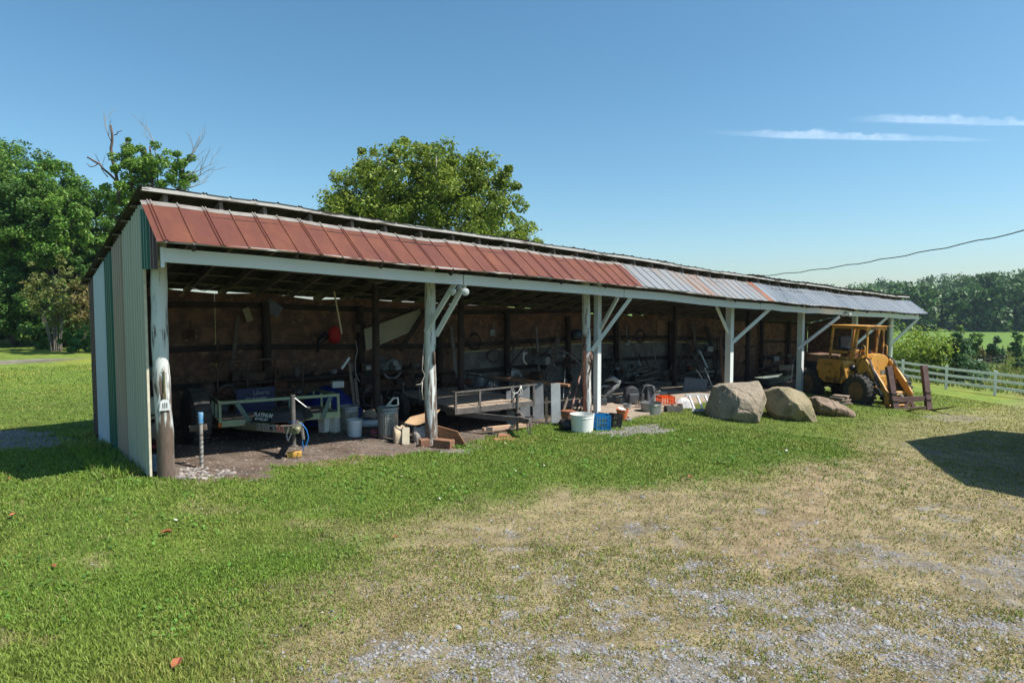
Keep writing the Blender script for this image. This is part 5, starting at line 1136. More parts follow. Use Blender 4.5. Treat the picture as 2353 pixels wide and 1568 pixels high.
# aluminium ladder on its side
la = thing('aluminium_ladder', G(2030, 1206), 0, 'aluminium ladder lying on its long edge across the slab', 'ladder'); A = G(2032, 1208)+Vector((0, 0, .04)); Bq = G(2160, 1208)+Vector((0, 0, .04)); C_ = Vector(PS(2015, 1167, tm(A)[1]+.28)); 
A2 = A; dirr = (Bq-A).normalized(); A2 = A+dirr*0; Cx = A+Vector((-.14, .18, sz(A, 41))); lo_ = Vector(la.location)
mb = MB(); mb.beam(A-lo_, A+dirr*1.75-lo_, .04, .085); mb.build('rail', ALU, la); mb = MB(); mb.beam(Cx-lo_, Cx+dirr*1.95-lo_, .04, .07); mb.build('rail', ALU, la)
mb = MB()
for k in range(7): mb.beam(A+dirr*(.1+.27*k)-lo_, Cx+dirr*(.12+.27*k)-lo_, .05, .04)
mb.build('rung', ALU, la)
# grey board leaning
p = G(2043, 1170); bb = [PS(2003, 1163, 1.2), PS(2066, 1165, 1.2), PS(2082, 1114, 1.45), PS(2012, 1108, 1.45)]; mb = MB(); off = V*.02; mb.hexa([bb[0], bb[1], bb[1]+off, bb[0]+off, bb[3], bb[2], bb[2]+off, bb[3]+off]); single('grey_board', mb, mat('slate_board', (.13, .135, .14), (.10, .105, .11), scale=5), 'square dark grey board propped behind the aluminium ladder', 'board')
# step ladder
sl = thing('step_ladder', GM(2085, 1160, 2.0), SHROT, 'grey folding step ladder standing in the third bay', 'ladder'); lo_ = Vector(sl.location); mi = sl.rotation_euler.to_matrix().inverted()
def sq(px, py, m): return mi @ (PS(px, py, m)-lo_)
mb = MB(); mb.beam(sq(2046, 1085, 1.9), sq(2065, 1115, 1.7), .04, .03); mb.beam(sq(2070, 1080, 1.9), sq(2105, 1165, 1.6), .05, .03); mb.build('rail', ALU, sl)
mb = MB(); mb.beam(sq(2050, 1091, 1.85), sq(2090, 1090, 1.85), .25, .03); mb.beam(sq(2078, 1135, 1.75), sq(2098, 1135, 1.75), .06, .03); mb.beam(sq(2088, 1155, 1.7), sq(2102, 1155, 1.7), .06, .03); mb.build('tread', LTG, sl)
mb = MB(); mb.beam(sq(2055, 1078, 2.0), sq(2048, 1165, 2.6), .03, .03); mb.beam(sq(2080, 1085, 2.0), sq(2090, 1165, 2.6), .03, .03); mb.build('rear_leg', LTG, sl)
# leaning boards/doors at the back of bay 3
lean_board(PS(2122, 1150, 2.9), PS(2075, 960, 4.1), .32, .03, DARKW, 'leaning_door', 'tall dark board leaning left of the fourth post', 'board')
lean_board(PS(2090, 1150, 3.2), PS(2020, 1000, 4.1), .30, .04, OLDW, 'old_shutter', 'old slatted shutter leaning at the back of the third bay', 'shutter')
lean_board(PS(2078, 1080, 2.6), PS(2055, 1030, 3.0), .09, .03, PLB, 'white_bottle', 'pale pointed caulking tube hung in the third bay', 'tube')
lean_board(PS(1917, 1115, 3.6), PS(1898, 1055, 4.1), .07, .04, OLDW, 'leaning_batten', 'wide slat leaning on the grey wall of the third bay', 'slat')
lean_board(PS(1935, 1100, 3.6), PS(1914, 1000, 4.1), .035, .03, mat('grey_stick', (.3, .28, .25), (.22, .2, .18)), 'leaning_pole', 'thin grey stick leaning on the back wall below the tan patch', 'stick')
# low bench with junk along bay 3
q0 = PS(1820, 1122, 2.9); q1 = PS(2015, 1124, 2.9); be = thing('low_bench', (q0.x, q0.y, gz(q0.x, q0.y)), 0, 'long low dark bench across the back of the third bay', 'bench'); lo_ = Vector(be.location)
mb = MB(); mb.beam(q0-lo_, q1-lo_, .5, .06); mb.beam(q0-lo_-Vector((0, 0, .22)), q1-lo_-Vector((0, 0, .22)), .45, .04); mb.build('top', mat('grey_plank', (.2, .19, .18), (.12, .115, .11), scale=4), be)
mb = MB()
for f in (.03, .35, .65, .97): mb = MB(); q = q0.lerp(q1, f)-lo_; mb.beam(Vector((q.x, q.y, 0)), q, .08, .08); mb.build('leg', DARKW, be)
random.seed(5)
def junk(name, label, cat, px, py, m, s, mm, kind):
    c = PS(px, py, m); mb = MB()
    if kind == 0: mb.box(c, (s, s*.7, s*.6), rz=random.random()*2); mb.box(c+Vector((0, 0, s*.33)), (s*.5, s*.4, s*.12), rz=random.random())
    if kind == 1: mb.lathe([(s*.3, -s*.4), (s*.34, 0), (s*.3, s*.35), (s*.12, s*.45), (s*.12, s*.55)], c, 12)
    if kind == 2:
        for k in range(4): mb.tube([c+Vector((random.uniform(-s, s)*.5, random.uniform(-s, s)*.3, random.uniform(-s, s)*.3)) for _ in range(4)], s*.07, 6)
        mb.box(c, (s*.6, s*.4, s*.35), rz=random.random())
    if kind == 3: mb.tube([c+Vector((s*.5*math.cos(a), s*.1*math.sin(2*a), s*.5*math.sin(a))) for a in np.linspace(0, 6.28, 18)], s*.07, 7)
    return single(name, mb, mm, label, cat, smooth=(kind in (1, 3)), auto=40) if kind != 0 else single(name, mb, mm, label, cat, bevel=.01)
junk('paint_tin', 'pale tin standing at the left end of the low bench', 'tin', 1874, 1112, 2.9, .3, PLB, 1)
junk('tool_box', 'dark case on the low bench below the tan patch board', 'box', 1950, 1112, 2.9, .4, OLDM, 0)
junk('scrap_iron', 'tangle of dark scrap iron on the right half of the low bench', 'scrap', 1985, 1098, 3.3, .6, OLDM, 2)
junk('scrap_iron', 'heap of dark machine parts on the back of the low bench', 'scrap', 1925, 1095, 3.7, .6, DIRTY, 2)
# things on the slab, shaded
p = G(1862, 1190); so_ = thing('yard_blower', p, .3, 'grey wheeled machine with curved handle standing on the slab', 'machine'); mb = MB(); mb.box((0, 0, .22), (.5, .4, .3)); mb.lathe([(.22, -.1), (.24, 0), (.22, .1)], (-.1, 0, .35), 20, (0, 1, 0)); mb.build('housing', GREYP, so_, bevel=.03)
mb = MB(); mb.tube([(.1, -.2, .1), (.15, -.22, .45), (.28, -.2, .62), (.48, -.2, .6), (.55, -.2, .35)], .03, 8); mb.build('handle', GREYP, so_, smooth=True)
mb = MB(); mb.box((.48, 0, .35), (.26, .35, .45)); mb.build('side_case', mat('grey_case', (.1, .11, .125), (.07, .08, .09)), so_, bevel=.03)
p = G(1790, 1192); ca = thing('hose_reel_cart', p, .2, 'tangled grey metal cart with curved chute left of the wheeled machine', 'cart'); mb = MB()
mb.tube([(-.35, 0, .05), (-.1, 0, .35), (.25, 0, .62), (.3, 0, .7), (.1, 0, .82), (-.15, 0, .75)], [.03, .05, .07, .07, .08, .03], 10); mb.tube([(-.4, 0, .5), (-.2, 0, .6), (.05, 0, .58)], .03, 8); mb.build('chute', LTG, ca, smooth=True)
mb = MB(); mb.box((.0, .05, .45), (.3, .12, .35), ry=.5); mb.box((-.25, 0, .15), (.25, .3, .2)); mb.build('frame', GREYP, ca, bevel=.01)
mb = MB()
for k in range(3): mb.tube([(-.3+.1*k, .1, .3+.05*k), (0, -.1, .5+.1*k), (.3, .1, .5), (.5, .2, .75+.06*k)], .012, 6)
mb.build('cable', HOSE, ca, smooth=True)
junk('battery_charger', 'grey metal charger box between the cart and the wheeled machine', 'box', 1825, 1175, .6, .34, LTG, 0)
junk('brown_jug', 'small brown jug in front of the wheeled machine', 'jug', 1859, 1178, .3, .2, mat('brown_glaze', (.3, .16, .1), (.22, .11, .07), rough=.4), 1)
p = G(1842, 1207); bucket(p, sz(p, 22), sz(p, 9), sz(p, 12), LTG, 'small grey pail left of the wash tub', handle=False)
mb = MB()
for k in range(5): mb.tube([G(1866+k*3, 1204)+Vector((0, 0, .02)), G(1868, 1200)+Vector((.05*k, .0, .28-.03*k)), G(1878+2*k, 1203)+Vector((0, 0, .05))], .014, 6)
single('branch_scraps', mb, OLDW, 'bent dark sticks leaning on the left of the wash tub', 'sticks')
p = PS(1905, 1163, .9); mb = MB(); mb.box(p, (.6, .35, .3), rz=.2); mb.box(p+Vector((0, 0, .17)), (.64, .4, .02), rz=.2); single('camp_stove', mb, LTG, 'pale grey appliance with knobs behind the wash tub', 'stove', bevel=.012)
p = PS(1942, 1160, .9); mb = MB(); mb.box(p, (.32, .2, .26), rz=.2, ry=.1); single('green_grey_box', mb, mat('sage_box', (.2, .25, .25), (.15, .19, .19)), 'sage grey box behind the red-orange crate', 'box', bevel=.012)
for i, (px, py, m, s, k, mm, nm, lab, cat) in enumerate((
    (610, 1150, 3.6, .5, 1, OLDM, 'dark_drum', 'dark drum at the left end of the first bay', 'drum'),
    (700, 1105, 3.9, .5, 2, OLDM, 'machine_part', 'dark tangled machine part on the back wall above the sign', 'scrap'),
    (800, 1100, 3.9, .35, 3, OLDM, 'wire_ring', 'dark ring of wire hung left of the dark wall pole', 'ring'),
    (1080, 1110, 3.8, .5, 0, DARKW, 'wooden_chest', 'dark chest at the back left of the second post', 'chest'),
    (1120, 1060, 4.1, .32, 0, GREYB, 'wall_box', 'pale grey box on the back wall below the beige board', 'box'),
    (1180, 1120, 3.8, .6, 2, OLDM, 'machine_part', 'dark iron heap at the back just left of the second post', 'scrap'),
    (1410, 1120, 3.8, .4, 1, LTG, 'metal_jug', 'grey metal jug at the back of the second bay', 'jug'),
    (1510, 1095, 2.6, .45, 2, LTG, 'chain_hoist', 'grey heap of chain and pulleys on the bench planks', 'scrap'),
    (1450, 1045, 4.1, .4, 3, OLDM, 'wire_ring', 'dark ring hung right of the wall pole in the second bay', 'ring'),
    (1600, 1060, 4.1, .5, 3, OLDM, 'wire_ring', 'larger dark ring hung above the bench', 'ring'),
    (1310, 1110, 3.9, .4, 0, OLDM, 'tool_box', 'dark tool box seen just right of the second post', 'box'),
    (2340, 1135, 2.6, .3, 2, LTG, 'tangled_gear', 'tangled gear beside the fifth post', 'scrap'))):
    junk(nm, lab, cat, px, py, m, s, mm, k)
# hand tools hung on the wall
random.seed(11)
labs = ('long rake handle on the back wall left of the red bag', 'dark shovel hung on the wall above the sign', 'dark bar hung near the roof of the first bay', 'dark hoe left of the beige board', 'dark bar right of the second post on the wall', 'pale saw hung beside the wall pole of the second bay', 'dark fork hung above the bench left', 'dark fork hung above the bench right', 'dark scythe left of the third post', 'rod hung above the low bench left', 'rod hung above the low bench right', 'dark strap hung right of the tan patch')
pos = ((900, 1060), (640, 1000), (560, 940), (1050, 930), (1290, 1000), (1452, 945), (1560, 1000), (1590, 1010), (1655, 1020), (1840, 960), (1850, 965), (2045, 940))
for i, (px, py) in enumerate(pos):
    L = random.uniform(30, 55); sl_ = random.uniform(-12, 12); mb = MB(); a = PS(px, py, 4.15); b = PS(px+sl_, py+L, 4.1); mb.tube([a, b], .018, 6)
    mb.box(b, (.16, .03, .2)); single('hand_tool', mb, OLDM if i not in (5, 9) else LTG, labs[i], 'tool')
# fourth bay: wheelbarrow-like tray, gate, rod
p0_, p1_ = PS(2240, 1110, 1.6), PS(2300, 1118, 1.6); wbx = thing('wheelbarrow', (p0_.x, p0_.y, gz(p0_.x, p0_.y)), SHROT, 'grey-green wheelbarrow tray between the fourth and fifth posts', 'wheelbarrow')
L = (p1_-p0_).length; zt_ = p0_.z-wbx.location.z; mb = MB()
mb.add([(-.1, -.35, zt_), (L+.35, -.35, zt_), (L+.35, .35, zt_), (-.1, .35, zt_), (.2, -.2, zt_-.3), (L-.1, -.2, zt_-.3), (L-.1, .2, zt_-.3), (.2, .2, zt_-.3)], [(0, 1, 5, 4), (1, 2, 6, 5), (2, 3, 7, 6), (3, 0, 4, 7), (4, 5, 6, 7)]); mb.build('tray', mat('grey_green_tray', (.2, .24, .2), (.15, .17, .15), scale=5, rough=.6), wbx, solid=.004)
mb = MB(); mb.tube([(L+.5, -.3, .1), (0, -.25, zt_-.3), (-.7, -.3, zt_-.1)], .02, 6); mb.tube([(L+.5, .3, .1), (0, .25, zt_-.3), (-.7, .3, zt_-.1)], .02, 6); mb.build('handle', OLDW, wbx); mb = MB(); mb.lathe([(.2, -.04), (.21, 0), (.2, .04)], (L+.4, 0, .2), 20, (0, 1, 0)); mb.build('wheel', RUB, wbx)
mb = MB(); mb.tube([PS(2325, 1120, .6), PS(2329, 1070, .6)], .02, 6); single('white_rod', mb, PLW, 'short white rod standing left of the fifth post', 'rod')
mb = MB()
for k in range(7): mb.tube([PS(2290+k*6, 1085, 3.4), PS(2290+k*6, 1042, 3.4)], .015, 5)
mb.tube([PS(2288, 1042, 3.4), PS(2328, 1043, 3.4)], .018, 5); mb.tube([PS(2288, 1085, 3.4), PS(2328, 1086, 3.4)], .018, 5); single('metal_rack', mb, OLDM, 'barred metal rack standing behind the wheelbarrow', 'rack')
mb = MB(); mb.tube([PS(2118, 972, .3), PS(2116, 1010, .35), PS(2120, 1060, .3), PS(2124, 1130, .3)], [.05, .06, .05, .04], 8); mb.tube([PS(2092, 977, .3), PS(2114, 984, .3), PS(2130, 982, .3)], .02, 6); single('hung_harness', mb, OLDM, 'old dark harness hanging left of the fourth post', 'harness', smooth=True)
lean_board(PS(2410, 1075, 2.6), PS(2285, 1080, 2.6), .25, .12, OLDW, 'cross_beam', 'wide weathered beam lying level behind the loader', 'beam')

# dark equipment behind the olive trailer
p = GM(575, 1200, 2.2); o = thing('tractor_tyre', p, 0, 'big dark tyre standing at the left end of the first bay', 'tyre'); mb = MB(); mb.lathe([(.3, -.16), (.42, -.19), (.52, -.14), (.54, 0), (.52, .14), (.42, .19), (.3, .16), (.3, -.16)], (0, 0, .54), 32, (.75, .65, 0), caps=False)
for k in range(24): a = k*math.pi/12; mb.tube([Vector((0, 0, .54))+Vector((-.55*math.cos(a)*.65, .55*math.cos(a)*.75, .55*math.sin(a)))+Vector((.75, .65, 0))*s_ for s_ in (-.15, .15)], .02, 5)
mb.build('tread', RUB, o, smooth=True, auto=40)
mb = MB(); mb.lathe([(.3, -.12), (.12, -.05), (.12, .05), (.3, .12)], (0, 0, .54), 24, (.75, .65, 0)); mb.build('rim', OLDM, o)
q = GM(640, 1150, 3.3); o = thing('mesh_gate', q, SHROT, 'tubular gate with wire mesh standing behind the olive trailer', 'gate'); e = GM(890, 1150, 3.3); L = (e-q).length; mb = MB()
mb.tube([(0, 0, .1), (0, 0, 1.35), (.1, 0, 1.5), (L-.15, 0, 1.5), (L, 0, 1.35), (L, 0, .1)], .025, 8); mb.tube([(0, 0, .75), (L, 0, .75)], .02, 6)
for f in (.33, .66): mb.tube([(L*f, 0, .1), (L*f, 0, 1.5)], .02, 6)
mb.build('frame', OLDM, o, smooth=True); mb = MB()
n_ = int(L/.12)
for k in range(n_): x = L*(k+.5)/n_; mb.tube([(x, .02, .1), (x+.04, .02, 1.45)], .004, 3)
for k in range(11): mb.tube([(0, .02, .15+.12*k), (L, .02, .15+.12*k)], .004, 3)
mb.build('mesh', OLDM, o)
q = GM(660, 1180, 3.9); e = GM(1240, 1180, 3.9); L = (e-q).length; o = thing('wall_bench', q, SHROT, 'dark cluttered bench along the back wall of the first bay', 'bench'); mb = MB(); mb.box((L/2, 0, .95), (L, .6, .06)); mb.box((L/2, 0, .35), (L, .5, .04)); mb.build('top', DARKW, o)
random.seed(31); nm = ('oil_can', 'parts_bin', 'paint_tin', 'tool_case'); 
for k in range(11):
    x = L*(k+.5)/11; c = q+U*x; c.z = q.z+.98; mb = MB(); s_ = random.uniform(.12, .3)
    if k % 3 == 0: mb.lathe([(s_*.35, 0), (s_*.35, s_), (s_*.1, s_*1.2)], c, 12)
    elif k % 3 == 1: mb.box(c+Vector((0, 0, s_*.35)), (s_*1.3, s_, s_*.7), rz=SHROT+random.uniform(-.4, .4))
    else: mb.lathe([(s_*.5, 0), (s_*.55, s_*.8)], c, 14)
    lab = ('dark can at the left end of the back bench', 'dark bin beside the leftmost can on the back bench', 'round tin third from the left on the back bench', 'dark can fourth from the left on the back bench', 'box fifth from the left on the back bench', 'tin sixth from the left on the back bench, near its middle', 'can just right of the middle of the back bench', 'box eighth along the back bench', 'tin ninth along the back bench', 'can second from the right end of the back bench', 'box at the right end of the back bench')[k]
    single(nm[k % 4], mb, (OLDM, DIRTY, OLDM, BXG)[random.randrange(4)], lab, ('can', 'box', 'tin')[k % 3], 'clutter on the back bench')

# lumber and pipes leaning in the centre bays
for i in range(6):
    x0 = 2100+i*5; lean_board(PS(x0, 1150, 3.4), PS(x0-10+i*3, 985+i*6, 4.15), .045, .045, (OLDW, DIRTY, DARKW)[i % 3], 'leaning_pipe', 'one of the thin pipes and poles bundled against the wall left of the fourth post', 'pipe', group='bundle of thin pipes left of the fourth post')
def pile(name, px, py, m, n, L, label, seed, mats, cat='lumber'):
    q = GM(px, py, m); o = thing(name, q, SHROT, label, cat); r = random.Random(seed)
    for k in range(n):
        mb = MB(); l_ = L*r.uniform(.5, 1.1); a = r.uniform(-.25, .25); c = Vector((r.uniform(-.3, .3), r.uniform(-.25, .25), .05+.06*k)); d = Vector((math.cos(a), math.sin(a), r.uniform(-.05, .1)))*l_/2
        mb.beam(c-d, c+d, r.uniform(.05, .16), r.uniform(.025, .06)); mb.build('board', mats[k % len(mats)], o)
    return o
pile('lumber_pile', 1900, 1140, 2.6, 12, 1.6, 'pile of mixed grey boards on the floor under the low bench', 3, (OLDW, GREYB, DARKW, DIRTY))
pile('lumber_pile', 2010, 1135, 3.5, 10, 1.5, 'pile of dark boards at the right end of the low bench', 8, (DARKW, OLDW, DIRTY))
pile('lumber_pile', 1420, 1150, 3.0, 9, 1.8, 'pile of grey boards on the floor behind the black trailer deck', 13, (OLDW, DARKW, GREYB))
pile('lumber_pile', 2250, 1105, 3.4, 9, 1.6, 'pile of dark boards behind the wheelbarrow', 23, (DARKW, OLDW))
for i, (x0, y0, x1, y1, m0, m1, w_, lab) in enumerate(((1600, 1150, 1640, 990, 3.3, 4.1, .18, 'wide grey plank slanting left to right behind the bench'), (1585, 1120, 1575, 960, 3.7, 4.1, .10, 'narrow grey plank standing behind the bench'), (1830, 1120, 1815, 960, 3.7, 4.15, .14, 'grey plank standing on the wall just right of the third post'), (1965, 1110, 1990, 1010, 3.6, 4.15, .08, 'thin slat slanting right below the tan patch'), (2060, 1150, 2035, 950, 3.5, 4.15, .2, 'broad dark plank leaning right of the old shutter'), (1340, 1110, 1325, 960, 3.8, 4.15, .12, 'dark plank on the wall just right of the second post'), (680, 1090, 700, 930, 4.0, 4.15, .09, 'narrow dark slat upright on the wall above the mesh gate'))):
    lean_board(PS(x0, y0, m0), PS(x1, y1, m1), w_, .03, (OLDW, GREYB)[i % 2], 'leaning_plank', lab, 'plank')
for i, (x, y, mm, lab) in enumerate(((1395, 1000, 4.1, 'loose coil of dark cable hung high in the second bay'), (1495, 1010, 4.1, 'hanging loop of rope near the bent pale hook'), (1880, 985, 4.1, 'dark coil hung left of the tan patch'), (2165, 985, 4.1, 'coil hung right of the fourth post'))):
    c = PS(x, y, mm); mb = MB()
    for k in range(3): mb.tube([c+Vector((.16*math.cos(a)*(1+.1*k), -.02*k, .24*math.sin(a)-.03*k)) for a in np.linspace(0, 6.28, 18)], .013, 5)
    single('cable_coil', mb, (HOSE, OLDW)[i % 2], lab, 'coil', smooth=True)
mb = MB()
for x0, x1, yy in ((560, 640, 845), (1075, 1165, 822), (1180, 1250, 838)): mb.tube([PS(x0, yy, .4), PS((x0+x1)/2, yy+10, .6), PS(x1, yy-6, .5)], .006, 5)
single('slack_wire', mb, mat('grey_wire', (.25, .24, .22), (.18, .17, .16)), 'thin slack wires strung under the roof of the first bay', 'wire')

def heap(px0, px1, py, m, n, label, seed, hmax=1.1):
    q = GM(px0, py, m); e = GM(px1, py, m); L = (e-q).length; o = thing('scrap_heap', q, SHROT, label, 'scrap'); r = random.Random(seed)
    ms = (OLDM, DIRTY, DARKW, OLDW, GREYP, LTG, BXG, RUSTM)
    for k in range(n):
        x = L*r.random(); z = r.random()**1.4*hmax; y = r.uniform(-.3, .15); mb = MB(); c = Vector((x, y, z)); t = r.random(); s_ = r.uniform(.1, .32)
        if t < .3: mb.box(c, (s_*1.4, s_, s_*.8), rz=r.random()*3, rx=r.uniform(-.3, .3))
        elif t < .5: mb.lathe([(s_*.35, -s_*.5), (s_*.4, 0), (s_*.35, s_*.5)], c, 12, Vector((r.gauss(0, 1), r.gauss(0, 1), r.gauss(0, 1))))
        elif t < .8: d = Vector((r.gauss(0, .5), r.gauss(0, .2), r.gauss(0, .7))).normalized()*r.uniform(.3, .8); mb.tube([c-d, c+d*.3+Vector((.05, 0, .03)), c+d], r.uniform(.012, .03), 6)
        else: mb.tube([c+Vector((s_*math.cos(a), .2*s_*math.sin(2*a), s_*math.sin(a))) for a in np.linspace(0, 6.28, 16)], r.uniform(.012, .03), 6)
        mb.build('scrap_piece', ms[r.randrange(8)], o)
for i, a in enumerate(((580, 700, 1170, 3.7, 20, 'jumble of dark scrap at the back left corner of the first bay'), (780, 900, 1160, 3.8, 18, 'jumble of scrap at the back of the first bay right of the sign'), (1060, 1220, 1150, 3.6, 26, 'jumble of scrap at the back between the tarp and the second post'), (1300, 1460, 1140, 3.8, 26, 'jumble of scrap at the back just right of the second post'), (1500, 1680, 1135, 3.7, 30, 'jumble of scrap at the back left of the third post'), (1780, 1880, 1130, 3.7, 18, 'jumble of scrap at the back just right of the third post'), (1960, 2130, 1125, 3.6, 30, 'jumble of scrap at the back left of the fourth post'), (2190, 2330, 1110, 3.7, 24, 'jumble of scrap at the back between the fourth and fifth posts'))):
    heap(*a[:5], a[5], 60+i, 1.3 if i in (2, 4, 6) else 1.0)
# ================================================================== boulders
def boulder(label, pts, Y, m_, seed, thick, front, amp=.05, name='boulder', scale=1.0):
    """silhouette points at distance Y, front ridge points (px, py, metres nearer), rounded back; hull, then weathered"""
    from mathutils import noise
    P = [AT(a*1.2789, b*1.2789, Y) for a, b in pts]; c = sum(P, Vector())/len(P); P = [c+(p-c)*1.07 for p in P]; bm = bmesh.new()
    for p in P:
        bm.verts.new(p)
        for k, f in ((.35, .97), (.75, .7)): q = c+(p-c)*f; bm.verts.new((q.x, q.y+k*thick, q.z))
    for a, b, d in front: bm.verts.new(AT(a*1.2789, b*1.2789, Y-d))
    for v in bm.verts: v.co.z -= .05
    bmesh.ops.convex_hull(bm, input=bm.verts)
    bmesh.ops.delete(bm, geom=[v for v in bm.verts if not v.link_faces], context='VERTS')
    for i in range(5):
        ed = [e for e in bm.edges if e.calc_length() > .05]
        if not ed: break
        bmesh.ops.subdivide_edges(bm, edges=ed, cuts=1, use_grid_fill=True); bmesh.ops.triangulate(bm, faces=bm.faces)
        if i == 1: bmesh.ops.smooth_vert(bm, verts=bm.verts, factor=.04, use_axis_x=True, use_axis_y=True, use_axis_z=True)
    rr_ = random.Random(seed*13); cc = sum((v.co for v in bm.verts), Vector())/len(bm.verts)
    for k in range(13):
        n_ = Vector((rr_.gauss(0, 1), rr_.gauss(-.7, .8), rr_.gauss(.1, .8))).normalized(); sup = max(n_.dot(v.co-cc) for v in bm.verts); d_ = sup*rr_.uniform(.74, .92)
        for v in bm.verts:
            e_ = n_.dot(v.co-cc)-d_
            if e_ > 0: v.co -= n_*e_
    bm.normal_update(); mv = {}
    for v in bm.verts:
        p = v.co*1.1+Vector((seed*7.1, 0, 0)); n = noise.fractal(p, 1.0, 2.1, 5)
        st = noise.noise(Vector((p.x*.6+p.z*.9, p.y*.5, p.z*2.6+p.x*1.1+seed)))
        cr = noise.noise(Vector((p.x*1.3, p.y*1.3, p.z*1.3+9))); crack = -1.6*max(0., .05-abs(cr))/.05*.35
        stp = math.floor((st*.5+.5)*6)/6-.5
        fac = noise.cell_vector(p*1.1).x*.5+noise.voronoi(p*1.5)[0][0]*.8
        mv[v] = v.co+v.normal*(amp*(.5*n+.55*stp+.7*crack)+.008*noise.noise(v.co*25))
    for v, q in mv.items(): v.co = q
    me = bpy.data.meshes.new(name); loc = Vector((c.x, c.y, gz(c.x, c.y)))
    bmesh.ops.translate(bm, verts=bm.verts, vec=-loc); bm.to_mesh(me); bm.free()
    o = bpy.data.objects.new(name, me); COL.objects.link(o); o.location = loc; me.materials.append(m_)
    return tag(o, label, 'boulder')
ROCK1 = layered('brown_sandstone', (.12, .125, .07), (.32, .265, .20), .60, 1.5, base2=(.08, .08, .05), over2=(.25, .205, .155), rough=.92, soft=.1, bump=.2)
ROCK2 = layered('tawny_sandstone', (.13, .13, .07), (.33, .275, .175), .57, 1.6, base2=(.09, .09, .05), over2=(.21, .175, .105), rough=.92, soft=.1, bump=.2)
for r_ in (ROCK1, ROCK2):
    n = r_.node_tree.nodes; l = r_.node_tree.links; b = n['Principled BSDF']; old = b.inputs['Normal'].links[0].from_socket
    z = n.new('ShaderNodeTexNoise'); z.inputs['Scale'].default_value = 9; z.inputs['Detail'].default_value = 10; z.inputs['Roughness'].default_value = .7; tc = n.new('ShaderNodeTexCoord'); l.new(tc.outputs['Object'], z.inputs['Vector'])
    bp = n.new('ShaderNodeBump'); bp.inputs['Strength'].default_value = 1; bp.inputs['Distance'].default_value = .05; l.new(z.outputs['Fac'], bp.inputs['Height']); l.new(old, bp.inputs['Normal']); l.new(bp.outputs[0], b.inputs['Normal'])
boulder('tallest boulder, flat-topped brown rock left of the other two', [(1650, 888), (1665, 882), (1735, 880), (1752, 876), (1768, 888), (1769, 920), (1767, 950), (1748, 974), (1727, 982), (1660, 978), (1628, 964), (1630, 948), (1646, 922)], 17.6, ROCK1, 1, 1.3,
        [(1650, 912, .35), (1662, 925, .62), (1690, 930, .85), (1712, 950, .95), (1752, 958, .65), (1757, 900, .2), (1728, 972, .6)])
boulder('middle tawny boulder sloping down to the right', [(1771, 900), (1790, 890), (1815, 888), (1845, 900), (1862, 920), (1884, 958), (1884, 977), (1865, 981), (1812, 979), (1785, 965), (1771, 940)], 18.2, ROCK2, 4, 1.2,
        [(1775, 905, .25), (1795, 930, .75), (1835, 938, .85), (1866, 958, .7), (1878, 974, .45), (1838, 905, .2)])
boulder('low long pinkish boulder pointing right, next to the loader', [(1860, 914), (1880, 910), (1915, 917), (1945, 930), (1973, 942), (1975, 951), (1962, 957), (1915, 957), (1880, 950), (1868, 935)], 19.6, mat('pink_sandstone', (.25, .185, .135), (.14, .10, .07), (.22, .18, .12), scale=2.5, rough=.9, bump=.5, detail=12), 9, .9,
        [(1875, 925, .4), (1905, 935, .55), (1940, 944, .45)], amp=.09)
mb = MB()
g = G(2467, 1186)
for k in range(5): mb.box(g+Vector((.03*(-1)**k, .0, .04+.062*k)), (.62-.07*k, .5, .05), rz=.2*k)
single('stacked_flagstones', mb, mat('flagstone', (.28, .21, .17), (.2, .15, .12), scale=5), 'small stack of flat brown flagstones behind the low boulder', 'stones', bevel=.015)
# ================================================================== white board fence
VIN = mat('white_vinyl', (.82, .83, .85), (.78, .79, .81), scale=3, rough=.4)
f0 = Vector((26.4, 35.5, 0)); fd = Vector((-1.3, 2.0, 0)).normalized(); ft = thing('board_fence', (26.4, 35.5, gz(26.4, 35.5)), 0, 'white three-rail vinyl fence beyond the loader', 'fence')
lo_ = Vector(ft.location); prev = None
def fpt(k): q = f0+fd*(2.42*k); return Vector((q.x, q.y, gz(q.x, q.y)))-lo_
for k in range(-4, 8):
    p = fpt(k); mb = MB(); mb.box(p+Vector((0, 0, .66)), (.13, .13, 1.32), rz=.99); mb.box(p+Vector((0, 0, 1.34)), (.155, .155, .04), rz=.99); mb.build('post', VIN, ft, bevel=.004)
for h in (.42, .80, 1.18):
    mb = MB()
    for k in range(-4, 7): mb.beam(fpt(k)+Vector((0, 0, h)), fpt(k+1)+Vector((0, 0, h)), .04, .14)
    mb.build('rail', VIN, ft)
wf = thing('wire_fence', (G(2700, 1105).x, G(2700, 1105).y, gz(*G(2700, 1105).xy)), 0, 'old wire fence with dark wooden posts behind the white fence', 'fence'); lo_ = Vector(wf.location)
pp = [G(x, y) for x, y in ((2640, 1098), (2689, 1100), (2730, 1100), (2805, 1108), (2866, 1098), (2885, 1098), (2952, 1082))]
for i, q in enumerate(pp):
    mb = MB(); mb.tube([q-lo_, q-lo_+Vector((.02*i, 0, 1.35))], .06 if i in (4, 5) else .035, 7); mb.build('post', DARKW, wf)
mb = MB(); 
for h in (.5, .9, 1.2): mb.tube([q-lo_+Vector((0, 0, h)) for q in pp], .006, 4)
mb.tube([pp[4]-lo_+Vector((0, 0, 1.15)), pp[5]-lo_+Vector((0, 0, 1.15))], .05, 6); mb.build('wire', LTG, wf)
wf = thing('field_fence', (G(2890, 1045).x, G(2890, 1045).y, gz(*G(2890, 1045).xy)), 0, 'distant line of small dark fence posts across the meadow', 'fence'); lo_ = Vector(wf.location)
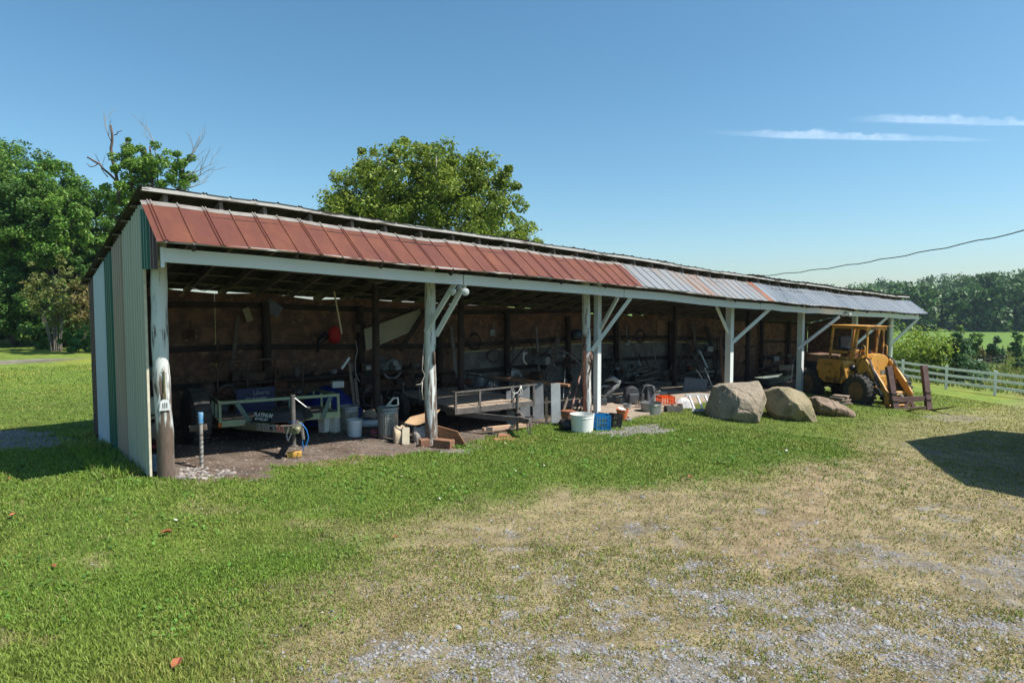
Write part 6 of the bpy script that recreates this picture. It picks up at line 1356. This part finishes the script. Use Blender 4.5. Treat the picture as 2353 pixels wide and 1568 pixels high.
for i, x in enumerate(range(2840, 3010, 15)): q = G(x, 1042-i*.4)-lo_; mb = MB(); mb.tube([q, q+Vector((0, 0, 1.2))], .06, 6); mb.build('post', DARKW, wf)
# overhead cable
A0 = AT(2215, 812, 26); B0 = AT(3008, 670, 16); B0 = A0+(B0-A0)*1.35+Vector((0, 0, .2)); mb = MB(); pts = []
for i in range(33): f = i/32; p = A0.lerp(B0, f); pts.append(p+Vector((0, 0, -.5*4*f*(1-f)*.55+.02*math.sin(i*1.9))))
mb.tube(pts, .014, 6); single('overhead_cable', mb, HOSE, 'black cable running from the shed roof up to the right edge', 'cable', smooth=True)
# farmhouse building behind the viewer to the right, seen only by its shadow
E1, E2, Rr = Vector((16.15, 18.5, 0)), Vector((9.95, 10.9, 0)), Vector((13.2, 15.0, 0)); rd = Vector((.785, -.62, 0)); gb = gz(13, 15)
bd = thing('barn', (Rr.x, Rr.y, gb), 0, 'white gabled barn whose shadow falls on the yard at the right', 'barn'); lo_ = Vector(bd.location)
def bl(p, z): q = p-lo_; q.z = z; return q
eh = 3.0; rh_ = 5.1; mb = MB()
for a, b in ((E1, E2), (E2, E2+rd*10), (E2+rd*10, E1+rd*10), (E1+rd*10, E1)): mb.hexa([bl(a, -.5), bl(b, -.5), bl(b, -.5)+Vector((.05, .05, 0)), bl(a, -.5)+Vector((.05, .05, 0)), bl(a, eh), bl(b, eh), bl(b, eh)+Vector((.05, .05, 0)), bl(a, eh)+Vector((.05, .05, 0))])
mb.add([bl(E1, eh), bl(E2, eh), bl(Rr, rh_)], [(0, 1, 2)]); mb.build('wall', VIN, bd)
mb = MB()
for E_ in (E1, E2): mb.hexa([bl(E_, eh), bl(Rr, rh_), bl(Rr+rd*10, rh_), bl(E_+rd*10, eh), bl(E_, eh)+Vector((0, 0, .12)), bl(Rr, rh_)+Vector((0, 0, .12)), bl(Rr+rd*10, rh_)+Vector((0, 0, .12)), bl(E_+rd*10, eh)+Vector((0, 0, .12))])
mb.build('roof', ROOFM, bd)
# ================================================================== clouds
cm = bpy.data.materials.new('thin_cloud'); cm.use_nodes = True; n = cm.node_tree.nodes; l = cm.node_tree.links; n.remove(n['Principled BSDF'])
tr = n.new('ShaderNodeBsdfTranslucent'); tr.inputs[0].default_value = (.62, .66, .72, 1); tp = n.new('ShaderNodeBsdfTransparent'); ms = n.new('ShaderNodeMixShader')
at = n.new('ShaderNodeVertexColor'); at.layer_name = 'Col'; tc = n.new('ShaderNodeTexCoord'); z = n.new('ShaderNodeTexNoise'); z.inputs['Scale'].default_value = .006; z.inputs['Detail'].default_value = 10; z.inputs['Roughness'].default_value = .6
l.new(tc.outputs['Object'], z.inputs['Vector']); mr = n.new('ShaderNodeMapRange'); mr.inputs[1].default_value = .3; mr.inputs[2].default_value = .75; mp = n.new('ShaderNodeMapping'); mp.inputs['Scale'].default_value = (1, .22, 1); l.new(tc.outputs['Object'], mp.inputs[0]); l.new(mp.outputs[0], z.inputs['Vector']); l.new(z.outputs['Fac'], mr.inputs[0])
sp = n.new('ShaderNodeSeparateColor'); l.new(at.outputs[0], sp.inputs[0]); mu = n.new('ShaderNodeMath'); mu.operation = 'MULTIPLY'; l.new(sp.outputs[0], mu.inputs[0]); l.new(mr.outputs[0], mu.inputs[1])
l.new(sp.outputs[0], ms.inputs[0]); l.new(tp.outputs[0], ms.inputs[1]); l.new(tr.outputs[0], ms.inputs[2]); l.new(ms.outputs[0], n['Material Output'].inputs[0])
def cloud(label, top, bot, dens, sd=0):
    H = 1800.0; nx_, ny_ = 260, 36; xs0 = np.array([a for a, b in top]); 
    vs = []; cs = []
    for j in range(ny_+1):
        v = j/ny_
        for i in range(nx_+1):
            px = xs0[0]+(xs0[-1]-xs0[0])*i/nx_; yt = np.interp(px, xs0, [b for a, b in top]); yb = np.interp(px, [a for a, b in bot], [b for a, b in bot])
            r = ray(px, yt+(yb-yt)*v); k = H/r[2]; vs.append((r[0]*k, r[1]*k, H+EYE))
            e = math.sin(math.pi*min(1, max(0, v)))**.8; u = i/nx_; e *= min(1, u*7)*min(1, (1-u)*9 if xs0[-1] < 3000 else 1); d = np.interp(px, [a for a, b in dens], [b for a, b in dens]); nn_ = float(fbm(px/38.+sd, v*1.6+px/300., 5+sd, 5)); n3 = float(fbm(px/11., v*3, 15+sd, 4)); edge_ = sst(v-(.55-.75*nn_)*1.0, -.02, .30)*(1-sst(v, .78, 1.0)); cs.append((.3*d*min(1, u*5)*(min(1, (1-u)*9) if xs0[-1] < 3000 else 1)*float(edge_)*(.45+.75*n3)*(.35+1.1*float(fbm(px/120.+sd*3, .5, 9, 3))),)*3)
    vs = np.array(vs); c0 = vs.mean(0); idx = np.arange((nx_+1)*(ny_+1)).reshape(ny_+1, nx_+1); Q = np.stack([idx[:-1, :-1], idx[:-1, 1:], idx[1:, 1:], idx[1:, :-1]], -1).reshape(-1, 4)
    o = npmesh('cloud', vs-c0, quads=Q, m=cm, col=np.array(cs)); o.location = c0; o.visible_shadow = True; tag(o, label, kind='structure')
cloud('upper thin streak of white cloud at the right', [(2480, 340), (2580, 318), (2740, 322), (2900, 338), (3300, 345)], [(2480, 362), (2600, 364), (2900, 372), (3300, 372)], [(2480, .5), (2600, .8), (2800, .95), (3300, .8)], 3)
cloud('lower thin streak of white cloud at the right', [(2060, 366), (2160, 378), (2290, 376), (2420, 376), (2600, 386), (2960, 408)], [(2060, 396), (2180, 402), (2300, 410), (2600, 416), (2960, 418)], [(2060, .3), (2200, .35), (2330, .95), (2600, .9), (2750, .4), (2960, .15)])
# ================================================================== trees
BARK = mat('bark', (.12, .09, .07), (.07, .055, .045), (.19, .15, .12), scale=6, stretch=(2, 2, .5), rough=.95, bump=.6)
DEADB = mat('dead_bark', (.13, .09, .075), (.08, .055, .045), (.3, .26, .22), scale=5, rough=.9)
GREYT = mat('grey_twigs', (.34, .31, .28), (.22, .2, .18), scale=5, rough=.9)
LF_W = leafmat('leaf_wood', (.09, .19, .028), (.14, .26, .04), (.18, .28, .045), rnd=.45, scale=.35)
LF_W2 = leafmat('leaf_wood_deep', (.052, .125, .026), (.085, .175, .032), (.13, .22, .042), rnd=.45, scale=.35)
LF_M = leafmat('leaf_mid', (.145, .215, .025), (.21, .28, .035), (.31, .34, .05), rnd=.4, scale=.4)
LF_Y = leafmat('leaf_willow', (.22, .31, .04), (.30, .39, .055), (.36, .44, .07), rnd=.35, scale=.5)
LF_D = leafmat('leaf_dark', (.06, .13, .045), (.10, .19, .075), (.18, .27, .14), rnd=.5, scale=.5)
LF_T = leafmat('leaf_tan', (.13, .12, .035), (.22, .17, .06), (.28, .19, .07), rnd=.4, scale=.8)
LF_F = leafmat('leaf_far', (.055, .12, .03), (.10, .185, .042), (.17, .245, .065), rnd=.4, scale=.04, trans=.2)
def leafquads(cent, rad, npc, size, seed, squash=.8, hollow=.45):
    r = np.random.default_rng(seed); C = np.repeat(np.asarray(cent, float), npc, 0); Rd = np.repeat(np.asarray(rad, float), npc)[:, None]; n = len(C)
    d = r.normal(size=(n, 3)); d /= np.linalg.norm(d, axis=1)[:, None]; rr = (hollow+(1-hollow)*r.random((n, 1))**.6)*(1+.25*r.normal(size=(n, 1))*.5)
    P = C+d*Rd*rr*np.array([1, 1, squash])
    nn = r.normal(size=(n, 3))*.8+d*.7+np.array([0, 0, .45]); nn /= np.linalg.norm(nn, axis=1)[:, None]
    a = np.cross(nn, r.normal(size=(n, 3))); a /= np.linalg.norm(a, axis=1)[:, None]+1e-9; b = np.cross(nn, a)
    s = (size*(.55+.9*r.random((n, 1)))); Vt = np.stack([P-a*s*.5, P-b*s*.32+nn*s*.06, P+a*s*.6, P+b*s*.32+nn*s*.06], 1)
    return Vt.reshape(-1, 3), np.arange(n*4).reshape(-1, 4)
def clumps(ells, k, seed, rfrac=(.18, .34), inner=.25):
    r = np.random.default_rng(seed); cs = []; rs = []; tot = sum(e[3]*e[5] for e in ells)
    for (cx_, cy_, cz_, rx, ry, rz) in ells:
        kk = max(3, int(k*rx*rz/tot)); d = r.normal(size=(kk, 3)); d /= np.linalg.norm(d, axis=1)[:, None]
        q = np.where(r.random(kk) < inner, r.random(kk)*.7, .72+.28*r.random(kk))[:, None]
        cs.append(np.array([cx_, cy_, cz_])+d*q*np.array([rx, ry, rz])); rs.append(min(rx, rz)*r.uniform(*rfrac, kk))
    return np.concatenate(cs), np.concatenate(rs)
def tree(name, base, ells, k, npc, size, lm, label, seed, group=None, bark=BARK, tr0=.22, nlimb=7, cat='tree', rfrac=(.18, .34), squash=.8, stems=1, crownname='crown', hollow=.45, inner=.25):
    o = thing(name, base, 0, label, cat, group)
    cs, rs = clumps(ells, k, seed, rfrac, inner); v, q = leafquads(cs, rs, npc, size, seed+1, squash, hollow)
    npmesh(crownname, v, quads=q, m=lm, parent=o)
    mb = MB(); r = random.Random(seed); top = max(e[2] for e in ells)
    for s in range(stems):
        bx_ = r.uniform(-.25, .25)*(stems > 1); by_ = r.uniform(-.25, .25)*(stems > 1); lx_ = ells[s % len(ells)][0]*.6 if stems > 1 else 0
        pts = [(bx_, by_, -.3), (bx_+lx_*.3, by_, top*.3), (bx_+lx_*.7+.1, by_, top*.65), (lx_, by_, top)]; mb.tube(pts, [tr0, tr0*.75, tr0*.5, tr0*.15], 9)
    for i in range(nlimb):
        c = cs[r.randrange(len(cs))]; f = r.uniform(.25, .7); a = Vector((0, 0, top*f)); b = Vector(c); m_ = a.lerp(b, .5)+Vector((0, 0, -.06*(b-a).length))
        mb.tube([a, m_, b], [tr0*.45*(1-f*.5), tr0*.3*(1-f*.5), tr0*.08], 7)
    mb.build('trunk', bark, o, smooth=True); return o
def twig(mb, p, d, L, r0, depth, rnd, spread=.5):
    pts = [Vector(p)]; dd = Vector(d).normalized()
    for i in range(4):
        dd = (dd+Vector((rnd.uniform(-1, 1), rnd.uniform(-1, 1), rnd.uniform(-.6, 1)))*.18).normalized(); pts.append(pts[-1]+dd*L/4)
    mb.tube(pts, [r0*(1-.2*i) for i in range(5)], 5, cap=False)
    if depth > 0:
        for i in range(3):
            q = pts[1+i]; nd = (dd+Vector((rnd.uniform(-1, 1), rnd.uniform(-1, 1), rnd.uniform(-.7, 1)))*spread).normalized(); twig(mb, q, nd, L*.62, r0*.45, depth-1, rnd, spread)
def base_at(px, Y): r = ray(px, 900); x = r[0]/r[1]*Y; return Vector((x, Y, gz(x, Y)))
def hgt(py, Y): return AT(1500, py, Y).z
def wd_(px, Y): return px/1.2789*Y/1500
# --- tree behind the middle of the shed
b = base_at(1265, 31); Z = lambda y: hgt(y, 31)-b.z; X = lambda x: wd_(x-1265, 31)
E_ = [(X(1230), 0, Z(560), 2.6, 2.6, 2.2), (X(1150), 0, Z(600), 2.2, 2.2, 2.2), (X(1060), 0, Z(630), 1.7, 1.8, 1.6), (X(1010), .2, Z(640), 1.0, 1.2, 1.2), (X(1370), 0, Z(580), 2.2, 2.2, 1.9), (X(1440), 0, Z(640), 2.0, 2.0, 1.7), (X(1475), 0, Z(540), .75, .8, 1.15), (X(1530), 0, Z(680), 1.0, 1.1, 1.1), (X(1250), 0, Z(690), 4.0, 2.5, 1.6), (X(1100), 0, Z(475), .9, 1, .9), (X(1200), .2, Z(452), 1.2, 1, .8), (X(1380), .2, Z(500), 1.3, 1.2, .9)]
mt = tree('broadleaf_tree', b, E_+[(X(1080), .3, Z(560), 1.6, 1.5, 1.6), (X(1300), -.3, Z(520), 1.8, 1.5, 1.5)], 420, 165, .135, LF_M, 'large yellow-green tree rising behind the middle of the shed', 3, tr0=.3, nlimb=16, rfrac=(.2, .4), inner=.2, bark=mat('pale_bark', (.38, .36, .32), (.25, .23, .2)))
# --- broken tree behind the left end
b = base_at(455, 36); Z = lambda y: hgt(y, 36)-b.z; X = lambda x: wd_(x-455, 36)
E_ = [(X(400), 0, Z(500), 1.0, 1.2, 1.1), (X(450), 0, Z(470), 1.3, 1.4, 1.2), (X(500), 0, Z(520), 1.4, 1.5, 1.2), (X(540), 0, Z(480), .75, .8, .9), (X(350), 0, Z(560), .8, .9, .9), (X(410), 0, Z(580), 1.6, 1.6, 1.2), (X(400), 0, Z(430), .5, .6, .6)]
bt_ = tree('broken_tree', b, E_, 120, 150, .13, leafmat('leaf_bright', (.11, .22, .026), (.16, .28, .036), (.21, .32, .05), rnd=.4), 'storm-broken tree with bare snapped limbs and bright leaves behind the roof end', 21, tr0=.28, nlimb=4, bark=DEADB)
mb = MB(); rnd = random.Random(4)
def PX(x, y): return Vector((X(x), 0, Z(y)))
for pts, r0 in (([(365, 600), (362, 540), (345, 440), (349, 370)], .17), ([(360, 580), (345, 525), (305, 480), (275, 462)], .13), ([(305, 480), (290, 490), (272, 486)], .05), ([(400, 560), (392, 470), (390, 405)], .14), ([(430, 560), (440, 480), (450, 440)], .08), ([(440, 462), (490, 462)], .05), ([(349, 395), (370, 385)], .05)):
    pp_ = [PX(*p)+Vector((0, rnd.uniform(-.2, .2), 0)) for p in pts]; q_ = [pp_[0]]
    for a_, b_ in zip(pp_[:-1], pp_[1:]):
        for f_ in (.33, .66, 1): q_.append(a_.lerp(b_, f_)+Vector((rnd.uniform(-.07, .07), 0, rnd.uniform(-.05, .05))))
    mb.tube(q_, [r0*.62*(1-.5*i/len(q_))*rnd.uniform(.85, 1.1) for i in range(len(q_))], 8)
mb.build('snapped_limb', DEADB, bt_, smooth=True)
for (x, y), d, L in (((345, 420), (-.6, 0, 1), 1.6), ((350, 450), (.8, 0, -.5), 1.6), ((545, 500), (.5, .1, 1), 1.9), ((470, 460), (.15, 0, 1), 1.8), ((550, 520), (1, 0, .5), 2.0), ((540, 560), (1, 0, .15), 1.6), ((560, 480), (.5, 0, .9), 1.6), ((330, 520), (-.8, 0, .8), 1.1), ((555, 540), (.9, 0, .6), 1.9)):
    mb = MB(); twig(mb, PX(x, y), d, L, .035, 2, rnd, .6); mb.build('bare_branch', GREYT, bt_)
# --- wood at the left
specs = [(-60, 47, 395, 4.6, LF_W), (40, 45, 410, 3.4, LF_W), (110, 44, 455, 3.2, LF_W2), (185, 44, 465, 3.3, LF_W), (255, 46, 510, 3.2, LF_W2), (330, 48, 560, 3.4, LF_W), (0, 52, 380, 4.0, LF_W2), (-140, 52, 360, 5, LF_W), (400, 50, 590, 3.2, LF_W2), (480, 52, 600, 3.2, LF_W), (150, 52, 480, 4, LF_W)]
wl = ('tall green tree standing at the very left edge of the wood', 'tall tree second from the left edge', 'bushy deep green tree of the left wood, third from the edge', 'tree in the middle of the left wood', 'deep green tree just left of the broken tree', 'rounded tree directly behind the shed eave corner', 'tallest tree at the back of the left wood', 'tree just outside the left edge of the view', 'tree hidden mostly behind the shed roof end', 'rear tree behind the broken tree', 'rear tree filling the gap in the left wood')
for i, (px, Y, yt, w_, lm) in enumerate(specs):
    b = base_at(px, Y); H = hgt(yt, Y)-b.z; r = random.Random(i+50); E_ = []
    E_.append((0, 0, H*.80, w_*.62, w_*.6, H*.20))
    for k in range(7):
        a = k*2.4+i; f = r.uniform(.22, .72); E_.append((math.cos(a)*w_*.55*(1-.4*f), math.sin(a)*w_*.5, H*f, w_*.58, w_*.55, H*.15))
    E_.append((0, -w_*.4, H*.2, w_*.75, w_*.4, H*.16))
    tree('wood_tree', b, E_, 170, 230, .175, lm, wl[i], 100+i*7, 'trees of the left wood', nlimb=5, tr0=.3)
# undergrowth bushes along the wood's foot
for i, (px, Y, h_, w_, lm, lab) in enumerate(((150, 41.5, 2.6, 1.8, LF_W2, 'low dark undergrowth shrub left of the bare-stemmed shrub'), (-30, 50, 2.4, 2.6, LF_W2, 'dark undergrowth at the far left foot of the wood'), (70, 48, 2.2, 2.3, LF_W2, 'dark undergrowth above the rock bank'), (330, 44, 3.2, 2.5, LF_W2, 'dark shrub partly behind the brown metal sheet'), (440, 46, 3.2, 2.6, LF_W2, 'dark shrub hidden behind the shed wall'))):
    b = base_at(px, Y); tree('undergrowth_shrub', b, [(0, 0, h_*.45, w_, w_*.8, h_*.5)], 26, 70, .24, lm, lab, 300+i, 'undergrowth along the wood', nlimb=3, tr0=.06, cat='shrub', stems=3)
b = base_at(160, 39); ts_ = tree('leggy_shrub', b, [(-.1, 0, 3.6, 1.7, 1.4, 1.6), (.6, 0, 2.8, 1.4, 1.2, 1.2), (-.6, 0, 4.4, 1.2, 1, .9), (.3, 0, 5.0, .9, .9, .7)], 55, 60, .17, leafmat('leaf_olive', (.12, .15, .035), (.17, .19, .05), (.24, .2, .07), rnd=.4), 'leggy shrub with a bundle of bare pale stems at the wood edge', 401, nlimb=3, tr0=.04, cat='shrub', bark=BARK)
mb = MB(); rnd = random.Random(8)
for k in range(22): a = rnd.uniform(-.5, .5); mb.tube([(a*.6, rnd.uniform(-.2, .2), 0), (a*1.0-.1, 0, 1.2), (a*1.6-.25+rnd.uniform(-.3, .3), 0, 2.6)], [.022, .016, .008], 5)
mb.build('bare_stem', mat('brown_twigs', (.2, .17, .14), (.12, .1, .08)), ts_)
b = base_at(240, 40); tree('autumn_shrub', b, [(0, 0, 2.8, 1.3, 1.2, 1.3), (.5, 0, 1.9, 1.0, 1, .9), (-.5, 0, 2.0, 1.0, .9, .8)], 45, 62, .17, LF_T, 'shrub with tan and orange leaves beside the brown metal sheet', 402, nlimb=5, tr0=.035, cat='shrub', stems=3, bark=BARK)
b = base_at(208, 38); tree('low_green_bush', b, [(0, 0, .6, .9, .8, .6), (.7, .3, .8, .9, .8, .7)], 26, 60, .16, leafmat('leaf_fresh', (.05, .14, .03), (.08, .19, .04), (.1, .22, .05), rnd=.4), 'low fresh green bush in front of the tan-leaved shrub', 403, nlimb=3, tr0=.03, cat='bush', stems=2)
# --- right side beyond the fence
def sidetree(name, x0, x1, yt, yb, Y, lm, label, seed, shape='round', size=.2, k=70, npc=60, cat='tree', hollow=.45):
    b = base_at((x0+x1)/2, Y); H = hgt(yt, Y)-b.z; w_ = wd_((x1-x0)/2, Y)*1.12; r = random.Random(seed); E_ = []
    if shape == 'cone': E_ = [(0, 0, H*f, w_*(1.05-f)*1.7+.2, w_*(1.05-f)*1.5+.2, H*.22) for f in (.15, .3, .45, .6, .75, .88)]; hollow = .15
    else: E_ = [(0, 0, H*.55, w_*.8, w_*.7, H*.45), (-w_*.4, 0, H*.38, w_*.6, w_*.6, H*.36), (w_*.4, 0, H*.35, w_*.6, w_*.6, H*.34), (0, 0, H*.2, w_*.9, w_*.7, H*.2)]
    return tree(name, b, E_, k, npc, size, lm, label, seed, nlimb=5, tr0=max(.05, .03*H), cat=cat, stems=2, hollow=hollow, rfrac=(.34, .6))
sidetree('willow_shrub', 2615, 2795, 952, 1072, 44, LF_Y, 'wide feathery yellow-green willow behind the white fence', 501, size=.17, k=110, npc=95, cat='shrub')
sidetree('young_tree', 2685, 2742, 935, 1000, 54, LF_W, 'round green tree rising behind the willow shrub', 502, size=.22, k=40, npc=70)
sidetree('dark_evergreen', 2768, 2870, 985, 1075, 43, LF_D, 'dark blue-green pointed tree just beyond the white fence', 503, shape='cone', size=.17, k=100, npc=85)
sidetree('sapling', 2802, 2838, 945, 990, 62, leafmat('leaf_sapling', (.12, .2, .05), (.17, .26, .07), (.2, .3, .09), rnd=.35), 'slim pale tree directly behind the dark evergreen', 504, size=.22, k=26, npc=60)
sidetree('field_tree', 2852, 2886, 965, 1015, 75, LF_W, 'small round field tree right of the dark evergreen', 505, size=.26, k=28, npc=55)
sidetree('field_tree', 2908, 2952, 990, 1042, 66, LF_D, 'dark bushy field tree standing alone in the meadow', 506, size=.24, k=34, npc=60)
sidetree('field_tree', 2975, 3015, 970, 1020, 80, LF_W2, 'field tree at the right edge of the picture', 507, size=.26, k=30, npc=60)
sidetree('meadow_bush', 2990, 3012, 1045, 1068, 60, LF_D, 'low dark bush at the right edge in the meadow', 508, size=.2, k=14, npc=50, cat='bush')
sidetree('meadow_bush', 2905, 2925, 1025, 1045, 66, LF_T, 'grey-green brush at the foot of the lone dark tree', 509, size=.2, k=12, npc=50, cat='bush')
sidetree('meadow_bush', 2880, 2900, 1000, 1018, 74, LF_T, 'low olive brush beside the small round field tree', 510, size=.22, k=12, npc=50, cat='bush')
# --- far wood climbing the hill
r = np.random.default_rng(77); cs = []; rs = []; tk = MB()
for row, (Yr, step, hh) in enumerate(((206, 5.0, 17), (216, 6.5, 18), (232, 7, 14), (250, 7.5, 14), (268, 8, 14), (288, 8.5, 14), (308, 9, 14), (330, 10, 14))):
    for xx in np.arange(78 if row < 7 else 60, 340, step):
        x_ = xx*Yr/206+r.normal()*1.8; y_ = Yr+r.normal()*3; g_ = gz(x_, y_); h_ = hh*r.uniform(.82, 1.14)*float(np.interp(x_/y_, [.36, .46, .55, .66, .78], [.42, .62, .72, .9, 1.0])); rad = step*r.uniform(.5, .72)
        m_ = 34 if row < 2 else 20
        for k in range(m_):
            d = r.normal(size=3); d /= np.linalg.norm(d); f = r.uniform(.0, 1) if row < 2 else r.uniform(.45, 1); cs.append((x_+d[0]*rad*.75, y_+d[1]*rad*.7, g_+h_*(.05+.9*f)-rad*.2)); rs.append(rad*r.uniform(.34, .56))
v, q = leafquads(cs, rs, 36, 1.1, 5, .7, .5); fo = npmesh('far_wood', v, quads=q, m=LF_F); tag(fo, 'distant dark wood covering the hillside at the right', 'woodland', kind='stuff')
# air between here and the far wood
mb = MB(); mb.box((60, 160, 13), (900, 500, 56)); hz = mb.build('haze', None, loc=(60, 160, 13)); tag(hz, 'thin summer haze', 'haze', kind='stuff')
hm = bpy.data.materials.new('haze'); hm.use_nodes = True; n = hm.node_tree.nodes; l = hm.node_tree.links; n.remove(n['Principled BSDF']); pv = n.new('ShaderNodeVolumePrincipled'); pv.inputs['Color'].default_value = (.62, .78, 1, 1); pv.inputs['Density'].default_value = .0002; pv.inputs['Anisotropy'].default_value = .2
l.new(pv.outputs[0], n['Material Output'].inputs['Volume']); hz.data.materials.append(hm)
